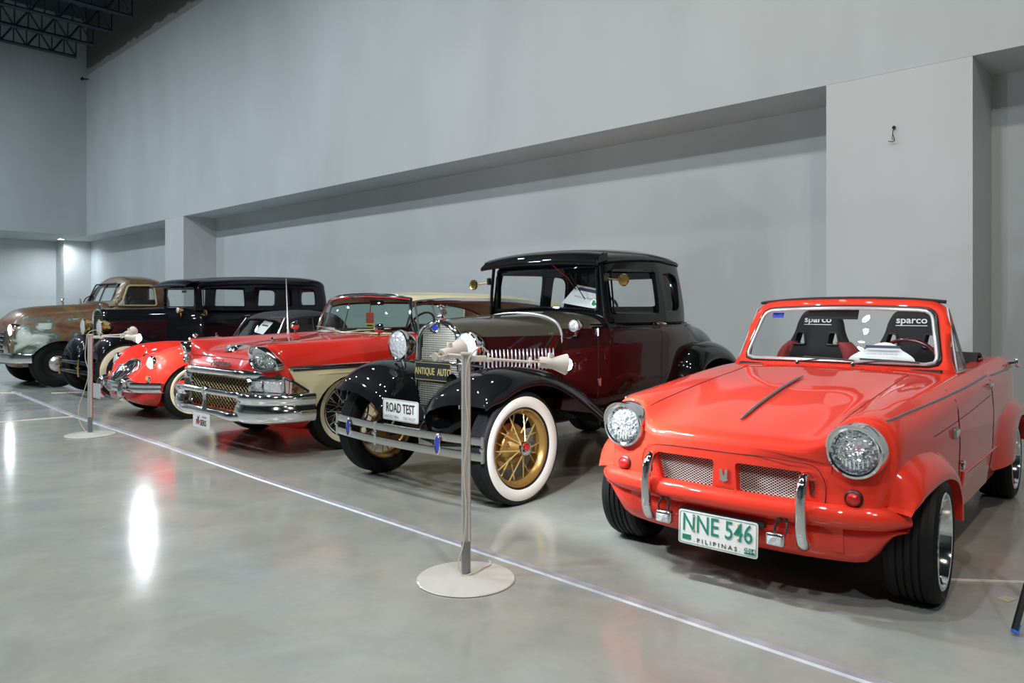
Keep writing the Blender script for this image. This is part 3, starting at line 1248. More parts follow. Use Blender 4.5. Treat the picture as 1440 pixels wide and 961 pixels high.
def herald():
    car = thing('convertible_car', 'bright red open convertible with black racing seats, nearest car at the right', 'car', (1.2292, 3.6346, 0), -2.28674)
    st = [
        # top centre, hood, valley, crest, shoulder, waist, crease, low side, sill, bottom
        (.425, [(0, .635), (.20, .637), (-.01, .38, .640), (-.05, .46, .655), (-.07, .535, .655), (-.07, .575, .640), (-.06, .585, .58), (-.03, .575, .44), (-.03, .52, .27), (0, .26)]),
        (.415, [(0, .660), (.20, .662), (-.01, .39, .668), (-.05, .48, .700), (-.08, .57, .700), (-.08, .615, .660), (-.07, .625, .58), (-.04, .615, .43), (-.03, .55, .25), (0, .24)]),
        (.375, [(0, .684), (.20, .687), (-.01, .40, .700), (-.055, .495, .762), (-.08, .600, .752), (-.09, .645, .680), (-.075, .655, .58), (-.05, .645, .42), (-.03, .58, .235), (0, .21)]),
        (.28, [(0, .713), (.20, .716), (.40, .722), (.505, .790), (.620, .772), (.665, .705), (.672, .61), (.665, .42), (.60, .235), (0, .20)]),
        (.0, [(0, .781), (.20, .783), (.40, .779), (.520, .822), (.640, .803), (.690, .755), (.708, .655), (.705, .43), (.66, .235), (0, .20)]),
        (-.35, [(0, .843), (.20, .844), (.42, .835), (.540, .853), (.655, .835), (.708, .790), (.728, .68), (.728, .43), (.70, .235), (0, .20)]),
        (-.70, [(0, .885), (.20, .884), (.43, .872), (.565, .876), (.665, .862), (.718, .815), (.738, .70), (.738, .43), (.71, .235), (0, .20)]),
        (-1.0, [(0, .912), (.20, .912), (.45, .902), (.590, .892), (.672, .878), (.722, .832), (.742, .71), (.742, .43), (.715, .235), (0, .20)]),
        (-1.6, [(0, .915), (.20, .915), (.45, .908), (.600, .900), (.676, .888), (.724, .846), (.744, .74), (.744, .44), (.715, .24), (0, .20)]),
        (-2.1, [(0, .90), (.20, .90), (.45, .898), (.605, .912), (.676, .904), (.722, .850), (.744, .76), (.744, .46), (.71, .26), (0, .22)]),
        (-2.5, [(0, .88), (.20, .88), (.45, .886), (.605, .918), (.670, .912), (.708, .850), (.725, .76), (.725, .48), (.68, .30), (0, .26)]),
        (-2.75, [(0, .84), (.20, .84), (.45, .850), (.600, .905), (.655, .895), (.685, .84), (.700, .76), (.700, .50), (.64, .34), (0, .30)]),
        (-2.86, [(0, .74), (.20, .74), (.42, .75), (.56, .80), (.61, .80), (.635, .77), (.645, .72), (.64, .52), (.58, .38), (0, .34)]),
    ]
    bm = loft(st, sub=5, psub=4, sharp=(7, 8))
    # cockpit, wheel housings, grille openings
    cut = BM()
    prism(cut, rpoly([(-1.10, -.575), (-1.10, .575), (-1.98, .575), (-2.02, -.0), (-1.98, -.575)], .12, 5), 'xy', .34, 1.3)
    cuts = [cut]
    arch = [(.60, .02), (.60, .415), (.40, .42), (.27, .475), (.12, .508), (-.08, .512), (-.24, .475), (-.34, .41), (-.385, .30), (-.39, .02)]
    for sy in (1, -1):
        c = BM()
        prism(c, arch, 'xz', .50 * sy, 1.0 * sy)
        cuts.append(c)
        c = BM()
        prism(c, [(-2.324 + .315 * math.cos(a), .245 + .315 * math.sin(a)) for a in [i * PI / 14 for i in range(15)]] + [(-2.64, .02), (-2.01, .02)][::1], 'xz', .48 * sy, 1.0 * sy)
        cuts.append(c)
    GR = [(.058, .428), (.050, .562), (.340, .562), (.352, .545), (.318, .432)]
    for sy in (1, -1):
        c = BM()
        prism(c, rpoly([(y * sy, z) for y, z in GR], .018, 3), 'yz', .30, .6)
        cuts.append(c)
        c = BM()
        prism(c, rpoly([(.372 * sy, .46), (.366 * sy, .55), (.395 * sy, .54), (.392 * sy, .455)], .01, 3), 'yz', .33, .6)
        cuts.append(c)
    bm = boolean(bm, cuts)
    tree = bvh(bm)
    # doors as panels of their own
    doors = {}
    for sy in (1, -1):
        planes = [((-.60, 0, 0), (1, 0, 0)), ((-1.53, 0, 0), (1, 0, 0)), ((0, 0, .40), (0, 0, 1)), ((0, 0, .885), (0, 0, 1)), ((0, .60 * sy, 0), (0, 1, 0))] if sy == 1 else [((0, -.60, 0), (0, 1, 0))]
        doors[sy] = split_off(bm, planes, lambda c, n, sy=sy: -1.53 < c.x < -.60 and .27 < c.z and c.y * sy > .6 and n.y * sy > .02)
    hood = split_off(bm, [((-.86, 0, 0), (1, 0, 0)), ((0, .455, 0), (0, 1, 0)), ((0, -.455, 0), (0, 1, 0)), ((0, 0, .60), (0, 0, 1))],
                     lambda c, n: c.x > -.86 and abs(c.y) < .455 and c.z > .60 and n.z + n.x > .05)
    body = new_obj('body', bm, 'red_paint', car, angle=42)
    new_obj('hood', hood, 'red_paint', car, angle=42)
    seam = BM()
    P = []
    for x in [.36 - i * .0871 for i in range(15)]:
        pass
    for sy in (1, -1):
        tube(seam, [top_pt(tree, .40 - i * .063, .455 * sy, .0005) for i in range(21)], .0016, 4)
        tube(seam, [side_pt(tree, -.60, z, sy, .0005) for z in [.27 + i * .048 for i in range(13)]], .0022, 4)
        tube(seam, [side_pt(tree, -1.53, z, sy, .0005) for z in [.23 + i * .05 for i in range(14)]], .0018, 4)
        tube(seam, [side_pt(tree, x, .685 + (x + .3) * -.055, sy, .0006) for x in [-.15 - i * .12 for i in range(12)]], .0014, 4)
    tube(seam, [top_pt(tree, -.86, y * .045, .0005) for y in range(-10, 11)], .0016, 4)
    # slot line round the grille panel
    pts = [hit(tree, (2, y, z), (-1, 0, 0))[0] for y, z in [(-.43, .42), (-.43, .54), (-.40, .585), (-.30, .60), (0, .602), (.30, .60), (.40, .585), (.43, .54), (.43, .42)]]
    tube(seam, [p + Vector((.0008, 0, 0)) for p in pts if p is not None], .0018, 4, smooth=4)
    new_obj('panel_gap', seam, 'seam', body)
    for sy in (1, -1):
        d = new_obj('door', doors[sy], 'red_paint', car, angle=42)
        hb = BM()
        p = side_pt(tree, -1.44, .812, sy, .0)
        box(hb, p + Vector((0, .014 * sy, 0)), (.13, .014, .012), bevel=.005)
        lathe(hb, [(0, .014), (.02, .014), (.024, .008), (.024, 0)], origin=p + Vector((-.02, 0, -.014)), axis=(0, sy, 0), n=14)
        lathe(hb, [(0, .011), (.02, .010), (.02, 0)], origin=p + Vector((.05, 0, 0)), axis=(0, sy, 0), n=12)
        new_obj('door_handle', hb, 'chrome', d)
        # chrome waist strip in two lengths, vent slit and round flap
        tb = BM()
        tube(tb, [side_pt(tree, x, .757 + (.63 - x) * .068 - .014 * ((.63 - x) / 1.2) ** 2, sy, .003) for x in [.25 - i * .084 for i in range(11)]], .009, 6, flat=(.45, .8))
        tube(tb, [side_pt(tree, x, .757 + (.63 - x) * .068 - .014 * ((.63 - x) / 1.2) ** 2, sy, .003) for x in [-.62 - i * .1 for i in range(10)]], .009, 6, flat=(.45, .8))
        tube(tb, [side_pt(tree, x, .852, sy, .003) for x in [-1.62 - i * .1 for i in range(10)]], .009, 6, flat=(.45, .8))
        new_obj('waist_trim', tb, 'grey_trim', body)
        tb = BM()
        tube(tb, [side_pt(tree, x, .425 - .0 * x, sy, .001) for x in [-.68 - i * .11 for i in range(11)]], .008, 6, flat=(.7, 1))
        new_obj('sill_moulding', tb, 'red_paint', body)
        mk = BM()
        p = side_pt(tree, -.50, .652, sy, .004)
        box(mk, p, (.085, .022, .05), (0, .25 * 0, 0), bevel=.008)
        mo = new_obj('side_marker_lamp', mk, 'grey_trim', car)
        mk = BM()
        for k in (-1, 1):
            box(mk, p + Vector((k * .018, .011 * sy, 0)), (.028, .006, .03), bevel=.003)
        new_obj('lens', mk, 'lens', mo)
        fp = BM()
        p = side_pt(tree, -.66, .477, sy, .0)
        lathe(fp, [(0, .024), (.010, .024), (.016, .016), (.017, 0)], origin=p, axis=(0, sy, 0), n=20)
        new_obj('round_cap', fp, 'chrome', body)
        hk = BM()
        tube(hk, [side_pt(tree, -.665 - .03 * (i / 6) ** 2, .44 - .15 * i / 6, sy, .006) for i in range(7)], .006, 6)
        new_obj('hinge', hk, 'red_paint', body)
        # wing flares over the wheels
        out = [(.315, .42), (.305, .50), (.275, .585), (.14, .628), (-.02, .628), (-.20, .605), (-.37, .535), (-.48, .41), (-.46, .27)]
        inn = [(.335, .425), (.31, .445), (.26, .475), (.12, .505), (-.03, .515), (-.17, .495), (-.30, .445), (-.375, .37), (-.39, .265)]
        out, inn = crom(out, 5), crom(inn, 5)
        rows = []
        for o, q in zip(out, inn):
            a = side_pt(tree, o.x, o.y, sy, .0)
            if a is None or abs(a.y) < .5:
                a = Vector((o.x, .70 * sy, o.y))
            yb = pchip([-.4, -.2, .05, .25, .34], [.79, .795, .785, .765, .735], q.x)
            a.y -= .004 * sy
            qq = Vector((q.x, 0, q.y))
            oo = Vector((a.x, 0, a.z))
            row = [a, oo.lerp(qq, .25) + Vector((0, a.y + (yb * sy - a.y) * .42, 0)), oo.lerp(qq, .55) + Vector((0, a.y + (yb * sy - a.y) * .82, 0)), oo.lerp(qq, .85) + Vector((0, yb * sy, 0)), qq + Vector((0, (yb - .002) * sy, 0)), qq + Vector((0, (yb - .015) * sy, .004)), qq + Vector((0, .62 * sy, .008))]
            rows.append([Vector(p) for p in row])
        fb = BM()
        grid(fb, [crom(r, 3, sharp=(4,)) for r in rows])
        new_obj('wheel_flare', fb, 'red_paint', car, angle=50)
        out = [(-1.70, .27), (-1.70, .46), (-1.76, .57), (-1.98, .635), (-2.30, .655), (-2.58, .635), (-2.76, .56), (-2.81, .45)]
        inn = [(-2.324 + .315 * math.cos(a), .245 + .305 * math.sin(a)) for a in [PI * .07 + i * (PI * .86) / 7 for i in range(8)]]
        inn[-1] = (-2.62, .34)
        out, inn = crom(out, 5), crom(inn, 5)
        rows = []
        for o, q in zip(out, inn):
            a = side_pt(tree, max(o.x, -2.78), o.y, sy, -.004)
            if abs(a.y) < .45:
                a = Vector((o.x, .66 * sy, o.y))
            a.x = o.x
            yb = .80
            qq, oo = Vector((q.x, 0, q.y)), Vector((a.x, 0, a.z))
            rows.append([a, oo.lerp(qq, .25) + Vector((0, a.y + (yb * sy - a.y) * .5, 0)), oo.lerp(qq, .55) + Vector((0, a.y + (yb * sy - a.y) * .88, 0)), oo.lerp(qq, .85) + Vector((0, yb * sy, 0)), qq + Vector((0, (yb - .002) * sy, 0)), qq + Vector((0, (yb - .015) * sy, .004)), qq + Vector((0, .62 * sy, .008))])
        fb = BM()
        grid(fb, [crom(r, 3, sharp=(4,)) for r in rows])
        new_obj('wheel_flare', fb, 'red_paint', car, angle=50)
        # headlamp
        hm = BM()
        c = (.362, .545 * sy, .668)
        lathe(hm, [(-.10, .108), (-.02, .113), (.030, .113), (.045, .108), (.050, .098), (.046, .090), (.030, .084), (.018, .082)], origin=c, axis='X', n=56, ends=False)
        # hooded brow
        ho = new_obj('headlamp', hm, 'chrome', car)
        hm = BM()
        rows = []
        for i in range(13):
            a = PI * (.02 + .96 * i / 12)
            k = math.sin(a)
            rows.append([(c[0] + .030, c[1] + math.cos(a) * .114, c[2] + math.sin(a) * .114), (c[0] + .045 + .03 * k, c[1] + math.cos(a) * .111, c[2] + math.sin(a) * .113), (c[0] + .045 + .028 * k, c[1] + math.cos(a) * .106, c[2] + math.sin(a) * .107), (c[0] + .03, c[1] + math.cos(a) * .102, c[2] + math.sin(a) * .102)])
        grid(hm, rows)
        new_obj('brow', hm, 'chrome', ho, angle=60)
        hm = BM()
        lathe(hm, [(-.02, .0), (-.015, .03), (.0, .06), (.018, .084)], origin=c, axis='X', n=40, ends=False)
        new_obj('reflector', hm, 'chrome', ho)
        hm = BM()
        lathe(hm, [(.020, .084), (.032, .07), (.040, .04), (.043, .0)], origin=c, axis='X', n=40, ends=False)
        lo = new_obj('lens', hm, 'cut_lens', ho)
        hm = BM()
        lathe(hm, [(-.015, .016), (.02, .016), (.026, .010), (.026, 0)], origin=c, axis='X', n=20)
        for k in range(-4, 5):
            hgt = math.sqrt(max(0, .074 ** 2 - (k * .016) ** 2))
            tube(hm, [(c[0] + .022 + .018 * (1 - (k * .016 / .084) ** 2), c[1] + k * .016, c[2] - hgt * .95), (c[0] + .028 + .010 * (1 - (k * .016 / .084) ** 2), c[1] + k * .016, c[2] - .01), (c[0] + .022, c[1] + k * .016, c[2] + hgt * .95)], .0022, 4)
        box(hm, (c[0] + .03, c[1], c[2] + .002), (.006, .07, .008))
        new_obj('bulb_shield', hm, 'lens', ho)
        # round red lamp below
        ip = hit(tree, (2, .54 * sy, .475), (-1, 0, 0))[0] or Vector((.40, .54 * sy, .475))
        im = BM()
        lathe(im, [(-.01, .036), (.008, .036), (.012, .030), (.010, .028)], origin=ip, axis='X', n=32, ends=False)
        io = new_obj('turn_lamp', im, 'black_plastic', car)
        im = BM()
        lathe(im, [(.004, .029), (.016, .027), (.026, .019), (.030, .008), (.030, 0)], origin=ip, axis='X', n=32, ends=False)
        new_obj('lens', im, 'red_lens', io)
        # grille mesh
        mat = face_front(.385, 0, 0)
        mesh_panel('grille_mesh', [(y * sy, z) for y, z in GR], 'mesh_metal', car, mat, .0190, .0013)
        gm = BM()
        prism(gm, [(.045 * sy, .42), (.045 * sy, .57), (.36 * sy, .57), (.36 * sy, .42)], 'yz', .362, .366)
        new_obj('grille_backing', gm, 'dark_void', car)
        mesh_panel('side_vent_mesh', [(.370 * sy, .455), (.364 * sy, .553), (.398 * sy, .545), (.394 * sy, .45)], 'mesh_metal', car, face_front(.385, 0, 0), .014, .0013)
        # overrider hoop
        ov = BM()
        y0 = .362 * sy
        tube(ov, [(.36, y0 + .035 * sy, .50), (.400, y0 + .02 * sy, .540), (.440, y0, .545), (.476, y0, .510), (.488, y0, .45), (.490, y0, .38), (.480, y0, .31), (.455, y0, .272), (.42, y0, .262)], [.016, .019, .022, .022, .022, .023, .025, .027, .022], 14, smooth=4)
        new_obj('overrider', ov, 'chrome', car)
        # fog lamp on a black strap
        fg = BM()
        fc = Vector((.492, .262 * sy, .283))
        box(fg, fc, (.045, .078, .058), bevel=.013, seg=3)
        fo = new_obj('fog_lamp', fg, 'worn_chrome', car)
        fg = BM()
        box(fg, fc + Vector((.022, 0, -.004)), (.008, .058, .036), bevel=.003)
        new_obj('lens', fg, 'lens', fo)
        fg = BM()
        tube(fg, [fc + Vector((-.01, .030 * sy, .01)), fc + Vector((-.015, .040 * sy, .045)), fc + Vector((-.03, .03 * sy, .075)), fc + Vector((-.032, -.0, .08)), fc + Vector((-.02, -.01 * sy, .05)), fc + Vector((-.01, -.012 * sy, .02))], .005, 6, smooth=4)
        for k in (0, .024):
            lathe(fg, [(0, .009), (.01, .008), (.012, 0)], origin=fc + Vector((-.032, (.004 + k) * sy, .076)), axis='X', n=10)
        tube(fg, [fc + Vector((-.02, -.02 * sy, .0)), fc + Vector((-.02, -.06 * sy, .015)), fc + Vector((-.04, -.09 * sy, .02))], .002, 5, smooth=3)
        new_obj('strap', fg, 'black_plastic', fo)
    # bumper: a folded red blade wrapping the front
    path = [(.452, 0), (.450, .20), (.440, .36), (.415, .52), (.375, .62), (.335, .680), (.29, .725)]
    sect = [(-.075, .432), (-.02, .440), (.014, .430), (.028, .402), (.024, .374), (.004, .350), (-.030, .340), (-.06, .340)]
    fullp = [(x, -y) for x, y in path[:0:-1]] + path
    cp = crom(fullp, 4)
    rows = []
    for i, p in enumerate(cp):
        dv = (cp[min(i + 1, len(cp) - 1)] - cp[max(i - 1, 0)]).normalized()
        nx = Vector((dv.y, -dv.x))
        if nx.x < 0:
            nx = -nx
        e = abs(p.y) / .725
        k = 1.0 if e < .9 else 1 - (e - .9) * 5.5
        row = []
        for (o, z) in sect:
            zz = .372 + (z - .372) * max(k, .12) + (.012 * e * e)
            row.append(Vector((p.x + nx.x * o * max(k, .3), p.y + nx.y * o * max(k, .3), zz)))
        rows.append(row)
    bb = BM()
    V = grid(bb, [crom(r, 2, sharp=(3, 5)) for r in rows], close_v=True)
    for rg in (V[0], V[-1]):
        bb.faces.new(rg)
    new_obj('front_bumper', bb, 'red_paint', car, angle=50)
    gp_ = BM()
    pts = [hit(tree, (2, y * .04, .438), (-1, 0, 0))[0] for y in range(-15, 16)]
    tube(gp_, [p + Vector((.004, 0, 0)) for p in pts if p is not None], .0045, 5)
    new_obj('bumper_gap', gp_, 'seam', body)
    # valance below
    rows = []
    for i in range(33):
        t = -1 + 2 * i / 32
        y = .715 * t
        e = abs(t)
        x = .413 - .125 * e ** 3.4
        zl = .185 + .015 * e * e + (.22 * max(0, (e - .78) / .22) ** 1.8)
        zt = .345 + .01 * e
        zl = min(zl, zt - .01)
        rows.append([Vector((x - .04, y, zt)), Vector((x + .005, y, zt - .005)), Vector((x + .008, y, (zt + zl) / 2)), Vector((x - .03, y * .985, zl + .01)), Vector((x - .07, y * .97, zl)), Vector((x - .16, y * .95, zl + .01))])
    vb = BM()
    grid(vb, [crom(r, 3) for r in rows])
    new_obj('valance', vb, 'red_paint', car, angle=60)
    rb_ = BM()
    tube(rb_, [(-2.78, -.70, .45), (-2.93, -.66, .45), (-3.0, -.4, .45), (-3.02, 0, .45), (-3.0, .4, .45), (-2.93, .66, .45), (-2.78, .72, .45)], .05, 10, smooth=4, flat=(.5, 1))
    new_obj('rear_bumper', rb_, 'red_paint', car)
    # number plate
    pl = BM()
    pm = face_front(.482, -.006, .252, pitch=-.05)
    prism_m(pl, rpoly([(-.187, -.076), (.187, -.076), (.187, .076), (-.187, .076)], .014, 4), pm, .003)
    po = new_obj('number_plate', pl, 'plate_white', car)
    pr = BM()
    q = rpoly([(-.180, -.069), (.180, -.069), (.180, .069), (-.180, .069)], .010, 4)
    tube(pr, [pm @ Vector((a, b, .0035)) for a, b in q], .0012, 4, closed=True)
    new_obj('plate_border', pr, 'plate_green', po)
    text('registration', 'NNE 546', .112, 'plate_green', po, pm @ Matrix.Translation((-.002, .018, .0045)), .002, xs=.78, bold=.0004)
    text('country', '. P I L I P I N A S .', .026, 'plate_black', po, pm @ Matrix.Translation((0, -.052, .0045)), .001, xs=1.15)
    text('month_sticker', '2014', .026, 'plate_white', po, pm @ Matrix.Translation((.152, -.048, .0062)), .001)
    sk = BM()
    box(sk, pm @ Vector((.152, -.050, .0042)), (.002, .048, .026))
    box(sk, pm @ Vector((-.145, -.044, .0042)), (.002, .042, .022))
    new_obj('validation_sticker', sk, 'plate_green', po)
    sk = BM()
    for a, b in ((-.11, .052), (.10, .052), (-.11, -.01), (.10, -.01)):
        lathe(sk, [(0, .006), (.004, .005), (.005, 0)], origin=pm @ Vector((a, b, .003)), axis='X', n=10)
    new_obj('screws', sk, 'sign_gold', po)
    pk = BM()
    box(pk, (.455, 0, .318), (.03, .40, .022))
    new_obj('plate_bracket', pk, 'black_plastic', car)
    # badge between the grilles
    bd = BM()
    bx = hit(tree, (2, 0, .50), (-1, 0, 0))[0].x
    prism(bd, [(-.019, .528), (-.016, .486), (-.021, .480), (0, .470), (.021, .480), (.016, .486), (.019, .528), (.006, .524), (.003, .50), (-.003, .50), (-.006, .524)], 'yz', bx - .002, bx + .008)
    new_obj('badge', bd, 'chrome', car)
    # hood centre spear
    ht = BM()
    tube(ht, [top_pt(tree, .25 - i * .0625, 0, .008) for i in range(14)], [.004] + [.008] * 11 + [.006, .003], 8)
    new_obj('hood_spear', ht, 'grey_trim', car)
    ck = BM()
    tube(ck, [top_pt(tree, -.905, y * .045, .003) for y in range(-8, 9)], .005, 6)
    for y in range(-22, 23):
        box(ck, top_pt(tree, -.895, y * .0165, .003), (.008, .006, .004))
    new_obj('cowl_vent', ck, 'red_paint_deep', body)
    # windscreen frame: outer and inner loops, raked back
    def ws(y, z, off=0):
        # the screen plane leans back and bows in plan
        t = (z - .90) / .37
        return Vector((-1.0 - .24 * t - .10 * (y / .6) ** 2 + off, y, z))
    outer = [(-.640, .862), (-.60, .97), (-.545, 1.255), (-.50, 1.285), (-.25, 1.305), (0, 1.31), (.25, 1.305), (.50, 1.285), (.545, 1.255), (.60, .97), (.640, .862), (.40, .875), (0, .885), (-.40, .875)]
    inner = rpoly([(-.565, .925), (-.500, 1.245), (0, 1.265), (.500, 1.245), (.565, .925), (0, .935)], [.055, .06, .5, .06, .055, .5], 7)
    ref = crom(outer, 6, closed=True)
    # sample both by angle about the centre so they pair up
    def by_angle(loop, c, n):
        L = [Vector((p[0] - c[0], p[1] - c[1])) for p in loop]
        out = []
        for k in range(n):
            a = 2 * PI * k / n
            d = Vector((math.cos(a), math.sin(a)))
            best = None
            for i in range(len(L)):
                p, q = L[i - 1], L[i]
                e = q - p
                den = d.x * e.y - d.y * e.x
                if abs(den) < 1e-12:
                    continue
                t = (p.x * e.y - p.y * e.x) / den
                u = (p.x * d.y - p.y * d.x) / den
                if t > 0 and -1e-6 <= u <= 1 + 1e-6 and (best is None or t > best):
                    best = t
            out.append((c[0] + d.x * best, c[1] + d.y * best))
        return out
    NA = 160
    O_, I_ = by_angle([(p.x, p.y) for p in ref], (0, 1.09), NA), by_angle(inner, (0, 1.09), NA)
    fm = BM()
    rows = []
    for (oy, oz), (iy, iz) in zip(O_, I_):
        rows.append([ws(oy, oz, .012), ws((oy + iy) / 2, (oz + iz) / 2, .022), ws(iy, iz, .010), ws(iy, iz, -.018), ws(oy, oz, -.022)])
    grid(fm, rows, close_u=True, close_v=True)
    fr = new_obj('windscreen_frame', fm, 'red_paint', car, angle=60)
    gk = BM()
    tube(gk, [ws(y, z, .014) for y, z in by_angle(inner, (0, 1.09), NA)], .011, 8, closed=True, flat=(1, 1))
    new_obj('rubber_seal', gk, 'black_plastic', fr)
    gk = BM()
    I2 = [(y * .975, 1.09 + (z - 1.09) * .94) for y, z in by_angle(inner, (0, 1.09), NA)]
    tube(gk, [ws(y, z, .026) for y, z in I2], .0100, 8, closed=True)
    new_obj('chrome_trim', gk, 'bright_trim', fr)
    gg = BM()
    vs = [gg.verts.new(ws(y, z, 0)) for y, z in by_angle(inner, (0, 1.09), NA)]
    cv = gg.verts.new(ws(0, 1.09, 0))
    rings = [vs]
    for k in (.66, .33):
        rings.append([gg.verts.new(ws(y * k, 1.09 + (z - 1.09) * k, 0)) for y, z in by_angle(inner, (0, 1.09), NA)])
    for A, B in zip(rings, rings[1:]):
        for i in range(NA):
            gg.faces.new((A[i], A[(i + 1) % NA], B[(i + 1) % NA], B[i]))
    for i in range(NA):
        gg.faces.new((rings[-1][i], rings[-1][(i + 1) % NA], cv))
    new_obj('windscreen_glass', gg, 'clear_glass', fr)
    hd = BM()
    tube(hd, [ws(y / 20 * 1.09, 1.312 - .055 * (y / 10) ** 4 * 0 - .026 * (abs(y) / 10) ** 2.5, -.004) for y in range(-10, 11)], .013, 8, flat=(1.7, .8))
    new_obj('header_seal', hd, 'soft_top', fr)
    # papers and stickers behind the glass
    stk = BM()
    for k, yy in enumerate((-.425, -.385)):
        box(stk, ws(yy, 1.205, -.006), (.002, .036, .036), (0, -.57, 0))
    new_obj('sticker', stk, 'blue_enamel', fr)
    vz = BM()
    box(vz, ws(-.055, 1.215, -.03), (.008, .30, .075), (0, -.5, 0), bevel=.004)
    new_obj('sun_visor', vz, 'interior_dark', fr)
    # wipers
    for y0, y1 in ((-.20, .11), (.12, .44)):
        wp = BM()
        p0 = ws(y0 + .02, .928, .05)
        lathe(wp, [(-.02, .012), (.012, .012), (.02, .006), (.02, 0)], origin=p0 + Vector((.01, 0, -.012)), axis='Z', n=12)
        wo = new_obj('wiper', wp, 'chrome', car)
        wp = BM()
        tube(wp, [p0, ws((y0 + y1) / 2, .950, .065), ws(y1 - .05, .948, .055)], .0045, 6)
        tube(wp, [ws(y0 + .05, .957, .055), ws((y0 + y1) / 2 + .05, .953, .055), ws(y1 + .03, .945, .052)], .006, 6)
        new_obj('blade', wp, 'black_plastic', wo)
    # quarter lights beside the screen
    for sy in (1, -1):
        ql = BM()
        A_, B_, C_ = Vector((-1.14, .635 * sy, .90)), Vector((-1.34, .64 * sy, .905)), Vector((-1.29, .56 * sy, 1.245))
        tube(ql, [A_, C_, B_], .008, 6, closed=True)
        qo = new_obj('quarter_light', ql, 'grey_trim', car)
        ql = BM()
        vs = [ql.verts.new(p) for p in (A_, B_, C_)]
        ql.faces.new(vs)
        new_obj('glass', ql, 'smoked_glass', qo)
    # interior
    ib = BM()
    prism(ib, [(-1.12, .34), (-1.12, .36), (-2.0, .36), (-2.0, .34)], 'xz', -.57, .57)
    new_obj('cockpit_floor', ib, 'interior_dark', car)
    db = BM()
    prism(db, rpoly([(-1.02, .60), (-1.02, .905), (-1.16, .915), (-1.20, .86), (-1.18, .66)], .02, 3), 'xz', -.575, .575)
    new_obj('dashboard', db, 'interior_dark', car)
    sw = BM()
    sc = Vector((-1.36, .32, .89))
    a1, a2 = Vector((0, 1, 0)), Vector((-.42, 0, .90)).normalized()
    tube(sw, [sc + a1 * math.cos(t) * .185 + a2 * math.sin(t) * .185 for t in [2 * PI * i / 36 for i in range(36)]], .012, 8, closed=True)
    for t in (PI * .0, PI, PI * 1.5):
        tube(sw, [sc, sc + a1 * math.cos(t) * .18 + a2 * math.sin(t) * .18], .008, 6)
    tube(sw, [sc, sc + Vector((.2, 0, -.08))], .015, 8)
    new_obj('steering_wheel', sw, 'burgundy', car)
    # seats
    for y0 in (-.32, .27):
        sb = BM()
        prof = [(0, 1.245), (.055, 1.243), (.105, 1.225), (.14, 1.17), (.165, 1.08), (.20, 1.01), (.255, .96), (.275, .88), (.265, .70), (.245, .48), (0, .44)]
        cv = crom(prof, 4)
        loop = [(p.x, p.y) for p in cv] + [(-p.x, p.y) for p in cv[-2:0:-1]]
        def sx(z):
            return -1.66 - .16 * (z - .5) / .7
        rows = []
        for (a, k) in ((0.055, .93), (.065, .80), (.03, 1.0), (-.03, 1.0), (-.06, .92)):
            rows.append([Vector((sx(zz) + a, y0 + yy * k, .85 + (zz - .85) * (1 - (1 - k) * .45))) for yy, zz in loop])
        order = [rows[1], rows[0], rows[2], rows[3], rows[4]]
        V = grid(sb, order, close_v=True)
        sb.faces.new(V[0])
        sb.faces.new(V[-1])
        cs = []
        for sy in (1, -1):
            c = BM()
            prism(c, rpoly([((y0 + (.070 * sy)), 1.0), (y0 + .085 * sy, 1.085), (y0 + .135 * sy, 1.085), (y0 + .155 * sy, 1.0)], .015, 3), 'yz', -2.2, -1.4)
            cs.append(c)
        sb = boolean(sb, cs)
        so = new_obj('seat_backrest', sb, 'seat_fabric', car, angle=50)
        for sy in (1, -1):
            ho = BM()
            tube(ho, [Vector((sx(z) + .068, y, z)) for y, z in rpoly([((y0 + (.070 * sy)), 1.0), (y0 + .085 * sy, 1.085), (y0 + .135 * sy, 1.085), (y0 + .155 * sy, 1.0)], .015, 3)], .007, 6, closed=True)
            new_obj('slot_trim', ho, 'blue_enamel' if False else 'dark_steel', so)
            rd = BM()
            rws = []
            for z in [.66 + i * .04 for i in range(10)]:
                w = pchip([.6, .88, .96, 1.01, 1.03], [.262, .272, .252, .20, .185], z)
                rws.append([Vector((sx(z) + .058 + .0, y0 + sy * (w * .66), z)), Vector((sx(z) + .082, y0 + sy * (w * .82), z)), Vector((sx(z) + .075, y0 + sy * w * .95, z)), Vector((sx(z) + .02, y0 + sy * (w + .012), z)), Vector((sx(z) - .05, y0 + sy * (w + .004), z))])
            grid(rd, [crom(r, 3) for r in rws])
            new_obj('side_bolster', rd, 'seat_red', so)
        text('lettering', 'sparco', .062, 'lettering_white', so, face_front(sx(1.165) + .060, y0, 1.172, pitch=-.22), .003, xs=1.1, bold=.001)
        ul = BM()
        box(ul, (sx(1.135) + .060, y0, 1.138), (.004, .185, .005))
        new_obj('underline', ul, 'lettering_white', so)
        cb = BM()
        box(cb, (-1.48, y0, .50), (.40, .46, .14), bevel=.05, seg=3)
        new_obj('seat_cushion', cb, 'seat_fabric', car)
    # folded hood behind the seats
    tb = BM()
    rows = []
    for i in range(15):
        t = -1 + 2 * i / 14
        y = .60 * t
        rise = .055 * (1 - .25 * t * t)
        rows.append([Vector((-1.93 - .0 * abs(t), y, .89)), Vector((-1.97, y, .93 + rise * .6)), Vector((-2.08, y, .945 + rise * .35)), Vector((-2.20, y * .99, .925)), Vector((-2.30, y * .98, .895)), Vector((-2.32, y * .97, .86))])
    solid_sheet(tb, [crom(r, 3) for r in rows], .02)
    to = new_obj('folded_hood', tb, 'soft_top', car)
    sd = BM()
    for sy in (1, -1):
        for k in range(4):
            lathe(sd, [(0, .008), (.006, .006), (.008, 0)], origin=(-1.98 - k * .07, .604 * sy, .925), axis=(0, sy, .5), n=10)
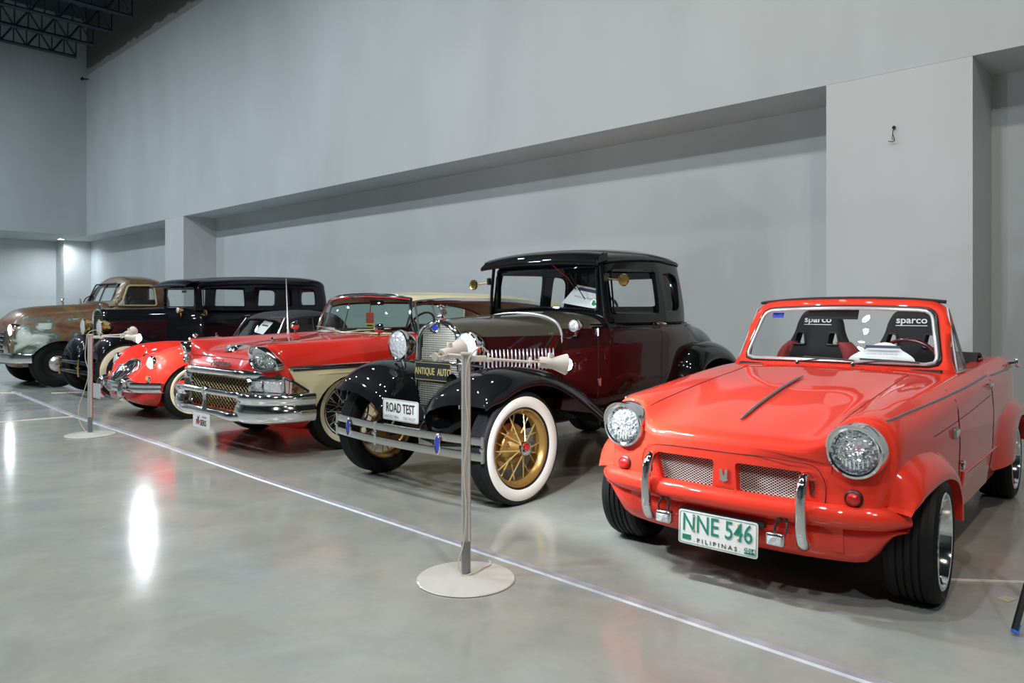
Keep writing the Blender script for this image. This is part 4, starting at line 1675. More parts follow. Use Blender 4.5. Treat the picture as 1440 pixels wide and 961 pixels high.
    new_obj('snap_buttons', sd, 'chrome', to)
    # fuel cap / mirror on the rear wing
    fc = BM()
    for sy in (1, ):
        p = side_pt(tree, -2.56, .865, sy)
        lathe(fc, [(0, .02), (.03, .018), (.034, .034), (.050, .036), (.056, .02), (.056, 0)], origin=p, axis=(-.2, sy, .25), n=24)
    new_obj('filler_cap', fc, 'chrome', car)
    # wheels
    wheel(car, (0, .69, .262), .262, .20, .200, 'deep', 1, rim_mat='chrome', steer=math.radians(3))
    wheel(car, (0, -.69, .262), .262, .20, .200, 'deep', -1, steer=math.radians(3))
    wheel(car, (-2.324, .665, .262), .262, .20, .200, 'deep', 1)
    wheel(car, (-2.324, -.665, .262), .262, .20, .200, 'deep', -1)
    # the underside and wheel housings
    ub = BM()
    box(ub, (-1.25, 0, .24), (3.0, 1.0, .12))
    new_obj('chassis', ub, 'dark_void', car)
    # paper lying on top of the dashboard
    pp = BM()
    rows = []
    for i in range(7):
        t = -1 + 2 * i / 6
        rows.append([Vector((-1.175, .23 + .19 * t, .918)), Vector((-1.24 + .03 * t * t, .23 + .175 * t, .985 - .03 * t * t)), Vector((-1.29 + .05 * t * t, .23 + .11 * t, 1.045 - .05 * t * t))])
    solid_sheet(pp, [crom(r, 3) for r in rows], .002)
    sg = tag(new_obj('paper_sign', pp, 'paper', None, loc=(1.2292, 3.6346, 0), rot=(0, 0, -2.28674)), 'curved white paper notice on the red convertible dashboard', 'paper sign')
    bar('heading', .19, .020, 'ink', sg, face_front(-1.243, .23, 1.008, pitch=-.65) @ Matrix.Translation((0, 0, .018)))
    text('print', 'VINTAGE CAR PHILIPPINES', .015, 'grey_ink', sg, face_front(-1.215, .23, .965, pitch=-.70) @ Matrix.Translation((0, 0, .018)), .001)
    return car


herald()

# ------------------------------------------------------------ pre-war cars: shared builders


def fender_sheet(crown, edge, y_in, y_crown, y_edge, sy, th=.008, k=5, drop_in=.10, skirt=.03, apron=False):
    """a rounded wing: crown and edge are (x, z) paths of equal length, swept across y"""
    c, e = crom(crown, k), crom(edge, k)
    bm = BM()
    rows = []
    for p, q in zip(c, e):
        zi = max(p.y - drop_in, min(p.y, .40) - .02)
        zf = min(max(p.y - .55, .36), zi - .01) if apron else zi - .01
        P = [(min(p.x, .30) if apron else p.x, y_in - .012, zf), (p.x, y_in - .004, zi), (p.x, (y_in + y_crown) / 2 + .01, p.y - .022), (p.x, y_crown, p.y), (p.x * .75 + q.x * .25, y_crown + (y_edge - y_crown) * .55, p.y - (p.y - q.y) * .22), (q.x * .85 + p.x * .15, y_crown + (y_edge - y_crown) * .90, p.y - (p.y - q.y) * .62), (q.x, y_edge, q.y), (q.x, y_edge - .004, q.y - skirt * .4)]
        rows.append(crom([(a, b * sy, cc) for a, b, cc in P], 3))
    solid_sheet(bm, rows, th * sy)
    return bm


def cabin(car, st, side_win, front, rear, mat, zb, zc_front, inset=.035, glass_mat='clear_glass', name='cabin', wall_y=.5):
    """closed upper body: st = (x, z top, half width at roof, half width at belt); openings cut through; panes fitted"""
    stations = []
    for (x, zt, ht, hb) in st:
        stations.append((x, [(0, zt), (ht * .5, zt - .012), (ht * .82, zt - .045), (ht * .97, zt - .085), (ht, zt - .14), (ht + (hb - ht) * .5, (zt + zb) / 2), (hb, zb + .02), (hb, zb), (0, zb)]))
    outer = loft(stations, sub=4, psub=3, sharp=(4, 7))
    xi0, xi1 = st[0][0] - inset, st[-1][0] + inset
    ist = []
    for (x, zt, ht, hb) in st:
        xx = min(max(x, xi1), xi0)
        ist.append((xx, zt - inset, ht - inset, hb - inset))
    ist2 = []
    for a in ist:
        if ist2 and abs(ist2[-1][0] - a[0]) < .012:
            ist2[-1] = a if a[2] > ist2[-1][2] else ist2[-1]
        else:
            ist2.append(a)
    inner = loft([(x, [(0, zt), (ht * .5, zt - .012), (ht * .82, zt - .045), (ht * .97, zt - .085), (ht, zt - .14), (ht + (hb - ht) * .5, (zt + zb) / 2), (hb, zb + .02), (hb, zb - .2), (0, zb - .2)]) for (x, zt, ht, hb) in ist2], sub=3, psub=3, sharp=(4, 7))
    cuts = [inner]
    for w in side_win:
        for sy in (1, -1):
            c = BM()
            prism(c, w, 'xz', wall_y * sy * .8, 1.1 * sy)
            cuts.append(c)
    xf, xr = st[0][0], st[-1][0]
    for f in front:
        c = BM()
        prism(c, f, 'yz', xf - .12, xf + .3)
        cuts.append(c)
    for f in rear:
        c = BM()
        prism(c, f, 'yz', xr - .3, xr + .12)
        cuts.append(c)
    bm = boolean(outer, cuts)
    o = new_obj(name, bm, mat, car, angle=40)
    # panes
    def yw(x, z):
        for i in range(len(st) - 1):
            a, b = st[i], st[i + 1]
            if b[0] <= x <= a[0]:
                t = (a[0] - x) / (a[0] - b[0])
                zt, ht, hb = a[1] + (b[1] - a[1]) * t, a[2] + (b[2] - a[2]) * t, a[3] + (b[3] - a[3]) * t
                break
        else:
            zt, ht, hb = st[-1][1:]
        u = (z - zb) / max(.01, (zt - .14 - zb))
        return hb + (ht - hb) * min(max(u, 0), 1) - .02
    for w in side_win:
        for sy in (1, -1):
            g = BM()
            vs = [g.verts.new((p[0], yw(p[0], p[1]) * sy, p[1])) for p in w]
            g.faces.new(vs)
            new_obj('side_window', g, glass_mat, car)
    return o


def radiator(car, x, outline, mesh_mat, shell_mat, r=.022, pitch=.018, wire=.0016):
    """outline: half profile (y, z) from top centre down to the bottom centre"""
    full = [(y, z) for y, z in outline] + [(-y, z) for y, z in outline[-2:0:-1]]
    sm = crom(full, 4, sharp=tuple(), closed=True)
    bm = BM()
    rows = []
    n = len(sm)
    cz = sum(p.y for p in sm) / n
    for p in sm:
        d = Vector((p.x, p.y - cz)).normalized()
        rows.append([Vector((x - .10, p.x + d.x * .004, p.y + d.y * .004)), Vector((x - .02, p.x + d.x * .006, p.y + d.y * .006)), Vector((x + .012, p.x, p.y)), Vector((x + .018, p.x - d.x * r, p.y - d.y * r)), Vector((x + .004, p.x - d.x * r * 1.7, p.y - d.y * r * 1.7)), Vector((x - .02, p.x - d.x * r * 1.8, p.y - d.y * r * 1.8))])
    grid(bm, rows, close_u=True)
    sh = new_obj('radiator_shell', bm, shell_mat, car, angle=60)
    inner = [(p.x - (Vector((p.x, p.y - cz)).normalized().x) * r * 1.5, p.y - (Vector((p.x, p.y - cz)).normalized().y) * r * 1.5) for p in sm]
    mesh_panel('radiator_guard', inner, mesh_mat, car, face_front(x - .002, 0, 0), pitch, wire, diamond=False)
    bm = BM()
    prism(bm, inner, 'yz', x - .06, x - .03)
    new_obj('radiator_core', bm, 'dark_void', car)
    return sh


def bullet_lamp(car, c, R, depth, shell, lens='lens', face=(1, 0, 0), name='headlamp'):
    bm = BM()
    lathe(bm, [(.012, R * .93), (.016, R * .97), (.010, R * 1.03), (-.012, R * 1.03), (-.02, R * .97), (-depth * .3, R * .93), (-depth * .65, R * .72), (-depth * .9, R * .36), (-depth, 0)], origin=c, axis=face, n=44, ends=False)
    o = new_obj(name, bm, shell, car)
    bm = BM()
    lathe(bm, [(.010, R * .94), (.020, R * .7), (.026, R * .4), (.028, 0)], origin=c, axis=face, n=40, ends=False)
    new_obj('lens', bm, lens, o)
    bm = BM()
    lathe(bm, [(-depth * .4, 0), (-depth * .35, R * .4), (-.01, R * .9)], origin=c, axis=face, n=32, ends=False)
    lathe(bm, [(-depth * .3, R * .12), (.0, R * .12), (.0, 0)], origin=c, axis=face, n=16)
    new_obj('reflector', bm, 'chrome', o)
    return o


def louvre_row(car, name, xs, y_of, z0, z1, mat, sy=1, w=.016, dep=.012):
    bm = BM()
    for x in xs:
        y = y_of(x)
        rows = []
        for z in [z0 + (z1 - z0) * i / 8 for i in range(9)]:
            e = math.sin(PI * (z - z0) / (z1 - z0)) ** .25 if 0 < (z - z0) / (z1 - z0) < 1 else 0
            rows.append([Vector((x - w / 2, (y) * sy, z)), Vector((x - w * .15, (y + dep * e) * sy, z)), Vector((x + w * .25, (y + dep * .9 * e) * sy, z)), Vector((x + w / 2, (y - .001) * sy, z))])
        grid(bm, rows)
    o = new_obj(name, bm, mat, car, angle=60)
    return o


# ------------------------------------------------------------ black and maroon coupe


def coupe():
    OX, OY = -.4851, 5.2175
    car = thing('coupe_car', 'black and dark maroon 1930s coupe with gold wire wheels and white sidewalls', 'car', (OX, OY, 0), HA)
    wz = .360
    # cowl and body below the belt
    st = [
        (-.77, [(0, 1.205), (.18, 1.195), (.32, 1.155), (.41, 1.10), (.440, 1.03), (.450, .85), (.46, .60), (.44, .50), (0, .50)]),
        (-.90, [(0, 1.222), (.20, 1.212), (.37, 1.175), (.48, 1.12), (.525, 1.05), (.535, .85), (.535, .60), (.50, .48), (0, .48)]),
        (-1.06, [(0, 1.235), (.24, 1.228), (.44, 1.20), (.56, 1.145), (.60, 1.08), (.615, .85), (.61, .60), (.57, .46), (0, .46)]),
        (-1.12, [(0, 1.20), (.25, 1.20), (.46, 1.19), (.60, 1.155), (.635, 1.09), (.645, .85), (.635, .60), (.59, .46), (0, .46)]),
        (-1.40, [(0, 1.15), (.25, 1.15), (.46, 1.15), (.61, 1.148), (.655, 1.09), (.665, .85), (.655, .60), (.60, .46), (0, .46)]),
        (-1.85, [(0, 1.15), (.25, 1.15), (.46, 1.15), (.61, 1.148), (.660, 1.09), (.668, .85), (.655, .60), (.60, .46), (0, .46)]),
        (-2.28, [(0, 1.15), (.25, 1.15), (.46, 1.15), (.58, 1.14), (.625, 1.08), (.640, .85), (.62, .60), (.57, .46), (0, .46)]),
        (-2.55, [(0, 1.145), (.24, 1.14), (.43, 1.12), (.53, 1.09), (.580, 1.02), (.600, .82), (.58, .60), (.53, .46), (0, .46)]),
        (-2.85, [(0, 1.10), (.22, 1.095), (.39, 1.07), (.48, 1.03), (.530, .95), (.555, .78), (.54, .58), (.50, .46), (0, .46)]),
        (-3.10, [(0, .98), (.20, .975), (.35, .95), (.43, .91), (.480, .85), (.505, .72), (.50, .56), (.46, .46), (0, .46)]),
        (-3.25, [(0, .80), (.18, .80), (.31, .78), (.38, .75), (.420, .70), (.44, .62), (.44, .52), (.42, .46), (0, .46)]),
    ]
    bm = loft(st, sub=5, psub=4, sharp=(7,))
    cut = BM()
    prism(cut, [(-1.20, -.55), (-1.20, .55), (-2.2, .53), (-2.2, -.53)], 'xy', .6, 1.3)
    bm = boolean(bm, [cut])
    tree = bvh(bm)
    # black band along the belt, maroon panels below: separate painted pieces
    cowl = split_off(bm, [((0, 0, 1.10), (0, 0, 1)), ((-1.075, 0, 0), (1, 0, 0))], lambda c, n: c.z > 1.10 and c.x > -1.075 and c.z > 1.10)
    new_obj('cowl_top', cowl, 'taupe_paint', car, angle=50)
    band = split_off(bm, [((0, 0, 1.10), (0, 0, 1)), ((-1.02, 0, 0), (1, 0, 0))], lambda c, n: c.z > 1.10 or c.x < -2.30)
    doors = {}
    for sy in (1, -1):
        planes = [((-1.79, 0, 0), (1, 0, 0)), ((0, 0, .50), (0, 0, 1))] if sy == 1 else []
        doors[sy] = split_off(bm, planes, lambda c, n, sy=sy: -1.79 < c.x < -1.02 and .50 < c.z < 1.1 and n.y * sy > .3 and c.y * sy > .50)
    body = new_obj('body', bm, 'maroon_paint', car)
    new_obj('upper_panels', band, 'black_paint', car)
    sm = BM()
    for sy in (1, -1):
        tube(sm, [side_pt(tree, -1.02, .50 + .055 * i, sy, .0005) for i in range(12)], .003, 4)
        tube(sm, [side_pt(tree, -1.79, .50 + .055 * i, sy, .0005) for i in range(12)], .003, 4)
    new_obj('door_gap', sm, 'seam', body)
    mo = BM()
    for sy in (1, -1):
        tube(mo, [side_pt(tree, -1.0 - .08 * i, 1.108, sy, .002) for i in range(20)], .009, 6, flat=(.7, 1))
        tube(mo, [side_pt(tree, -1.0 - .08 * i, 1.128, sy, .0) for i in range(18)], .007, 6, flat=(.7, 1))
    new_obj('belt_moulding', mo, 'black_paint', body)
    for sy in (1, -1):
        d = new_obj('door', doors[sy], 'maroon_paint', car)
        h = BM()
        for z in (1.075, .70):
            p = side_pt(tree, -1.02, z, sy)
            box(h, p + Vector((0, .006 * sy, 0)), (.036, .016, .052), bevel=.006)
            lathe(h, [(-.03, .009), (.03, .009)], origin=p + Vector((0, .016 * sy, 0)), axis='Z', n=10)
        new_obj('hinges', h, 'chrome', d)
        h = BM()
        p = side_pt(tree, -1.74, 1.13, sy)
        tube(h, [p, p + Vector((0, .045 * sy, 0)), p + Vector((-.02, .055 * sy, 0)), p + Vector((-.10, .05 * sy, -.005))], [.013, .010, .010, .008], 8, smooth=3)
        lathe(h, [(0, .02), (.01, .018), (.012, 0)], origin=p, axis=(0, sy, 0), n=14)
        new_obj('door_handle', h, 'chrome', d)
    # hood: taupe top, maroon louvred sides
    hs_ = [(.030, 1.165, .205, .225), (-.20, 1.180, .262, .285), (-.45, 1.192, .325, .350), (-.775, 1.205, .405, .438)]
    rows = []
    for i in range(25):
        x = .03 - .805 * i / 24
        zt = pchip([-a[0] for a in hs_], [a[1] for a in hs_], -x)
        w1 = pchip([-a[0] for a in hs_], [a[2] for a in hs_], -x)
        w2 = pchip([-a[0] for a in hs_], [a[3] for a in hs_], -x)
        half = [(0, zt + .004), (w1 * .45, zt - .006), (w1 * .80, zt - .035), (w1 * .98, zt - .072), (w2, 1.062), (w2 + .002, 1.05)]
        cv = crom(half, 4)
        rows.append([Vector((x, p.x, p.y)) for p in cv[::-1]] + [Vector((x, -p.x, p.y)) for p in cv[1:]])
    bm = BM()
    solid_sheet(bm, rows, .006)
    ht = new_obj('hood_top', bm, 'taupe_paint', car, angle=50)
    bm = BM()
    tube(bm, [rows[i][len(rows[0]) // 2] + Vector((0, 0, .001)) for i in range(25)], .005, 6)
    new_obj('hood_hinge', bm, 'taupe_paint', ht)

    def wy(x):
        return pchip([-a[0] for a in hs_], [a[3] for a in hs_], -x)
    for sy in (1, -1):
        bm = BM()
        rr = [[Vector((x, wy(x) * sy, 1.052)), Vector((x, (wy(x) + .004) * sy, .98)), Vector((x, (wy(x) + .006) * sy, .80)), Vector((x, (wy(x) + .004) * sy, .66))] for x in [.03 - .805 * i / 20 for i in range(21)]]
        solid_sheet(bm, rr, .006 * sy)
        hso = new_obj('hood_side', bm, 'maroon_paint', car)
        lx = [-.10 - i * .0315 for i in range(20)]
        for x in lx:
            louvre_row(hso, 'louvre', [x], lambda x: wy(x) + .006, .790, .970, 'louvre_metal', sy)
        bm = BM()
        tube(bm, [(x, (wy(x) + .005) * sy, 1.01) for x in [.0 - .77 * i / 10 for i in range(11)]], .0025, 4)
        new_obj('hood_bead', bm, 'seam', hso)
    # bright bands at both ends of the hood
    bm = BM()
    for k in (24,):
        r = rows[k]
        tube(bm, [Vector((r[0].x - .004, r[0].y, .62))] + [p + Vector((-.002, 0, .007)) for p in r] + [Vector((r[-1].x - .004, r[-1].y, .62))], .010, 8)
    new_obj('cowl_band', bm, 'bright_trim', car)
    bm = BM()
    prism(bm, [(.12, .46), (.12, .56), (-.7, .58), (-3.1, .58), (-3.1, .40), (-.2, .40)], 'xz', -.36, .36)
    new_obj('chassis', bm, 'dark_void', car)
    rad = [(0, 1.172), (.09, 1.150), (.165, 1.115), (.215, 1.06), (.235, .97), (.240, .80), (.236, .60), (.225, .46), (.15, .425), (0, .42)]
    rs = radiator(car, .045, rad, 'stone_guard', 'chrome', .017, .0155, .0015)
    bm = BM()
    lathe(bm, [(0, .056), (.008, .056), (.014, .046), (.010, .036)], axis='X', n=32, ends=False)
    bmesh.ops.scale(bm, vec=(1, 1, .72), verts=bm.verts[:])
    bmesh.ops.translate(bm, vec=(.072, 0, 1.116), verts=bm.verts[:])
    em = new_obj('emblem', bm, 'chrome', rs)
    bm = BM()
    lathe(bm, [(.004, .032), (.008, .026), (.009, 0)], axis='X', n=32)
    bmesh.ops.scale(bm, vec=(1, 1, .66), verts=bm.verts[:])
    bmesh.ops.translate(bm, vec=(.072, 0, 1.116), verts=bm.verts[:])
    new_obj('enamel', bm, 'blue_enamel', em)
    # radiator cap figure: a small perched bird
    bm = BM()
    lathe(bm, [(0, .036), (.015, .038), (.022, .030), (.036, .026), (.045, .030), (.050, .012), (.050, 0)], origin=(.02, 0, 1.168), axis='Z', n=20)
    tube(bm, [(.045, 0, 1.262), (.030, 0, 1.262), (.010, 0, 1.250), (-.012, 0, 1.232), (-.030, 0, 1.212)], [.006, .015, .022, .016, .006], 10, smooth=3)
    tube(bm, [(.058, 0, 1.266), (.045, 0, 1.268), (.032, 0, 1.262)], [.002, .011, .008], 8, smooth=2)
    for sy in (1, -1):
        tube(bm, [(.02, .01 * sy, 1.250), (.0, .03 * sy, 1.262), (-.03, .045 * sy, 1.258)], [.010, .009, .003], 8, smooth=3, flat=(1, .4))
        tube(bm, [(.01, .008 * sy, 1.235), (.012, .01 * sy, 1.212)], .005, 6)
    new_obj('cap_figure', bm, 'chrome', rs)
    # lamps on a cross bar, horn
    for sy in (1, -1):
        hl = bullet_lamp(car, (.11, .36 * sy, .985), .108, .15, 'chrome', 'lens' if sy < 0 else 'lens')
        bm = BM()
        tube(bm, [(.07, .36 * sy, .88), (.06, .36 * sy, .80), (.03, .44 * sy, .72)], [.02, .014, .012], 10, smooth=3)
        lathe(bm, [(0, .035), (.02, .025), (.03, .015)], origin=(.06, .40 * sy, .735), axis='Z', n=16)
        new_obj('stalk', bm, 'chrome', hl)
    bm = BM()
    tube(bm, [(.06, -.46, .865), (.08, -.3, .875), (.09, 0, .872), (.08, .3, .875), (.06, .46, .865)], .011, 10, smooth=4)
    new_obj('lamp_bar', bm, 'chrome', car)
    bm = BM()
    hc = (.19, .305, .765)
    lathe(bm, [(-.16, .02), (-.10, .022), (-.04, .028), (-.01, .048), (.0, .055), (.006, .052), (-.01, .040), (-.05, .020), (-.05, 0)], origin=hc, axis='X', n=36)
    ho = new_obj('horn', bm, 'black_paint', car)
    bm = BM()
    lathe(bm, [(-.24, 0), (-.24, .045), (-.23, .05), (-.17, .05), (-.16, .03)], origin=hc, axis='X', n=28)
    new_obj('horn_motor', bm, 'steel', ho)
    # signs
    bm = BM()
    pm = face_front(.115, .022, .812)
    prism_m(bm, [(-.188, -.063), (.188, -.063), (.188, .063), (-.188, .063)], pm, .004)
    po = new_obj('slogan_plate', bm, 'sign_black', car)
    text('lettering', 'ANTIQUE  AUTO', .070, 'sign_gold', po, pm @ Matrix.Translation((-.0, -.002, .005)), .002, xs=.70)
    bm = BM()
    tube(bm, [pm @ Vector((a, b, .004)) for a, b in ((-.184, -.059), (.184, -.059), (.184, .059), (-.184, .059))], .0015, 4, closed=True)
    new_obj('border', bm, 'sign_gold', po)
    bm = BM()
    pm = face_front(.36, -.025, .562)
    prism_m(bm, rpoly([(-.188, -.072), (.188, -.072), (.188, .072), (-.188, .072)], .014, 4), pm, .004)
    po = new_obj('number_plate', bm, 'plate_white', car)
    text('lettering', 'ROAD TEST', .088, 'plate_black', po, pm @ Matrix.Translation((.0, .012, .005)), .002, xs=.66, bold=.0008)
    text('town_name', 'SANCHEZ MIRA', .029, 'grey_ink', po, pm @ Matrix.Translation((-.095, -.048, .005)), .001, xs=.80)
    text('province_name', 'CAG VALLEY', .029, 'grey_ink', po, pm @ Matrix.Translation((.10, -.048, .005)), .001, xs=.80)
    bm = BM()
    tube(bm, [pm @ Vector((a, b, .004)) for a, b in rpoly([(-.183, -.067), (.183, -.067), (.183, .067), (-.183, .067)], .01, 3)], .0012, 4, closed=True)
    new_obj('border', bm, 'plate_black', po)
    bm = BM()
    tube(bm, [(.33, .165, .60), (.33, .19, .56), (.32, .20, .50), (.30, .24, .46), (.20, .27, .45)], .010, 8, smooth=4)
    tube(bm, [(.34, -.1, .51), (.38, -.1, .45)], .008, 6)
    new_obj('plate_bracket', bm, 'black_plastic', car)
    # crank hole cover and starting handle
    bm = BM()
    tube(bm, [(.07 + .0, math.cos(t) * .02, .475 + math.sin(t) * .028) for t in [2 * PI * i / 16 for i in range(16)]], .006, 6, closed=True)
    tube(bm, [(.10, -.02, .47), (.16, -.03, .46), (.18, -.04, .42), (.18, -.045, .33)], .006, 6, smooth=3)
    new_obj('crank', bm, 'worn_chrome', car)
    # bumper: twin bars, clamps and blue enamel ovals
    def bx(y):
        return .425 - .065 * (y / .77) ** 2
    ys = [-.77 + 1.54 * i / 24 for i in range(25)]
    bmo = BM()
    for z in (.447, .352):
        rows_ = [[Vector((bx(y) + a, y, z + b)) for a, b in ((-.006, -.026), (.006, -.024), (.009, 0), (.006, .024), (-.006, .026))] for y in ys]
        V = grid(bmo, rows_, close_v=True)
        bmo.faces.new(V[0])
        bmo.faces.new(V[-1])
    bo = new_obj('front_bumper', bmo, 'worn_chrome', car, angle=50)
    for y in (-.765, .765, .0 - .22):
        bm = BM()
        tube(bm, [(bx(y) + .004, y, .318), (bx(y) + .004, y, .478)], .011, 10)
        for z in (.400,):
            lathe(bm, [(0, .014), (.014, .012), (.016, 0)], origin=(bx(y) + .006, y, z), axis='X', n=12)
        new_obj('bumper_clamp', bm, 'chrome', bo)
    for y in (-.56, .42):
        bm = BM()
        lathe(bm, [(0, .05), (.008, .05), (.014, .044), (.012, .040)], axis='X', n=36, ends=False)
        bmesh.ops.scale(bm, vec=(1, .52, 1.35), verts=bm.verts[:])
        bmesh.ops.translate(bm, vec=(bx(y) + .008, y, .40), verts=bm.verts[:])
        oo = new_obj('bumper_badge', bm, 'chrome', bo)
        bm = BM()
        lathe(bm, [(.004, .042), (.010, .038), (.011, 0)], axis='X', n=36)
        bmesh.ops.scale(bm, vec=(1, .50, 1.35), verts=bm.verts[:])
        bmesh.ops.translate(bm, vec=(bx(y) + .008, y, .40), verts=bm.verts[:])
        en = new_obj('enamel', bm, 'blue_enamel', oo)
    for sy in (1, -1):
        bm = BM()
        tube(bm, [(bx(.35) - .01, .35 * sy, .40), (.30, .34 * sy, .44), (.10, .33 * sy, .50)], .014, 6, flat=(.6, 1.6))
        new_obj('bumper_arm', bm, 'black_plastic', bo)
    bm = BM()
    tube(bm, [(.02, -.52, wz), (.02, 0, .30), (.02, .52, wz)], .022, 8)
    tube(bm, [(.10, -.40, .37), (.16, 0, .40), (.10, .40, .37)], .03, 6, flat=(1.4, .5))
    new_obj('front_axle', bm, 'dark_steel', car)
    # wings and running boards
    crown = [(.385, .655), (.345, .735), (.27, .805), (.15, .848), (.0, .862), (-.15, .853), (-.346, .822), (-.556, .752), (-.779, .632), (-.96, .50), (-1.10, .40)]
    edge = [(.370, .650), (.325, .672), (.235, .690), (.115, .738), (-.03, .766), (-.13, .768), (-.26, .745), (-.425, .678), (-.645, .553), (-.85, .435), (-1.06, .375)]
    rcrown = [(-2.12 + 0.0, .42), (-2.10, .60), (-2.13, .78), (-2.25, .90), (-2.45, .945), (-2.66, .94), (-2.86, .88), (-3.02, .76), (-3.12, .60), (-3.18, .46)]
    redge = [(-2.17, .40), (-2.17, .56), (-2.22, .70), (-2.32, .79), (-2.47, .825), (-2.64, .82), (-2.80, .77), (-2.94, .67), (-3.03, .54), (-3.08, .42)]
    for sy in (1, -1):
        new_obj('front_wing', fender_sheet(crown, edge, .26, .60, .795, sy, drop_in=.10, apron=True), 'black_paint', car, angle=60)
        new_obj('rear_wing', fender_sheet(rcrown, redge, .48, .66, .80, sy, drop_in=.05), 'black_paint', car, angle=60)
        bm = BM()
        box(bm, (-1.62, .70 * sy, .365), (1.14, .20, .035), bevel=.01)
        prism(bm, [(-1.05, .37), (-1.05, .50), (-2.15, .50), (-2.15, .37)], 'xz', .585 * sy, .60 * sy)
        new_obj('running_board', bm, 'black_paint', car)
    # cabin
    hx = [(-1.105, 1.675, .545, .600), (-1.14, 1.700, .565, .618), (-1.40, 1.745, .590, .652), (-1.80, 1.762, .595, .655), (-2.12, 1.745, .585, .640), (-2.24, 1.722, .555, .620), (-2.315, 1.69, .48, .575)]
    win1 = rpoly([(-1.165, 1.215), (-1.165, 1.545), (-1.785, 1.560), (-1.785, 1.205)], .035, 4)
    win2 = rpoly([(-1.90, 1.225), (-1.90, 1.555), (-2.13, 1.545), (-2.13, 1.225)], [.03, .05, .10, .08], 4)
    fro = rpoly([(-.535, 1.235), (-.525, 1.575), (.525, 1.575), (.535, 1.235), (0, 1.262)], [.02, .02, .02, .02, .3], 4)
    rea = rpoly([(-.32, 1.27), (-.32, 1.52), (.32, 1.52), (.32, 1.27)], .06, 4)
    cab = cabin(car, hx, [win1, win2], [fro], [rea], 'black_paint', 1.14, 1.2)
    for nm, x, poly in (('windscreen', -1.125, fro), ('rear_window', -2.295, rea)):
        g = BM()
        g.faces.new([g.verts.new((x, p[0], p[1])) for p in poly])
        new_obj(nm, g, 'clear_glass', car)
    bm = BM()
    loopw = rpoly([(-.535, 1.235), (-.525, 1.575), (.525, 1.575), (.535, 1.235), (0, 1.262)], [.02, .02, .02, .02, .3], 6)
    tube(bm, [(-1.098, p[0], p[1]) for p in loopw], .012, 6, closed=True)
    new_obj('windscreen_frame', bm, 'navy_black_paint', car)
    bm = BM()
    for sy in (1, -1):
        tube(bm, [(p[0], .640 * sy - (p[1] - 1.2) * .10 * sy, p[1]) for p in win1], .008, 6, closed=True)
        tube(bm, [(p[0], .634 * sy - (p[1] - 1.2) * .10 * sy, p[1]) for p in win2], .008, 6, closed=True)
        tube(bm, [(-1.10, .612 * sy, 1.14), (-1.085, .59 * sy, 1.40), (-1.09, .565 * sy, 1.64)], .014, 8)
        tube(bm, [(-1.12, .60 * sy, 1.615), (-1.5, .606 * sy, 1.645), (-1.9, .606 * sy, 1.655), (-2.2, .575 * sy, 1.63), (-2.31, .48 * sy, 1.60)], .010, 6, smooth=4)
    new_obj('drip_moulding', bm, 'black_paint', cab)
    # visor over the windscreen
    rows_ = []
    for i in range(17):
        t = -1 + 2 * i / 16
        y = .60 * t
        dr = .035 * abs(t) ** 2.5
        rows_.append([Vector((-1.13, y * .97, 1.708 - dr)), Vector((-1.06, y, 1.690 - dr)), Vector((-1.01, y, 1.655 - dr)), Vector((-.985, y * 1.03, 1.610 - dr * .7)), Vector((-.99, y * 1.03, 1.600 - dr * .7))])
    bm = BM()
    solid_sheet(bm, [crom(r, 3) for r in rows_], .010)
    for sy in (1, -1):
        prism(bm, [(-1.12, 1.62), (-1.12, 1.68), (-1.02, 1.645), (-.99, 1.59)], 'xz', .575 * sy, .61 * sy)
    new_obj('sun_visor', bm, 'black_paint', car, angle=60)
    # wiper, mirrors, cowl lamps
    bm = BM()
    tube(bm, [(-1.085, .10, 1.60), (-1.08, .25, 1.50), (-1.078, .34, 1.40)], .004, 6)
    tube(bm, [(-1.09, .26, 1.53), (-1.09, .42, 1.32)], .004, 6)
    new_obj('wiper', bm, 'chrome', car)
    for sy in (1, -1):
        bm = BM()
        p = Vector((-1.085, .62 * sy, 1.475))
        tube(bm, [p, p + Vector((.0, .03 * sy, .0)), p + Vector((.01, .10 * sy, -.01)), p + Vector((.02, .17 * sy, -.016))], .007, 8)
        lathe(bm, [(-.02, 0), (-.012, .042), (.002, .047), (.006, .045), (.008, 0)], origin=p + Vector((.02, .175 * sy, -.014)), axis=(-1, 0, 0), n=32)
        for k in range(6):
            a = 2 * PI * k / 6
            lathe(bm, [(0, .004), (.004, .003), (.004, 0)], origin=p + Vector((.038, .175 * sy + math.cos(a) * .026, -.014 + math.sin(a) * .026)), axis='X', n=8)
        mo_ = new_obj('door_mirror', bm, 'brass', car)
        bm = BM()
        box(bm, p + Vector((0, .005 * sy, .012)), (.03, .03, .06), bevel=.006)
        new_obj('mirror_clamp', bm, 'black_plastic', mo_)
        cl = bullet_lamp(car, (-.765, .575 * sy, 1.125), .046, .09, 'chrome', 'lens', name='cowl_lamp')
        bm = BM()
        tube(bm, [(-.79, .575 * sy, 1.085), (-.79, .56 * sy, 1.05), (-.785, .50 * sy, 1.035), (-.78, .44 * sy, 1.035)], .009, 8, smooth=3)
        new_obj('stalk', bm, 'chrome', cl)
    # inside
    bm = BM()
    box(bm, (-1.95, 0, .95), (.18, 1.05, .55), (0, -.15, 0), bevel=.05)
    box(bm, (-1.62, 0, .72), (.5, 1.05, .22), bevel=.05)
    new_obj('bench_seat', bm, 'interior_brown', car)
    bm = BM()
    lathe(bm, [(0, 0), (.0, .02)], origin=(-1.42, .28, 1.15), axis=(-.6, 0, .8), n=12)
    sc_ = Vector((-1.42, .28, 1.18))
    u1, u2 = Vector((0, 1, 0)), Vector((-.55, 0, .83))
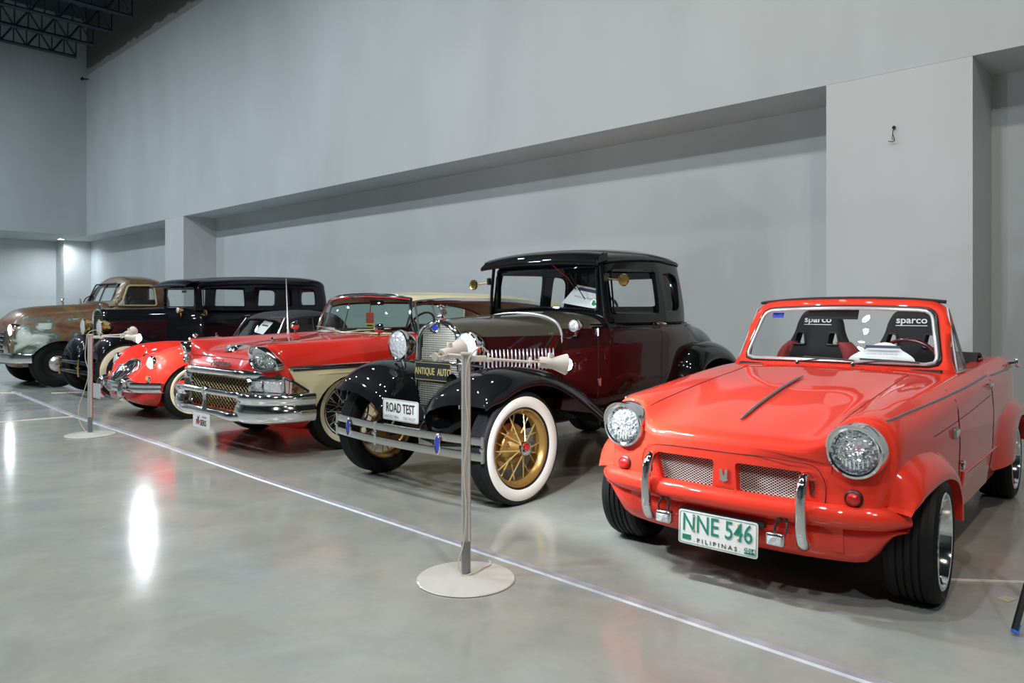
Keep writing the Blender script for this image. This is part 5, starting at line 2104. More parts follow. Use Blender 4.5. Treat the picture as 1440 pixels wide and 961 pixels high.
    tube(bm, [sc_ + u1 * math.cos(t) * .2 + u2 * math.sin(t) * .2 for t in [2 * PI * i / 28 for i in range(28)]], .011, 6, closed=True)
    for t in (0, PI / 2, PI, PI * 1.5):
        tube(bm, [sc_, sc_ + u1 * math.cos(t) * .2 + u2 * math.sin(t) * .2], .007, 6)
    tube(bm, [sc_, sc_ + Vector((.25, 0, -.25))], .014, 6)
    new_obj('steering_wheel', bm, 'interior_dark', car)
    bm = BM()
    box(bm, (-1.14, .05, 1.53), (.012, .20, .05), (0, 0, 0), bevel=.005)
    new_obj('rear_view_mirror', bm, 'interior_dark', car)
    # notice behind the glass
    c_ = math.cos(-.12)
    pm = Matrix.Translation((-1.19, .325, 1.345)) @ Matrix.Rotation(-.50, 4, 'Y') @ face_front(0, 0, 0) @ Matrix.Rotation(-.10, 4, 'Z')
    bm = BM()
    prism_m(bm, [(-.19, -.075), (.18, -.095), (.20, .07), (-.11, .10)], pm, .002)
    sg = tag(new_obj('paper_sign', bm, 'paper', None, loc=(OX, OY, 0), rot=(0, 0, HA)), 'white paper notice propped inside the black coupe windscreen', 'paper sign')
    bar('heading', .25, .026, 'ink', sg, pm @ Matrix.Translation((.045, .055, .003)) @ Matrix.Rotation(-.09, 4, 'Z'))
    text('print', 'VINTAGE CARS PHILIPPINES', .018, 'grey_ink', sg, pm @ Matrix.Translation((.02, -.012, .003)) @ Matrix.Rotation(-.09, 4, 'Z'), .001)
    bm = BM()
    lathe(bm, [(0, .034), (.002, .034), (.002, 0)], origin=(-1.118, .485, 1.29), axis='X', n=28)
    stc = new_obj('windscreen_sticker', bm, 'paper', car)
    bm = BM()
    for a in (0, 2.1, 4.2):
        lathe(bm, [(0, .012), (.002, .012), (.002, 0)], origin=(-1.115, .485 + math.cos(a + 1.57) * .011, 1.292 + math.sin(a + 1.57) * .011), axis='X', n=14)
    box(bm, (-1.114, .485, 1.278), (.002, .005, .02))
    new_obj('clover', bm, 'green_enamel', stc)
    bm = BM()
    tube(bm, [(-2.34, .35, 1.16), (-2.36, .35, 1.19), (-2.60, .35, 1.18), (-2.62, .35, 1.145)], .006, 6)
    tube(bm, [(-2.34, -.35, 1.16), (-2.36, -.35, 1.19), (-2.60, -.35, 1.18), (-2.62, -.35, 1.145)], .006, 6)
    tube(bm, [(-2.36, -.35, 1.19), (-2.36, .35, 1.19)], .006, 6)
    new_obj('luggage_rail', bm, 'steel', car)
    wheel(car, (0, .69, wz), wz, .155, .250, 'wire_gold', 1, white=.66, rim_mat='gold_paint', wall='whitewall', tread='tread_rubber')
    wheel(car, (0, -.70, wz), wz, .155, .250, 'wire_gold', -1, white=.66, rim_mat='gold_paint', wall='whitewall', tread='tread_rubber')
    wheel(car, (-2.63, .70, wz), wz, .155, .250, 'wire_gold', 1, white=.66, rim_mat='gold_paint', wall='whitewall', tread='tread_rubber')
    wheel(car, (-2.63, -.70, wz), wz, .155, .250, 'wire_gold', -1, white=.66, rim_mat='gold_paint', wall='whitewall', tread='tread_rubber')


coupe()


# ------------------------------------------------------------ long black sedan


def sedan():
    OX, OY = -5.9807, 10.9029
    car = thing('sedan_car', 'long black 1930s sedan with small sidelamps behind the red roadster', 'car', (OX, OY, 0), HA)
    st = [
        (-.70, [(0, 1.275), (.18, 1.268), (.31, 1.235), (.39, 1.18), (.42, 1.10), (.43, .90), (.44, .62), (.42, .52), (0, .52)]),
        (-.88, [(0, 1.285), (.20, 1.278), (.37, 1.25), (.50, 1.20), (.55, 1.12), (.56, .90), (.56, .62), (.52, .50), (0, .50)]),
        (-1.05, [(0, 1.285), (.24, 1.28), (.44, 1.26), (.59, 1.22), (.65, 1.14), (.665, .90), (.66, .62), (.60, .48), (0, .48)]),
        (-1.15, [(0, 1.24), (.25, 1.24), (.48, 1.24), (.64, 1.235), (.70, 1.15), (.71, .90), (.70, .62), (.62, .48), (0, .48)]),
        (-2.0, [(0, 1.24), (.25, 1.24), (.48, 1.24), (.66, 1.235), (.73, 1.15), (.74, .90), (.72, .62), (.64, .48), (0, .48)]),
        (-2.9, [(0, 1.24), (.25, 1.24), (.48, 1.24), (.65, 1.235), (.72, 1.15), (.73, .90), (.71, .62), (.63, .48), (0, .48)]),
        (-3.25, [(0, 1.24), (.22, 1.24), (.42, 1.23), (.56, 1.22), (.62, 1.14), (.64, .90), (.62, .62), (.56, .48), (0, .48)]),
        (-3.40, [(0, 1.235), (.18, 1.235), (.36, 1.235), (.49, 1.225), (.54, 1.15), (.52, .88), (.50, .62), (.46, .50), (0, .50)]),
    ]
    bm = loft(st, sub=4, psub=3, sharp=(7,))
    c = BM()
    prism(c, [(-1.25, -.60), (-1.25, .60), (-3.15, .58), (-3.15, -.58)], 'xy', .7, 1.5)
    bm = boolean(bm, [c])
    tree = bvh(bm)
    body = new_obj('body', bm, 'navy_black_paint', car)
    sm = BM()
    for sy in (1, -1):
        for x in (-1.10, -1.88, -2.72):
            tube(sm, [side_pt(tree, x, .52 + .06 * i, sy, .0005) for i in range(12)], .003, 4)
    new_obj('door_gap', sm, 'seam', body)
    for sy in (1, -1):
        bm = BM()
        tube(bm, [side_pt(tree, -.85 - .1 * i, 1.175, sy, .003) for i in range(26)], .010, 6)
        new_obj('belt_moulding', bm, 'navy_black_paint', body)
    for sy in (1, -1):
        for x in (-1.84, -1.96):
            bm = BM()
            p = side_pt(tree, x, 1.155, sy)
            s_ = 1 if x > -1.9 else -1
            tube(bm, [p, p + Vector((0, .04 * sy, 0)), p + Vector((.09 * s_, .045 * sy, -.004))], [.012, .010, .008], 8)
            new_obj('door_handle', bm, 'brass', car)
        bm = BM()
        p = side_pt(tree, -1.12, 1.16, sy)
        lathe(bm, [(0, .02), (.05, .016), (.06, .012), (.10, .012)], origin=p, axis=(0.1, sy, .05), n=14)
        lathe(bm, [(-.008, 0), (-.006, .05), (.004, .052), (.006, 0)], origin=p + Vector((.012, .13 * sy, .03)), axis=(1, 0, 0), n=24)
        new_obj('door_mirror', bm, 'brass', car)
        cl = bullet_lamp(car, (-.80, .60 * sy, 1.235), .045, .09, 'brass', 'lens', name='cowl_lamp')
        bm = BM()
        tube(bm, [(-.83, .60 * sy, 1.20), (-.84, .59 * sy, 1.14), (-.86, .55 * sy, 1.12)], .012, 8, smooth=3)
        new_obj('stalk', bm, 'brass', cl)
    rows = []
    for i in range(21):
        x = .08 - .79 * i / 20
        t = i / 20
        zt, w1, w2 = 1.245 + .035 * t, .21 + .17 * t, .235 + .185 * t
        cv = crom([(0, zt), (w1 * .5, zt - .010), (w1 * .85, zt - .05), (w2, zt - .12), (w2 + .005, 1.0), (w2 + .008, .70)], 4)
        rows.append([Vector((x, p.x, p.y)) for p in cv[::-1]] + [Vector((x, -p.x, p.y)) for p in cv[1:]])
    bm = BM()
    solid_sheet(bm, rows, .006)
    ho = new_obj('hood', bm, 'navy_black_paint', car, angle=50)
    for sy in (1, -1):
        bm = BM()
        tube(bm, [(x, (.235 + .185 * (.08 - x) / .79 + .006) * sy, 1.115) for x in [.06 - i * .075 for i in range(11)]], .004, 5)
        new_obj('hood_moulding', bm, 'chrome', ho)
        for k in range(24):
            louvre_row(ho, 'louvre', [-.06 - .026 * k], lambda x: .243 + .185 * (.08 - x) / .79, .78, .96, 'navy_black_paint', sy, w=.015, dep=.008)
    rad = [(0, 1.255), (.12, 1.235), (.19, 1.19), (.225, 1.10), (.235, .95), (.235, .70), (.22, .50), (.12, .47), (0, .465)]
    rs = radiator(car, .11, rad, 'dark_steel', 'chrome', .02, .03, .004)
    bm = BM()
    lathe(bm, [(0, .04), (.02, .04), (.03, .02), (.05, .018), (.06, .03), (.075, .02), (.08, 0)], origin=(.08, 0, 1.25), axis='Z', n=18)
    new_obj('radiator_cap', bm, 'chrome', rs)
    for sy in (1, -1):
        hl = bullet_lamp(car, (.20, .352 * sy, .985), .118, .18, 'brass', 'lens')
        bm = BM()
        tube(bm, [(.15, .35 * sy, .88), (.14, .35 * sy, .80), (.08, .36 * sy, .70)], .016, 8, smooth=3)
        new_obj('stalk', bm, 'brass', hl)
    bm = BM()
    tube(bm, [(.13, -.5, .80), (.16, 0, .84), (.13, .5, .80)], .013, 8, smooth=4)
    new_obj('lamp_bar', bm, 'chrome', car)
    bm = BM()
    for z in (.495, .365):
        tube(bm, [(.34, -.74, z), (.40, -.68, z), (.47, -.40, z + .006), (.50, 0, z + .01), (.47, .40, z + .006), (.40, .68, z), (.34, .74, z)], .028, 10, smooth=5)
    bo = new_obj('front_bumper', bm, 'navy_black_paint', car)
    for y in (-.42, .42):
        bm = BM()
        tube(bm, [(.492, y, .31), (.500, y, .43), (.492, y, .55)], .014, 8)
        tube(bm, [(.49, y - .10, .43), (.505, y, .43), (.49, y + .05, .43)], .010, 8)
        new_obj('bumper_clamp', bm, 'brass', bo)
    bm = BM()
    prism(bm, [(.15, .46), (.15, .60), (-.6, .62), (-3.2, .60), (-3.2, .40), (-.2, .40)], 'xz', -.38, .38)
    new_obj('chassis', bm, 'dark_void', car)
    bm = BM()
    tube(bm, [(0, -.6, .36), (0, 0, .33), (0, .6, .36)], .03, 8)
    new_obj('front_axle', bm, 'dark_steel', car)
    crown = [(.35, .56), (.335, .68), (.27, .80), (.16, .880), (.0, .910), (-.16, .90), (-.34, .84), (-.54, .74), (-.76, .61), (-.94, .49), (-1.08, .42)]
    edge = [(.36, .53), (.325, .60), (.26, .68), (.16, .755), (.0, .80), (-.13, .795), (-.28, .75), (-.46, .66), (-.66, .545), (-.86, .445), (-1.04, .39)]
    for sy in (1, -1):
        new_obj('front_wing', fender_sheet(crown, edge, .28, .60, .80, sy, drop_in=.12, apron=True), 'navy_black_paint', car, angle=60)
        rc = [(x - 2.05 - .9, z) for x, z in [(.50, .42), (.50, .58), (.44, .74), (.32, .85), (.12, .90), (-.10, .88), (-.28, .80), (-.40, .66), (-.48, .48)]]
        re_ = [(x - 2.95, z) for x, z in [(.43, .40), (.43, .54), (.37, .68), (.26, .77), (.10, .80), (-.08, .78), (-.22, .70), (-.33, .58), (-.40, .42)]]
        new_obj('rear_wing', fender_sheet(rc, re_, .50, .70, .87, sy, drop_in=.05), 'navy_black_paint', car, angle=60)
        bm = BM()
        box(bm, (-1.72, .76 * sy, .385), (1.42, .24, .04), bevel=.01)
        new_obj('running_board', bm, 'navy_black_paint', car)
    hx = [(-1.05, 1.665, .60, .625), (-1.09, 1.70, .635, .665), (-1.40, 1.75, .655, .71), (-2.2, 1.80, .665, .725), (-2.9, 1.81, .66, .72), (-3.20, 1.795, .63, .69), (-3.34, 1.76, .56, .63), (-3.40, 1.70, .46, .54)]
    w1 = rpoly([(-1.13, 1.295), (-1.13, 1.575), (-1.80, 1.59), (-1.80, 1.295)], .03, 4)
    w2 = rpoly([(-1.96, 1.30), (-1.96, 1.60), (-2.63, 1.60), (-2.63, 1.30)], .04, 4)
    w3 = rpoly([(-2.76, 1.31), (-2.76, 1.60), (-3.09, 1.60), (-3.09, 1.31)], [.03, .04, .10, .06], 4)
    fro = rpoly([(-.56, 1.295), (-.56, 1.585), (.56, 1.585), (.56, 1.295)], .04, 4)
    rea = rpoly([(-.28, 1.33), (-.28, 1.56), (.28, 1.56), (.28, 1.33)], .07, 4)
    cab = cabin(car, hx, [w1, w2, w3], [fro], [rea], 'navy_black_paint', 1.23, 1.2)
    for nm, x, poly in (('windscreen', -1.07, fro), ('rear_window', -3.38, rea)):
        g = BM()
        g.faces.new([g.verts.new((x, p[0], p[1])) for p in poly])
        new_obj(nm, g, 'clear_glass', car)
    bm = BM()
    for sy in (1, -1):
        tube(bm, [(-1.08, .66 * sy, 1.60), (-1.6, .685 * sy, 1.645), (-2.4, .69 * sy, 1.67), (-3.1, .66 * sy, 1.66), (-3.36, .52 * sy, 1.63)], .011, 6, smooth=4)
        for w in (w1, w2, w3):
            tube(bm, [(p[0], (.725 - (p[1] - 1.23) * .09 - (.02 if p[0] < -3.0 else 0)) * sy, p[1]) for p in w], .007, 5, closed=True)
    new_obj('window_moulding', bm, 'navy_black_paint', cab)
    rows_ = []
    for i in range(17):
        t = -1 + 2 * i / 16
        y = .66 * t
        dr = .04 * abs(t) ** 3
        rows_.append([Vector((-1.10, y, 1.715 - dr)), Vector((-1.0, y, 1.70 - dr)), Vector((-.93, y, 1.665 - dr)), Vector((-.88, y * 1.02, 1.615 - dr * .4)), Vector((-.885, y * 1.02, 1.607 - dr * .4))])
    bm = BM()
    solid_sheet(bm, [crom(r, 3) for r in rows_], .010)
    new_obj('sun_visor', bm, 'navy_black_paint', car, angle=60)
    bm = BM()
    box(bm, (-2.0, 0, 1.02), (.14, 1.15, .52), (0, -.12, 0), bevel=.05)
    box(bm, (-3.0, 0, 1.02), (.16, 1.1, .50), (0, -.15, 0), bevel=.05)
    new_obj('seat_backs', bm, 'interior_dark', car)
    bm = BM()
    box(bm, (-1.12, .05, 1.53), (.012, .16, .04), bevel=.005)
    new_obj('rear_view_mirror', bm, 'interior_dark', car)
    wheel(car, (0, .72, .385), .385, .15, .245, 'wire', 1, white=.62, rim_mat='dark_steel', wall='cream_whitewall')
    wheel(car, (0, -.72, .385), .385, .15, .245, 'wire', -1, white=.62, rim_mat='dark_steel', wall='cream_whitewall')
    wheel(car, (-2.95, .74, .385), .385, .15, .245, 'wire', 1, white=.62, rim_mat='dark_steel', wall='cream_whitewall')
    wheel(car, (-2.95, -.74, .385), .385, .15, .245, 'wire', -1, white=.62, rim_mat='dark_steel', wall='cream_whitewall')


sedan()

# ------------------------------------------------------------ red and cream hardtop with twin almond headlamps


def hardtop():
    OX, OY = -2.0921, 7.1870
    car = thing('hardtop_car', 'red and cream 1950s hardtop with twin almond headlamps and broad chrome bumper', 'car', (OX, OY, 0), HA)
    st = [
        (.800, [(0, .68), (.25, .68), (-.005, .48, .68), (-.03, .62, .68), (-.06, .74, .67), (-.09, .82, .64), (-.10, .85, .56), (-.08, .80, .44), (-.05, .74, .40), (0, .38)]),
        (.795, [(0, .74), (.25, .74), (-.005, .48, .745), (-.03, .62, .78), (-.07, .76, .78), (-.12, .86, .71), (-.13, .885, .60), (-.12, .87, .44), (-.08, .80, .38), (0, .37)]),
        (.755, [(0, .80), (.25, .80), (.47, .81), (.0, .63, .90), (-.03, .78, .90), (-.09, .89, .81), (-.11, .92, .70), (-.12, .90, .46), (-.10, .84, .37), (0, .36)]),
        (.700, [(0, .855), (.25, .86), (.46, .865), (.65, .945), (.79, .945), (-.03, .91, .84), (-.06, .95, .74), (-.07, .93, .46), (-.05, .87, .36), (0, .35)]),
        (.55, [(0, .895), (.25, .90), (.46, .895), (.66, .955), (.80, .955), (.92, .85), (.955, .74), (.94, .46), (.88, .34), (0, .33)]),
        (.15, [(0, .945), (.25, .945), (.47, .93), (.69, .972), (.83, .967), (.93, .87), (.970, .75), (.955, .45), (.88, .25), (0, .24)]),
        (-.30, [(0, .985), (.25, .98), (.48, .965), (.71, .988), (.85, .980), (.94, .89), (.975, .76), (.965, .45), (.89, .24), (0, .24)]),
        (-.70, [(0, 1.010), (.25, 1.01), (.5, 1.005), (.73, 1.005), (.86, .995), (.945, .92), (.98, .77), (.97, .45), (.90, .24), (0, .24)]),
        (-1.2, [(0, 1.01), (.25, 1.01), (.5, 1.01), (.73, 1.01), (.86, 1.00), (.945, .93), (.985, .78), (.975, .45), (.90, .24), (0, .24)]),
        (-2.8, [(0, 1.01), (.25, 1.01), (.5, 1.01), (.73, 1.01), (.86, 1.00), (.945, .93), (.985, .78), (.975, .45), (.90, .26), (0, .26)]),
        (-3.8, [(0, .99), (.25, .99), (.5, .98), (.70, 1.00), (.84, .99), (.92, .91), (.95, .77), (.94, .50), (.86, .30), (0, .30)]),
        (-4.25, [(0, .93), (.25, .93), (.5, .92), (.66, .95), (.78, .94), (.86, .86), (.89, .74), (.87, .50), (.80, .34), (0, .34)]),
    ]
    bm = loft(st, sub=5, psub=4, sharp=(7,))
    cuts = []
    for sy in (1, -1):
        c = BM()
        prism(c, [(.385, .0)] + [(.0 + .385 * math.cos(a), .33 + .345 * math.sin(a)) for a in [i * PI / 16 for i in range(17)]] + [(-.385, .0)], 'xz', .55 * sy, 1.2 * sy)
        cuts.append(c)
        c = BM()
        prism(c, [(-2.63, .0)] + [(-3.0 + .37 * math.cos(a), .30 + .27 * math.sin(a)) for a in [i * PI / 12 for i in range(13)]] + [(-3.37, .0)], 'xz', .6 * sy, 1.2 * sy)
        cuts.append(c)
    c = BM()
    prism(c, rpoly([(-.95, -.72), (-.95, .72), (-3.1, .68), (-3.1, -.68)], .1, 3), 'xy', .5, 1.3)
    cuts.append(c)
    c = BM()
    prism(c, rpoly([(-.62, .365), (-.62, .655), (.62, .655), (.62, .365)], .05, 4), 'yz', .70, 1.1)
    cuts.append(c)
    bm = boolean(bm, cuts)
    tree = bvh(bm)
    # two-tone: cream below the side strip, behind the slanted front edge
    for co, no in (((0, 0, .755), (0, 0, 1)), ((.64, 0, .755), (.245, 0, -.13))):
        geom = bm.verts[:] + bm.edges[:] + bm.faces[:]
        bmesh.ops.bisect_plane(bm, geom=geom, plane_co=co, plane_no=no, dist=1e-5)
    for f in bm.faces:
        c = f.calc_center_median()
        cream = c.z < .755 and abs(c.y) > .70 and (c.x - .64) * .245 + (c.z - .755) * -.13 < 0
        f.material_index = 1 if cream else 0
    hood = split_off(bm, [((-.60, 0, 0), (1, 0, 0)), ((0, .56, 0), (0, 1, 0)), ((0, -.56, 0), (0, 1, 0))], lambda c, n: c.x > -.60 and abs(c.y) < .56 and n.z > .5 and c.z > .80)
    body = new_obj('body', bm, ['red_paint_deep', 'cream_paint'], car, angle=42)
    new_obj('hood', hood, ['red_paint_deep'], car, angle=42)
    sm = BM()
    tube(sm, [p for p in [hit(tree, (3, y * .05, .815), (-1, 0, 0))[0] for y in range(-12, 13)] if p is not None], .003, 4)
    for sy in (1, -1):
        tube(sm, [side_pt(tree, -.86, .30 + i * .065, sy) for i in range(11)], .003, 4)
        tube(sm, [side_pt(tree, -2.15, .30 + i * .065, sy) for i in range(11)], .003, 4)
    new_obj('panel_gap', sm, 'seam', body)
    for sy in (1, -1):
        bm = BM()
        tube(bm, [side_pt(tree, .63 - i * .12, .757, sy, .004) for i in range(36)], .017, 8, flat=(.5, 1))
        so = new_obj('side_strip', bm, 'chrome', body)
        bm = BM()
        tube(bm, [side_pt(tree, .60 - i * .12, .741, sy, .004) for i in range(36)], .009, 6, flat=(.7, 1))
        new_obj('strip_insert', bm, 'dark_steel', so)
        bm = BM()
        tube(bm, [side_pt(tree, .38 - i * .12, .695 - .0 * i, sy, .001) for i in range(30)], .008, 6, flat=(.6, 1))
        new_obj('side_crease', bm, 'cream_paint', body)
        # headlamp pod: an almond bezel wrapping round the wing, two round lamps in it
        al = [(.605, .80), (.615, .885), (.680, .935), (.765, .925), (.840, .872), (.905, .790), (.900, .750), (.82, .730), (.715, .733), (.645, .755)]
        alc = crom(al, 5, closed=True)
        bz = BM()
        rows = []
        cy, cz = .75, .825
        for p in alc:
            y, z = p.x, p.y
            def X(y, z):
                q = hit(tree, (2, y * sy, min(z, .915)), (-1, 0, 0))[0]
                base = .80 - .26 * max(0, (y - .60)) ** 1.5 / .15
                xx = q.x if q is not None else base
                return max(xx, .62)
            x0 = X(cy + (y - cy) * .97, cz + (z - cz) * .97)
            x1 = .795 - .50 * (max(0, y - .60)) ** 1.45 + .035 * max(0, (z - .85)) / .07
            x1 = max(x1, x0 + .004)
            rows.append([Vector((x0 - .05, y * sy, z)), Vector((x1 - .002, y * sy, z)), Vector((x1 + .010, (cy + (y - cy) * .965) * sy, cz + (z - cz) * .965)), Vector((x1 + .002, (cy + (y - cy) * .91) * sy, cz + (z - cz) * .91)), Vector((x1 - .028, (cy + (y - cy) * .89) * sy, cz + (z - cz) * .89))])
        grid(bz, rows, close_u=True)
        bz.faces.new([bz.verts.new(r[-1]) for r in rows])
        hp = new_obj('headlamp_pod', bz, 'chrome', car, angle=50)
        for (y, z, r) in ((.688, .835, .070), (.802, .808, .063)):
            x = .790 - .50 * (y - .60) ** 1.45
            bm = BM()
            fx = Vector((1, .35 * sy if y > .7 else .1 * sy, 0))
            lathe(bm, [(-.05, r * .9), (-.005, r), (.004, r * .97), (.004, r * .90)], origin=(x - .012, y * sy, z), axis=fx, n=32, ends=False)
            ro = new_obj('headlamp', bm, 'chrome', hp)
            bm = BM()
            lathe(bm, [(.0, r * .92), (.010, r * .7), (.016, r * .35), (.017, 0)], origin=(x - .012, y * sy, z), axis=fx, n=32, ends=False)
            new_obj('lens', bm, 'cut_lens', ro)
        # park lamp housing, laid on the body surface round the corner
        def sx(y, z):
            q = hit(tree, (3, y * sy, z), (-1, 0, 0))[0]
            return q.x if q is not None and q.x > .3 else .35
        bm = BM()
        rows = []
        for i in range(13):
            y = .56 + .36 * i / 12
            x = max(sx(y, .60), sx(y, .66)) if y < .85 else sx(min(y, .895), .60)
            rows.append([Vector((x - .05, y * sy, .690)), Vector((x + .018, y * sy, .688)), Vector((x + .026, y * sy, .665)), Vector((x + .004, y * sy, .652)), Vector((x + .002, y * sy, .552)), Vector((x + .024, y * sy, .542)), Vector((x + .02, y * sy, .53)), Vector((x - .05, y * sy, .52))])
        grid(bm, rows)
        bm.faces.new([bm.verts.new(p) for p in rows[0]])
        bm.faces.new([bm.verts.new(p) for p in rows[-1]])
        pk = new_obj('park_lamp', bm, 'chrome', car, angle=40)
        for k in range(2):
            bm = BM()
            y0, y1 = (.59, .72) if k == 0 else (.755, .89)
            rr = []
            for i in range(5):
                y = y0 + (y1 - y0) * i / 4
                x = max(sx(y, .60), sx(y, .66)) + .004 if y < .85 else sx(y, .60) + .004
                rr.append([Vector((x + .002, y * sy, .642)), Vector((x + .012, y * sy, .60)), Vector((x + .002, y * sy, .560))])
            solid_sheet(bm, rr, .006)
            new_obj('lens', bm, 'lens', pk)
        # the lamp housing's tail on the side of the wing
        bm = BM()
        rr = []
        for i in range(8):
            t = i / 7
            x = .675 - .215 * t
            z1, z0 = .690 - .13 * t, .515
            rr.append([side_pt(tree, x, z1 + (z0 - z1) * k / 5, sy, .006) for k in range(6)])
        solid_sheet(bm, rr, .006 * sy)
        new_obj('housing_tail', bm, 'chrome', pk)
        bm = BM()
        tube(bm, [side_pt(tree, .685 - .225 * i / 7, .697 - .14 * i / 7, sy, .008) for i in range(8)], .012, 6)
        new_obj('housing_edge', bm, 'dark_steel', pk)
        # bumper pod wrapping the corner
        path = [(.835, .50), (.845, .60), (.83, .70), (.78, .80), (.69, .89), (.57, .955), (.42, .99)]
        sec = [(-.03, .535), (.015, .535), (.030, .522), (.032, .500), (.020, .478), (.012, .455), (.026, .42), (.034, .385), (.030, .345), (.008, .305), (-.04, .300)]
        cp = crom(path, 5)
        rows = []
        for i, p in enumerate(cp):
            d = (cp[min(i + 1, len(cp) - 1)] - cp[max(i - 1, 0)]).normalized()
            nn = Vector((d.y, -d.x))
            e = i / (len(cp) - 1)
            rows.append(crom([(p.x + nn.x * o, (p.y + nn.y * o) * sy, z + (.02 if z < .4 else 0) * e) for o, z in sec], 3))
        bm = BM()
        solid_sheet(bm, rows, .012 * sy)
        po = new_obj('bumper_pod', bm, 'chrome', car, angle=50)
        # gunsight ornament on the wing
        bm = BM()
        p = top_pt(tree, .66, .745 * sy)
        tube(bm, [p + Vector((.06, 0, .004)), p + Vector((-.20, 0, .010)), p + Vector((-.30, 0, .006))], [.006, .008, .003], 8)
        lathe(bm, [(-.02, .008), (-.01, .018), (.01, .020), (.02, .012), (.022, 0)], origin=p + Vector((0, 0, .036)), axis='X', n=18)
        tube(bm, [p, p + Vector((0, 0, .03))], .006, 6)
        new_obj('wing_ornament', bm, 'chrome', car)
    # upper chrome bar
    ys = [-.82 + 1.64 * i / 32 for i in range(33)]
    bm = BM()
    rows = []
    for y in ys:
        x = .815 - .26 * max(0, abs(y) - .45) ** 1.6 / .3
        rows.append([Vector((x - .02, y, .725)), Vector((x + .015, y, .718)), Vector((x + .030, y, .695)), Vector((x + .022, y, .670)), Vector((x - .01, y, .655))])
    solid_sheet(bm, [crom(r, 3) for r in rows], .008)
    new_obj('grille_header', bm, 'chrome', car)
    bm = BM()
    rows = []
    lp = rpoly([(-.60, .355), (-.625, .665), (.625, .665), (.60, .355)], .07, 6)
    rows = [[Vector((.80, y * 1.03, .525 + (z - .525) * 1.06)), Vector((.82, y * 1.01, .525 + (z - .525) * 1.02)), Vector((.80, y * .975, .525 + (z - .525) * .95)), Vector((.73, y * .96, .525 + (z - .525) * .93))] for y, z in lp]
    grid(bm, rows, close_u=True)
    new_obj('grille_surround', bm, 'chrome', car, angle=50)
    mesh_panel('grille_mesh', [(y * .96, .525 + (z - .525) * .93) for y, z in lp], 'mesh_gold', car, face_front(.765, 0, 0), .062, .0034)
    bm = BM()
    prism(bm, [(y * .96, .525 + (z - .525) * .93) for y, z in lp], 'yz', .72, .728)
    new_obj('grille_backing', bm, 'dark_void', car)
    bm = BM()
    tube(bm, [(.80, -.66, .525), (.845, -.60, .525), (.875, -.3, .525), (.885, 0, .525), (.875, .3, .525), (.845, .60, .525), (.80, .66, .525)], .030, 12, smooth=4)
    tube(bm, [(.80, -.62, .36), (.86, -.55, .345), (.885, -.25, .345), (.89, 0, .345), (.885, .25, .345), (.86, .55, .345), (.80, .62, .36)], .040, 12, smooth=4)
    bo = new_obj('front_bumper', bm, 'chrome', car)
    bm = BM()
    lathe(bm, [(-.02, .045), (.02, .045), (.035, .035), (.04, 0)], origin=(.885, 0, .53), axis='X', n=28)
    tube(bm, [(.90, 0, .53), (.90, 0, .44), (.905, 0, .36)], [.026, .020, .030], 10)
    new_obj('bumper_guard', bm, 'chrome', bo)
    for sy in (1, -1):
        bm = BM()
        lathe(bm, [(-.03, .04), (.01, .05), (.03, .04), (.04, 0)], origin=(.84, .56 * sy, .50), axis='X', n=24)
        new_obj('bumper_end', bm, 'chrome', bo)
    # hood scoop ornament and script
    bm = BM()
    p = top_pt(tree, .60, 0)
    rows = []
    for i in range(9):
        t = i / 8
        w = .075 * (1 - t) ** .4 * (.35 + .65 * min(1, t * 4 + .3)) + .004
        c = p + Vector((.10 - .24 * t, 0, -.020 + .03 * t))
        hh = .045 * math.sin(PI * min(1, t * .75 + .2))
        rows.append([c + Vector((0, -w, 0)), c + Vector((0, -w * .8, hh * .8)), c + Vector((0, 0, hh)), c + Vector((0, w * .8, hh * .8)), c + Vector((0, w, 0))])
    V = grid(bm, [crom(r, 3) for r in rows])
    bm.faces.new(V[0])
    bm.faces.new(V[-1])
    oo = new_obj('hood_ornament', bm, 'chrome', car)
    bm = BM()
    lathe(bm, [(0, .028), (.01, .022), (.012, 0)], origin=p + Vector((.085, 0, .012)), axis=(1, 0, .3), n=20)
    new_obj('crest', bm, 'lens', oo)
    text('script', 'Fairlane', .085, 'chrome', body, face_front(.800, .08, .770, pitch=-.35), .006, xs=1.35, shear=.35, bold=.001)
    # number plate with a red crest
    bm = BM()
    pm = face_front(.935, .0, .268)
    prism_m(bm, rpoly([(-.165, -.065), (.165, -.065), (.165, .065), (-.165, .065)], .01, 3), pm, .003)
    pl = new_obj('number_plate', bm, 'plate_white', car)
    text('lettering', 'P   SERS', .070, 'plate_black', pl, pm @ Matrix.Translation((.0, -.022, .004)), .002, xs=.85, bold=.001)
    bar('small_print', .08, .012, 'grey_ink', pl, pm @ Matrix.Translation((.06, .032, .004)))
    bm = BM()
    lathe(bm, [(.0, .024), (.002, .024), (.002, 0)], origin=pm @ Vector((-.055, -.015, .003)), axis='X', n=20)
    o_ = new_obj('crest', bm, 'red_print', pl)
    bm = BM()
    for a, b in ((-.075, .035), (-.035, .04), (-.055, .025)):
        tube(bm, [pm @ Vector((-.055, .0, .004)), pm @ Vector((a, b, .004))], .003, 4)
    new_obj('sprig', bm, 'plate_black', o_)
    # cowl, windscreen and cabin
    bm = BM()
    rows = []
    for i in range(21):
        t = -1 + 2 * i / 20
        y = .80 * t
        rows.append([top_pt(tree, -.54 - .13 * t * t, y * .98, .004), top_pt(tree, -.60 - .14 * t * t, y, .006), top_pt(tree, -.66 - .15 * t * t, y, .012)])
    grid(bm, rows)
    new_obj('cowl_panel', bm, 'cream_paint', car)
    base, topl = [], []
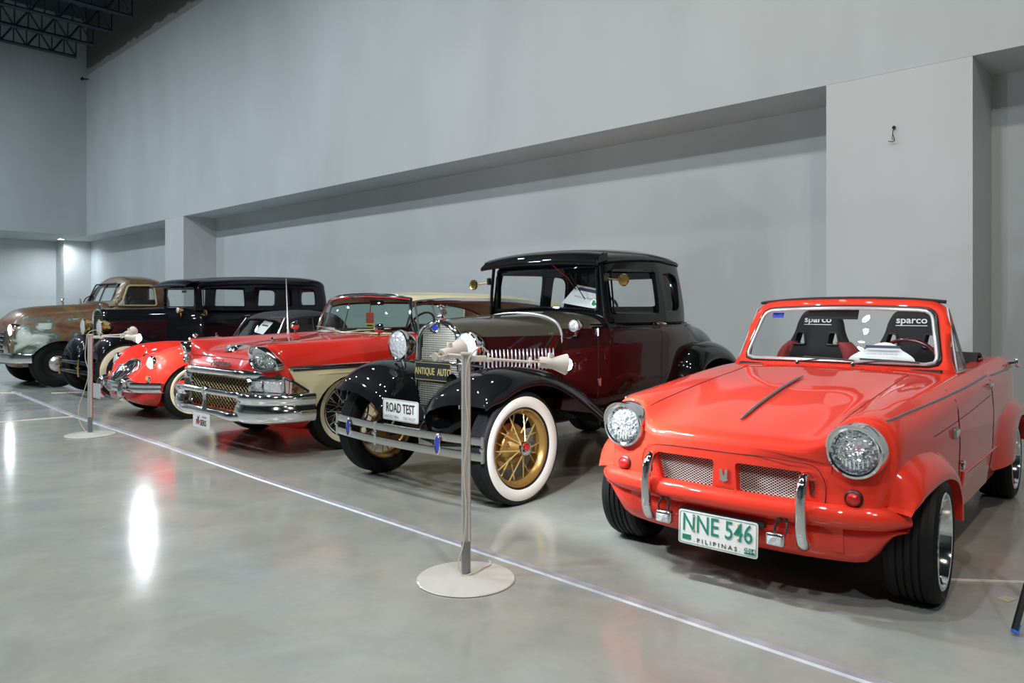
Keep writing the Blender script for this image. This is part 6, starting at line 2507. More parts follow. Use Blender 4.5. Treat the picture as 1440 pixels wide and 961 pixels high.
    for i in range(25):
        t = -1 + 2 * i / 24
        a = abs(t)
        base.append(Vector((-.62 - .16 * a ** 3.0, .855 * t, 1.015)))
        topl.append(Vector((-.775 - .07 * a ** 3.5, .715 * t * (1 - .01 * a ** 6), 1.385 - .035 * a * a)))
    rows = []
    for k in range(7):
        v = k / 6
        rows.append([b.lerp(tp, v) + Vector((.03 * math.sin(PI * v), 0, 0)) for b, tp in zip(base, topl)])
    bm = BM()
    grid(bm, rows)
    gl = new_obj('windscreen', bm, 'green_glass', car)
    bm = BM()
    tube(bm, base, .014, 8)
    tube(bm, topl, .016, 8)
    tube(bm, [r[0] for r in rows], .016, 8)
    tube(bm, [r[-1] for r in rows], .016, 8)
    new_obj('windscreen_frame', bm, 'chrome', car)
    # roof
    rs_ = [(-.79, 1.395, .70, 0), (-.95, 1.415, .715, 0), (-1.4, 1.438, .735, 0), (-1.9, 1.440, .735, 0), (-2.3, 1.430, .725, 0), (-2.7, 1.405, .71, 0), (-3.0, 1.35, .69, 0), (-3.25, 1.24, .66, 0)]
    rows = []
    for i in range(33):
        s = i / 32
        x = -.795 - 2.455 * s
        z = pchip([-a[0] for a in rs_], [a[1] for a in rs_], -x)
        w = pchip([-a[0] for a in rs_], [a[2] for a in rs_], -x)
        fr = .07 * max(0, 1 - s * 12)
        half = [(0, z), (w * .5, z - .008), (w * .82, z - .030), (w * .97, z - .060), (w * 1.01, z - .085)]
        cv = crom(half, 3)
        rows.append([Vector((x - fr * (p.x / w) ** 3.5, p.x, p.y)) for p in cv[::-1]] + [Vector((x - fr * (p.x / w) ** 3.5, -p.x, p.y)) for p in cv[1:]])
    bm = BM()
    solid_sheet(bm, rows, .03)
    ro = new_obj('roof', bm, 'cream_paint', car, angle=60)
    bm = BM()
    r0 = rows[0]
    tube(bm, [p + Vector((.012, 0, -.006)) for p in r0], .016, 8, flat=(1, 1.5))
    new_obj('roof_header_trim', bm, 'black_plastic', ro)
    bm = BM()
    tube(bm, [p + Vector((.012, 0, .010)) for p in r0], .012, 6)
    for j in (0, -1):
        tube(bm, [r[j] + Vector((0, 0, -.006)) for r in rows], .014, 8, flat=(.8, 1.5))
    new_obj('roof_rail', bm, 'chrome', ro)
    bm = BM()
    for j, sy in ((0, 1), (-1, -1)):
        tube(bm, [r[j] + Vector((0, .004 * sy, -.034)) for r in rows], .007, 6, flat=(.8, 1.5))
    new_obj('roof_rail_stripe', bm, 'burgundy', ro)
    for sy in (1, -1):
        def wy(z):
            return (.835 - (z - 1.02) / .30 * .115) * sy
        g = BM()
        poly = [(-.84, 1.02), (-.88, 1.315), (-1.9, 1.335), (-2.6, 1.315), (-2.93, 1.26), (-2.99, 1.02)]
        g.faces.new([g.verts.new((x, wy(z), z)) for x, z in poly])
        so = new_obj('side_window', g, 'green_glass', car)
        bm = BM()
        tube(bm, [(-.84, wy(1.02), 1.02), (-.88, wy(1.32), 1.32)], .011, 6)
        tube(bm, [(-1.10, wy(1.02), 1.02), (-1.10, wy(1.32), 1.32)], .009, 6)
        tube(bm, [(-2.02, wy(1.02), 1.02), (-2.04, wy(1.32), 1.325)], .012, 6)
        tube(bm, [(-.82, wy(1.015), 1.018), (-2.82, wy(1.015), 1.018)], .012, 6)
        new_obj('window_frame', bm, 'grey_trim', so)
        bm = BM()
        rr = []
        for i in range(9):
            z = 1.0 + .34 * i / 8
            rr.append([Vector((-2.98 - .02 * i / 8 + .10 * (i / 8) ** 2, wy(z), z)), Vector((-3.30 + .22 * (i / 8), wy(z) * .985, z if i < 8 else z - .04))])
        solid_sheet(bm, rr, .03 * sy)
        new_obj('rear_pillar', bm, 'cream_paint', car)
    bm = BM()
    rr = []
    for i in range(9):
        t = -1 + 2 * i / 8
        rr.append([Vector((-3.20 + .02 * t * t, .62 * t, 1.25)), Vector((-3.38, .66 * t, 1.01))])
    grid(bm, rr)
    new_obj('rear_window', bm, 'green_glass', car)
    # interior, things seen through the glass
    bm = BM()
    box(bm, (-1.95, 0, .86), (.16, 1.4, .42), (0, -.2, 0), bevel=.05)
    box(bm, (-2.85, 0, .86), (.18, 1.35, .40), (0, -.2, 0), bevel=.05)
    box(bm, (-1.0, 0, .96), (.25, 1.4, .12), bevel=.03)
    new_obj('bench_seats', bm, 'interior_dark', car)
    bm = BM()
    sc_ = Vector((-1.28, .32, 1.04))
    u1, u2 = Vector((0, 1, 0)), Vector((-.5, 0, .86))
    tube(bm, [sc_ + u1 * math.cos(t) * .20 + u2 * math.sin(t) * .20 for t in [2 * PI * i / 30 for i in range(30)]], .012, 6, closed=True)
    for t in (.5, 2.6, 4.7):
        tube(bm, [sc_, sc_ + u1 * math.cos(t) * .2 + u2 * math.sin(t) * .2], .009, 6)
    new_obj('steering_wheel', bm, 'burgundy', car)
    tg = thing('hang_tag', 'red and yellow hanging tag inside the red and cream hardtop windscreen', 'tag', (OX, OY, 0), HA)
    bm = BM()
    pm = face_front(-.955, -.125, 1.135)
    prism_m(bm, rpoly([(-.068, -.04), (.068, -.04), (.068, .075), (-.068, .075)], .008, 3), pm, .003)
    new_obj('card', bm, 'red_print', tg)
    bm = BM()
    prism_m(bm, [(-.068, -.085), (.068, -.085), (.068, -.04), (-.068, -.04)], pm, .003)
    new_obj('footer', bm, 'yellow_print', tg)
    bm = BM()
    tube(bm, [pm @ Vector((0, .075, .001)), pm @ Vector((.01, .15, .0)), pm @ Vector((.0, .21, 0))], .005, 5)
    new_obj('cord', bm, 'red_print', tg)
    bar('print', .10, .014, 'ink', tg, pm @ Matrix.Translation((0, -.062, .004)))
    bm = BM()
    box(bm, (-.97, -.02, 1.315), (.02, .22, .05), bevel=.008)
    new_obj('rear_view_mirror', bm, 'interior_dark', car)
    for k in (-1, 1):
        bm = BM()
        tube(bm, [(-.56, .06 * k - .05, 1.02), (-.59, .28 * k - .05, 1.04), (-.62, .48 * k - .05, 1.05)], .007, 6)
        tube(bm, [(-.60, .20 * k - .05, 1.045), (-.65, .66 * k - .02, 1.06)], .007, 6)
        new_obj('wiper', bm, 'chrome', car)
    bm = BM()
    tube(bm, [(-.36, -.78, .995), (-.34, -.79, 1.58)], [.010, .0035], 8)
    lathe(bm, [(0, .02), (.03, .012), (.05, .008)], origin=(-.36, -.78, .99), axis='Z', n=12)
    new_obj('antenna', bm, 'bright_trim', car)
    for sy, xx in ((1, -.38), (-1, -.46)):
        bm = BM()
        p = Vector((xx, .80 * sy, .985))
        tube(bm, [p, p + Vector((0, .01 * sy, .05))], .012, 8)
        lathe(bm, [(-.05, 0), (-.04, .03), (.0, .048), (.02, .050), (.024, .04), (.024, 0)], origin=p + Vector((0, .01 * sy, .085)), axis=(-1, 0, 0), n=26)
        new_obj('wing_mirror', bm, 'chrome', car)
    bm = BM()
    box(bm, (-1.9, 0, .36), (4.2, 1.1, .2))
    new_obj('chassis', bm, 'dark_void', car)
    for x, y in ((0, .775), (0, -.775), (-3.0, .76), (-3.0, -.76)):
        wheel(car, (x, y, .345), .345, .17, .225, 'wire', 1 if y > 0 else -1, white=.50, rim_mat='chrome', wall='cream_whitewall')


hardtop()


# ------------------------------------------------------------ small red roadster


def roadster():
    OX, OY = -4.1152, 8.8758
    car = thing('roadster_car', 'small rounded red roadster with oval chrome grille and closed black soft top', 'car', (OX, OY, 0), HA)
    st = [
        (.575, [(0, .44), (.10, .44), (.18, .43), (-.02, .24, .42), (-.04, .30, .41), (-.05, .34, .38), (-.06, .35, .34), (-.05, .32, .30), (-.04, .28, .27), (0, .26)]),
        (.545, [(0, .50), (.13, .49), (.24, .46), (-.02, .36, .47), (-.05, .46, .46), (-.07, .54, .42), (-.07, .55, .37), (-.05, .52, .30), (-.03, .44, .25), (0, .24)]),
        (.47, [(0, .59), (.14, .575), (.28, .53), (.41, .58), (-.02, .52, .58), (-.04, .60, .50), (-.04, .62, .42), (-.03, .60, .32), (.53, .235), (0, .22)]),
        (.39, [(0, .64), (.15, .63), (.31, .58), (.44, .70), (.55, .70), (.645, .58), (.665, .47), (.645, .32), (.57, .22), (0, .20)]),
        (.28, [(0, .69), (.15, .68), (.32, .65), (.46, .775), (.575, .765), (.67, .64), (.69, .50), (.67, .32), (.59, .20), (0, .18)]),
        (.10, [(0, .745), (.16, .735), (.33, .71), (.48, .825), (.59, .81), (.685, .68), (.71, .53), (.69, .32), (.60, .19), (0, .18)]),
        (-.20, [(0, .80), (.17, .79), (.34, .77), (.49, .845), (.60, .825), (.69, .70), (.715, .54), (.695, .32), (.62, .18), (0, .18)]),
        (-.60, [(0, .855), (.20, .845), (.36, .82), (.50, .835), (.60, .815), (.69, .70), (.715, .54), (.695, .32), (.63, .18), (0, .18)]),
        (-1.00, [(0, .89), (.22, .885), (.38, .86), (.51, .845), (.60, .82), (.68, .71), (.71, .55), (.695, .32), (.63, .18), (0, .18)]),
        (-1.6, [(0, .84), (.22, .84), (.38, .84), (.52, .83), (.60, .80), (.68, .70), (.71, .55), (.695, .32), (.63, .18), (0, .18)]),
        (-2.2, [(0, .86), (.22, .855), (.38, .85), (.52, .86), (.61, .84), (.69, .72), (.72, .56), (.70, .34), (.62, .2), (0, .2)]),
        (-2.7, [(0, .76), (.20, .75), (.36, .74), (.50, .78), (.59, .76), (.66, .65), (.69, .52), (.67, .36), (.58, .26), (0, .25)]),
        (-3.1, [(0, .56), (.18, .56), (.32, .54), (.44, .56), (.51, .54), (.57, .50), (.59, .45), (.57, .38), (.50, .33), (0, .32)]),
    ]
    bm = loft(st, sub=5, psub=4, sharp=(7,))
    cuts = []
    for sy in (1, -1):
        for x0 in (0, -2.39):
            c = BM()
            prism(c, [(x0 + .34, .0)] + [(x0 + .34 * math.cos(a), .31 + .325 * math.sin(a)) for a in [i * PI / 16 for i in range(17)]] + [(x0 - .34, .0)], 'xz', .45 * sy, 1.2 * sy)
            cuts.append(c)
    c = BM()
    prism(c, rpoly([(-1.2, -.50), (-1.2, .50), (-1.9, .50), (-1.9, -.50)], .08, 3), 'xy', .4, 1.3)
    cuts.append(c)
    bm = boolean(bm, cuts)
    tree = bvh(bm)
    body = new_obj('body', bm, 'red_paint_deep', car, angle=42)
    sm = BM()
    tube(sm, [top_pt(tree, .30 - i * .06, .30, .0006) for i in range(20)], .002, 4)
    tube(sm, [top_pt(tree, .30 - i * .06, -.30, .0006) for i in range(20)], .002, 4)
    tube(sm, [side_pt(tree, -.95, .25 + .05 * i, 1, .0005) for i in range(11)], .002, 4)
    new_obj('panel_gap', sm, 'seam', body)
    # oval grille laid on the sloping nose
    def gp(u, v):
        # u: -1..1 across, v: 0 bottom .. 1 top
        z = .400 + .245 * v
        w = .250 * (1 - .50 * (1 - v) ** 2.0) * (1 - .50 * (max(0, v - .70) / .30) ** 1.5)
        q = hit(tree, (3, u * w, z), (-1, 0, 0))[0]
        x = q.x if q is not None and q.x > .2 else .40
        q0 = hit(tree, (3, u * .12, z), (-1, 0, 0))[0]
        x = max(x, (q0.x if q0 is not None else .4) - .05 * u * u)
        return Vector((x + .014 + .02 * (1 - u * u), u * w, z))
    loop = [gp(-1, v / 10) for v in range(0, 11)] + [gp(u / 4, 1) + Vector((-.012 * (1 - (u / 4) ** 2), 0, .016 * (1 - (u / 4) ** 2))) for u in range(-3, 4)] + [gp(1, v / 10) for v in range(10, -1, -1)] + [gp(u / 4, 0) + Vector((0, 0, -.006)) for u in range(3, -4, -1)]
    bm = BM()
    tube(bm, loop, .018, 10, smooth=2, closed=True)
    gf = new_obj('grille_frame', bm, 'chrome', car)
    for i in range(-7, 8):
        bm = BM()
        if i == 0:
            tube(bm, [gp(0, v / 8) + Vector((.022, 0, 0)) for v in range(9)], .014, 8, flat=(1, 1))
            new_obj('grille_spine', bm, 'chrome', gf)
            continue
        tube(bm, [gp(i / 8, v / 8) + Vector((.008, 0, 0)) for v in range(9)], .0055, 6)
        new_obj('grille_slat', bm, 'chrome', gf)
    bm = BM()
    grid(bm, [[gp(u / 4, v / 6) - Vector((.02, 0, .0)) for v in range(7)] for u in range(-4, 5)])
    new_obj('grille_backing', bm, 'dark_void', car)
    bm = BM()
    lathe(bm, [(0, .028), (.006, .026), (.008, 0)], origin=gp(0, .72) + Vector((.04, 0, .02)), axis=(1, 0, .5), n=8)
    bd = new_obj('badge', bm, 'chrome', gf)
    bm = BM()
    lathe(bm, [(.004, .020), (.010, .018), (.011, 0)], origin=gp(0, .72) + Vector((.04, 0, .02)), axis=(1, 0, .5), n=8)
    new_obj('badge_enamel', bm, 'blue_enamel', bd)
    for sy in (1, -1):
        c = Vector((.405, .515 * sy, .630))
        bm = BM()
        lathe(bm, [(-.12, .07), (-.05, .094), (.0, .098), (.014, .094), (.018, .086)], origin=c, axis=(1, .06 * sy, .05), n=40, ends=False)
        ho = new_obj('headlamp', bm, 'chrome', car)
        bm = BM()
        lathe(bm, [(.014, .088), (.028, .065), (.036, .03), (.037, 0)], origin=c, axis=(1, .06 * sy, .05), n=40, ends=False)
        new_obj('lens', bm, 'lens', ho)
        p = hit(tree, (2, .57 * sy, .475), (-1, 0, 0))[0] or Vector((.42, .57 * sy, .475))
        bm = BM()
        lathe(bm, [(-.01, .036), (.018, .034), (.022, .028), (.022, 0)], origin=p, axis='X', n=24)
        io = new_obj('side_lamp', bm, 'chrome', car)
        bm = BM()
        lathe(bm, [(.020, .026), (.032, .018), (.036, 0)], origin=p + Vector((0, 0, .004)), axis='X', n=24)
        new_obj('lens', bm, 'amber_lens', io)
        bm = BM()
        tube(bm, [(.52, .335 * sy, .43), (.58, .335 * sy, .46), (.635, .335 * sy, .44), (.66, .335 * sy, .36), (.65, .335 * sy, .27), (.61, .335 * sy, .235)], [.03, .036, .040, .042, .038, .030], 12, smooth=4, flat=(1.0, .8))
        new_obj('overrider', bm, 'chrome', car)
        # front mirror-like wing lamp
        bm = BM()
        p = top_pt(tree, -.88, .60 * sy)
        tube(bm, [p, p + Vector((0, .02 * sy, .05))], .007, 6)
        lathe(bm, [(-.02, 0), (-.01, .034), (.004, .036), (.006, 0)], origin=p + Vector((0, .025 * sy, .08)), axis=(-1, 0, 0), n=20)
        new_obj('wing_mirror', bm, 'chrome', car)
    bm = BM()
    rows = []
    for i in range(31):
        t = -1 + 2 * i / 30
        y = .70 * t
        x = .625 - .27 * abs(t) ** 2.6
        rows.append([Vector((x - .02, y, .435)), Vector((x + .008, y, .430)), Vector((x + .018, y, .405)), Vector((x + .012, y, .380)), Vector((x + .018, y, .358)), Vector((x + .006, y, .330)), Vector((x - .02, y, .325))])
    solid_sheet(bm, [crom(r, 2) for r in rows], .006)
    new_obj('front_bumper', bm, 'chrome', car)
    bm = BM()
    pm = face_front(.70, -.335, .300)
    prism_m(bm, rpoly([(-.16, -.085), (.16, -.085), (.16, .085), (-.16, .085)], .012, 3), pm, .003)
    pl = new_obj('number_plate', bm, 'steel', car)
    bm = BM()
    tube(bm, [pm @ Vector((a, b, .003)) for a, b in ((-.15, -.075), (.15, -.075), (.15, .075), (-.15, .075))], .002, 4, closed=True)
    new_obj('border', bm, 'grey_ink', pl)
    bm = BM()
    p = top_pt(tree, .27, 0)
    tube(bm, [p + Vector((.03, 0, 0)), p + Vector((.0, 0, .03)), p + Vector((-.01, 0, .07)), p + Vector((.0, 0, .10))], [.014, .010, .008, .004], 8, smooth=3)
    tube(bm, [p + Vector((.05, 0, .055)), p + Vector((0, 0, .045)), p + Vector((-.04, 0, .03))], [.003, .009, .004], 6)
    new_obj('nose_mascot', bm, 'chrome', car)
    # windscreen and soft top
    A, B, C_, D = [Vector(v) for v in ((-1.245, -.50, 1.135), (-1.245, .50, 1.135), (-1.09, .565, .885), (-1.09, -.565, .885))]
    sheet_glass('windscreen', (A, B, C_, D), 'clear_glass', car, bulge=.07, th=.003)
    bm = BM()
    for p, q, bl in ((A, B, .07), (D, C_, .07)):
        tube(bm, [p.lerp(q, i / 12) + Vector((.07 * (1 - (2 * i / 12 - 1) ** 2), 0, 0)) for i in range(13)], .010, 8)
    tube(bm, [A, D], .012, 8)
    tube(bm, [B, C_], .014, 8)
    new_obj('windscreen_frame', bm, 'chrome', car)
    rows = []
    prof = [(-1.20, 1.135, .50), (-1.30, 1.195, .52), (-1.55, 1.235, .545), (-1.85, 1.235, .55), (-2.05, 1.20, .54), (-2.16, 1.10, .53), (-2.22, .98, .52), (-2.26, .86, .50)]
    cv = crom(prof, 4)
    for i, p in enumerate(cv):
        x, z, w = p
        sag = .012 * math.sin(i * 1.3)
        bz = max(.84, z - .10)
        half = [(0, z), (w * .5, z - .012 + sag * .3), (w * .85, z - .035), (w, z - .08), (w + .03, (z - .08) * .5 + .42)] if z > .98 else [(0, z), (w * .5, z), (w * .85, z - .005), (w, z - .01), (w + .03, z - .02)]
        bow = .06 * max(0, 1 - i / 6)
        ch = crom(half, 3)
        rows.append([Vector((x + bow * (1 - (q.x / w) ** 2), q.x, q.y)) for q in ch[::-1]] + [Vector((x + bow * (1 - (q.x / w) ** 2), -q.x, q.y)) for q in ch[1:]])
    for r in rows[:14]:
        # open above the doors: the front part ends at the side window top
        pass
    bm = BM()
    front, back = [r[3:-3] for r in rows[:17]], rows[16:]
    solid_sheet(bm, front, .012)
    solid_sheet(bm, back, .012)
    new_obj('soft_top', bm, 'soft_top', car, angle=60)
    for sy in (1, -1):
        g = BM()
        g.faces.new([g.verts.new(p) for p in ((-1.12, .575 * sy, .86), (-1.25, .51 * sy, 1.12), (-1.95, .545 * sy, 1.14), (-2.0, .58 * sy, .85))])
        new_obj('side_screen', g, 'smoked_glass', car)
        bm = BM()
        tube(bm, [(-1.27, .50 * sy, 1.12), (-1.16, .56 * sy, .87)], .009, 6)
        tube(bm, [(-1.27, .50 * sy, 1.12), (-1.62, .54 * sy, 1.14), (-1.62, .58 * sy, .86)], .012, 6)
        new_obj('side_screen_frame', bm, 'soft_top', car)
    bm = BM()
    box(bm, (-1.75, 0, .82), (.14, .95, .45), (0, -.2, 0), bevel=.04)
    new_obj('seat_backs', bm, 'interior_dark', car)
    bm = BM()
    pm = Matrix.Translation((-1.17, .10, 1.01)) @ Matrix.Rotation(-.6, 4, 'Y') @ face_front(0, 0, 0) @ Matrix.Rotation(-.08, 4, 'Z')
    prism_m(bm, [(-.155, -.09), (.10, -.10), (.155, .09), (-.10, .10)], pm, .002)
    sg = tag(new_obj('paper_sign', bm, 'paper', None, loc=(OX, OY, 0), rot=(0, 0, HA)), 'white paper notice behind the small red roadster windscreen', 'paper sign')
    bar('heading', .17, .022, 'ink', sg, pm @ Matrix.Translation((.01, .03, .003)))
    bm = BM()
    box(bm, (-1.2, 0, .28), (3.2, .8, .14))
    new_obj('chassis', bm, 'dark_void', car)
    for x, y in ((0, .60), (0, -.60), (-2.39, .60), (-2.39, -.60)):
        wheel(car, (x, y, .32), .32, .15, .205, 'wire', 1 if y > 0 else -1, white=.42, rim_mat='chrome', wall='cream_whitewall')


roadster()


# ------------------------------------------------------------ rusty pickup


def pickup():
    OX, OY = -7.8873, 12.4394
    car = thing('pickup_truck', 'rust-patinated pickup truck with rounded hood and one lit headlamp at the far left', 'truck', (OX, OY, 0), HA)
    st = [
        (.60, [(0, .98), (.2, .97), (.33, .94), (.42, .89), (.55, .89), (.66, .84), (.72, .72), (.72, .55), (.68, .45), (0, .42)]),
        (.58, [(0, 1.05), (.2, 1.04), (.36, .99), (.45, .92), (.58, .94), (.72, .90), (.79, .74), (.79, .55), (.74, .43), (0, .40)]),
        (.50, [(0, 1.15), (.22, 1.14), (.41, 1.08), (.50, .96), (.62, .99), (.78, .95), (.86, .78), (.86, .55), (.80, .42), (0, .40)]),
        (.376, [(0, 1.240), (.23, 1.23), (.44, 1.16), (.53, 1.01), (.65, 1.02), (.81, .98), (.90, .82), (.90, .55), (.85, .42), (0, .4)]),
        (.15, [(0, 1.29), (.25, 1.28), (.47, 1.20), (.56, 1.035), (.67, 1.035), (.83, .985), (.925, .84), (.925, .55), (.88, .42), (0, .4)]),
        (-.20, [(0, 1.32), (.27, 1.31), (.51, 1.23), (.60, 1.04), (.70, 1.01), (.84, .95), (.925, .82), (.92, .55), (.88, .42), (0, .4)]),
        (-.60, [(0, 1.350), (.30, 1.34), (.56, 1.27), (.65, 1.10), (.71, .98), (.82, .88), (.89, .76), (.88, .55), (.84, .42), (0, .4)]),
        (-.80, [(0, 1.385), (.32, 1.375), (.58, 1.33), (.69, 1.24), (.74, 1.08), (.78, .95), (.80, .8), (.80, .55), (.76, .42), (0, .4)]),
        (-.92, [(0, 1.33), (.32, 1.33), (.58, 1.325), (.72, 1.30), (.77, 1.15), (.80, .98), (.81, .8), (.80, .55), (.76, .42), (0, .4)]),
        (-1.70, [(0, 1.31), (.32, 1.31), (.58, 1.31), (.73, 1.30), (.79, 1.16), (.81, .98), (.815, .8), (.80, .55), (.76, .42), (0, .4)]),
        (-1.84, [(0, 1.30), (.32, 1.30), (.56, 1.30), (.68, 1.28), (.74, 1.14), (.76, .98), (.77, .8), (.76, .55), (.72, .42), (0, .4)]),
    ]
    bm = loft(st, sub=5, psub=4, sharp=(3,))
    cuts = []
    for sy in (1, -1):
        c = BM()
        prism(c, [(.46, .0), (.46, .44)] + [(-.02 + .44 * math.cos(a), .36 + .385 * math.sin(a)) for a in [.25 + i * (PI - .25) / 16 for i in range(17)]] + [(-.46, .0)], 'xz', .55 * sy, 1.2 * sy)
        cuts.append(c)
    c = BM()
    prism(c, rpoly([(-.98, -.66), (-.98, .66), (-1.72, .66), (-1.72, -.66)], .06, 3), 'xy', .6, 1.6)
    cuts.append(c)
    c = BM()
    prism(c, rpoly([(-.40, .53), (-.42, .86), (.42, .86), (.40, .53)], .04, 4), 'yz', .45, 1.1)
    cuts.append(c)
    bm = boolean(bm, cuts)
    for f in bm.faces:
        cc = f.calc_center_median()
        f.material_index = 1 if (cc.z > 1.12 or cc.x < -.62) else 0
    tree = bvh(bm)
    body = new_obj('body', bm, ['rusty_paint', 'rusty_brown'], car, angle=38)
    sm = BM()
    for sy in (1, -1):
        tube(sm, [side_pt(tree, -.90, .5 + .07 * i, sy, .0005) for i in range(12)], .004, 4)
        tube(sm, [side_pt(tree, -1.62, .5 + .07 * i, sy, .0005) for i in range(12)], .004, 4)
    new_obj('door_gap', sm, 'seam', body)
    for sy in (1, -1):
        bm = BM()
        tube(bm, [side_pt(tree, x, 1.30, sy, .003) for x in [-.92 - .09 * i for i in range(9)]], .016, 6, flat=(.7, 1))
        new_obj('belt_moulding', bm, 'rusty_brown', body)
    for k in range(5):
        bm = BM()
        z = .56 + .068 * k
        tube(bm, [(.55, -.46, z), (.625, -.40, z), (.655, 0, z + .004), (.625, .40, z), (.55, .46, z)], .020, 8, smooth=4, flat=(.8, 1))
        new_obj('grille_bar', bm, 'worn_chrome', car)
    for sy in (1, -1):
        bm = BM()
        tube(bm, [(.60, .47 * sy, .50), (.63, .46 * sy, .70), (.60, .45 * sy, .90)], .045, 8, smooth=4, flat=(1.2, 1))
        new_obj('grille_post', bm, 'worn_chrome', car)
        c = Vector((.575, .60 * sy, .925))
        bm = BM()
        lathe(bm, [(-.14, .08), (-.04, .095), (.02, .100), (.035, .094), (.035, .085)], origin=c, axis='X', n=36, ends=False)
        ho = new_obj('headlamp', bm, 'worn_chrome', car)
        bm = BM()
        lathe(bm, [(.030, .086), (.045, .06), (.05, 0)], origin=c, axis='X', n=36, ends=False)
        new_obj('lens', bm, 'lamp_lit' if sy > 0 else 'lens', ho)
        bm = BM()
        lathe(bm, [(-.05, .05), (.01, .05), (.02, .04), (.03, 0)], origin=(.60, .60 * sy, .72), axis='X', n=24)
        new_obj('park_lamp', bm, 'worn_chrome', car)
        bm = BM()
        box(bm, (-2.72, .74 * sy, .93), (1.70, .05, .46), bevel=.01)
        new_obj('bed_side', bm, 'rusty_brown', car)
        rc = [(x - 2.95, z) for x, z in [(.52, .45), (.50, .60), (.42, .76), (.25, .87), (.0, .90), (-.22, .86), (-.38, .74), (-.46, .58), (-.48, .45)]]
        re_ = [(x - 2.95, z) for x, z in [(.46, .42), (.44, .55), (.37, .67), (.22, .76), (.0, .79), (-.19, .75), (-.33, .65), (-.40, .52), (-.42, .42)]]
        new_obj('rear_wing', fender_sheet(rc, re_, .72, .82, .95, sy, drop_in=.05), 'rusty_paint', car, angle=60)
        bm = BM()
        tube(bm, [(-.86, .80 * sy, 1.33), (-.84, .90 * sy, 1.38)], .008, 6)
        lathe(bm, [(-.01, 0), (-.008, .05), (.006, .05), (.006, 0)], origin=(-.84, .95 * sy, 1.40), axis='X', n=20)
        new_obj('door_mirror', bm, 'worn_chrome', car)
    bm = BM()
    box(bm, (-2.72, 0, .74), (1.70, 1.45, .06))
    box(bm, (-1.90, 0, .95), (.05, 1.45, .46))
    box(bm, (-3.55, 0, .95), (.05, 1.45, .46))
    new_obj('bed', bm, 'rusty_brown', car)
    bm = BM()
    tube(bm, [(.40, -.97, .485), (.56, -.86, .485), (.64, -.5, .485), (.67, 0, .485), (.64, .5, .485), (.56, .86, .485), (.40, .97, .485)], .075, 8, smooth=4, flat=(.25, 1))
    new_obj('front_bumper', bm, 'worn_chrome', car)
    hx = [(-.86, 1.70, .60, .69), (-.95, 1.79, .63, .72), (-1.15, 1.835, .645, .735), (-1.45, 1.84, .64, .73), (-1.68, 1.80, .61, .71), (-1.80, 1.72, .54, .67), (-1.84, 1.62, .46, .62)]
    # raked front: shift the front stations through the loft's own x offsets
    w1 = rpoly([(-.93, 1.315), (-1.06, 1.66), (-1.53, 1.67), (-1.56, 1.315)], [.03, .05, .08, .05], 5)
    fro = rpoly([(-.60, 1.385), (-.545, 1.70), (.545, 1.70), (.60, 1.385)], .06, 5)
    rea = rpoly([(-.33, 1.40), (-.33, 1.64), (.33, 1.64), (.33, 1.40)], .06, 4)
    cab = cabin(car, hx, [w1], [fro], [rea], 'rusty_brown', 1.30, 1.3)
    me = cab.data
    for v in me.vertices:
        # lean the screen pillars back
        if v.co.x > -1.15:
            k = (v.co.z - 1.30) / .5
            v.co.x -= .22 * k * (v.co.x + 1.15) / .29 - .05 * (1 - k) * (v.co.x + 1.15) / .29
    for ch in car.children:
        if ch.name.startswith('side_window'):
            for v in ch.data.vertices:
                if v.co.x > -1.15:
                    k = (v.co.z - 1.30) / .5
                    v.co.x -= .22 * k * (v.co.x + 1.15) / .29 - .05 * (1 - k) * (v.co.x + 1.15) / .29
    g = BM()
    g.faces.new([g.verts.new((-.86 - .38 * (p[1] - 1.33), p[0], p[1])) for p in fro])
    ws_ = new_obj('windscreen', g, 'clear_glass', car)
    bm = BM()
    tube(bm, [(-.845 - .38 * .05, 0, 1.38), (-.845 - .38 * .38, 0, 1.71)], .012, 6)
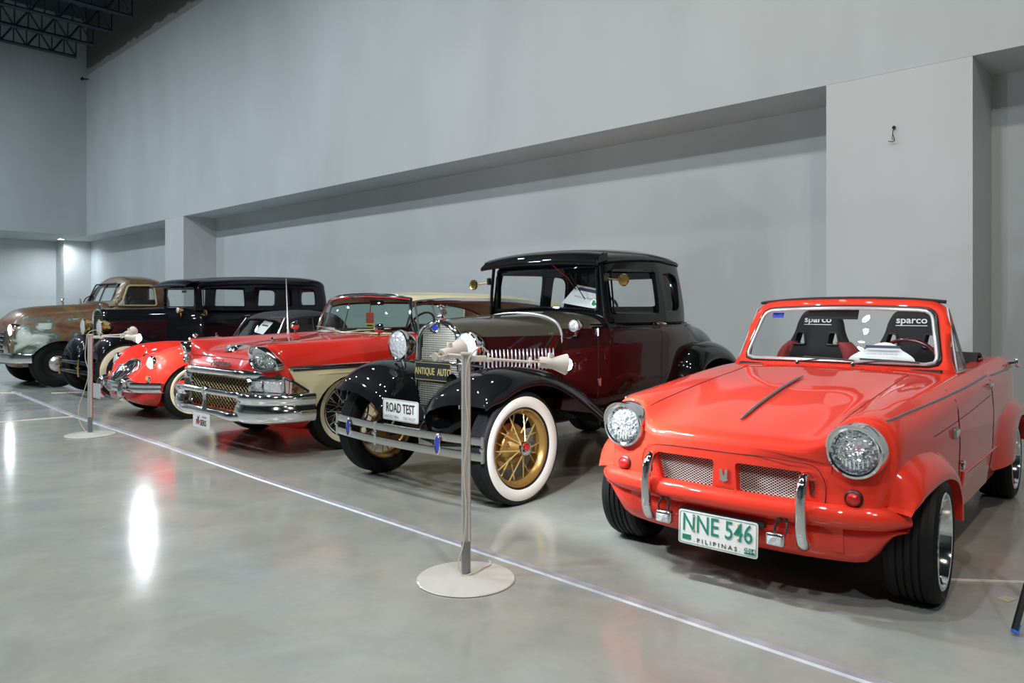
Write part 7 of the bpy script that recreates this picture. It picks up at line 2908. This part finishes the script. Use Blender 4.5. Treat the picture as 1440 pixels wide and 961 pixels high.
    tube(bm, [(-.845 - .38 * (p[1] - 1.33), p[0], p[1]) for p in fro], .012, 6, closed=True)
    new_obj('windscreen_frame', bm, 'black_plastic', ws_)
    principled('old_cream', (.42, .36, .22), .5)
    for sy in (1, -1):
        bm = BM()
        tube(bm, [(p[0] - (.0 if p[0] < -1.3 else .04), (.755 - (p[1] - 1.3) * .19) * sy, p[1]) for p in w1], .016, 6, closed=True)
        new_obj('window_surround', bm, 'old_cream', cab)
    g = BM()
    g.faces.new([g.verts.new((-1.83, p[0], p[1])) for p in rea])
    new_obj('rear_window', g, 'clear_glass', car)
    bm = BM()
    box(bm, (-1.62, 0, 1.15), (.14, 1.2, .55), (0, -.12, 0), bevel=.04)
    new_obj('seat_back', bm, 'interior_dark', car)
    bm = BM()
    sc_ = Vector((-1.12, .36, 1.36))
    u1, u2 = Vector((0, 1, 0)), Vector((-.6, 0, .8))
    tube(bm, [sc_ + u1 * math.cos(t) * .2 + u2 * math.sin(t) * .2 for t in [2 * PI * i / 28 for i in range(28)]], .011, 6, closed=True)
    new_obj('steering_wheel', bm, 'interior_dark', car)
    bm = BM()
    p = top_pt(tree, -.30, 0)
    tube(bm, [p, p + Vector((0, 0, .03)), p + Vector((.02, 0, .07)), p + Vector((-.02, 0, .11))], [.012, .014, .018, .004], 8, smooth=3)
    new_obj('hood_mascot', bm, 'worn_chrome', car)
    bm = BM()
    tube(bm, [(-.80, -.62, 1.37), (-.84, -.62, 1.45), (-.90, -.55, 1.50)], .010, 6, smooth=3)
    new_obj('wiper', bm, 'black_plastic', car)
    bm = BM()
    prism(bm, [(.40, .46), (.40, .56), (-3.6, .62), (-3.6, .46)], 'xz', -.40, .40)
    new_obj('chassis', bm, 'dark_void', car)
    for x, y in ((0, .745), (0, -.70), (-2.95, .77), (-2.95, -.77)):
        wheel(car, (x, y, .375), .375, .20, .215, 'disc', 1 if y > 0 else -1, rim_mat='dark_steel', tread='tread_rubber')


principled('lamp_lit', (1, 1, 1), .3, emis=(.90, .95, 1), estr=110)
pickup()
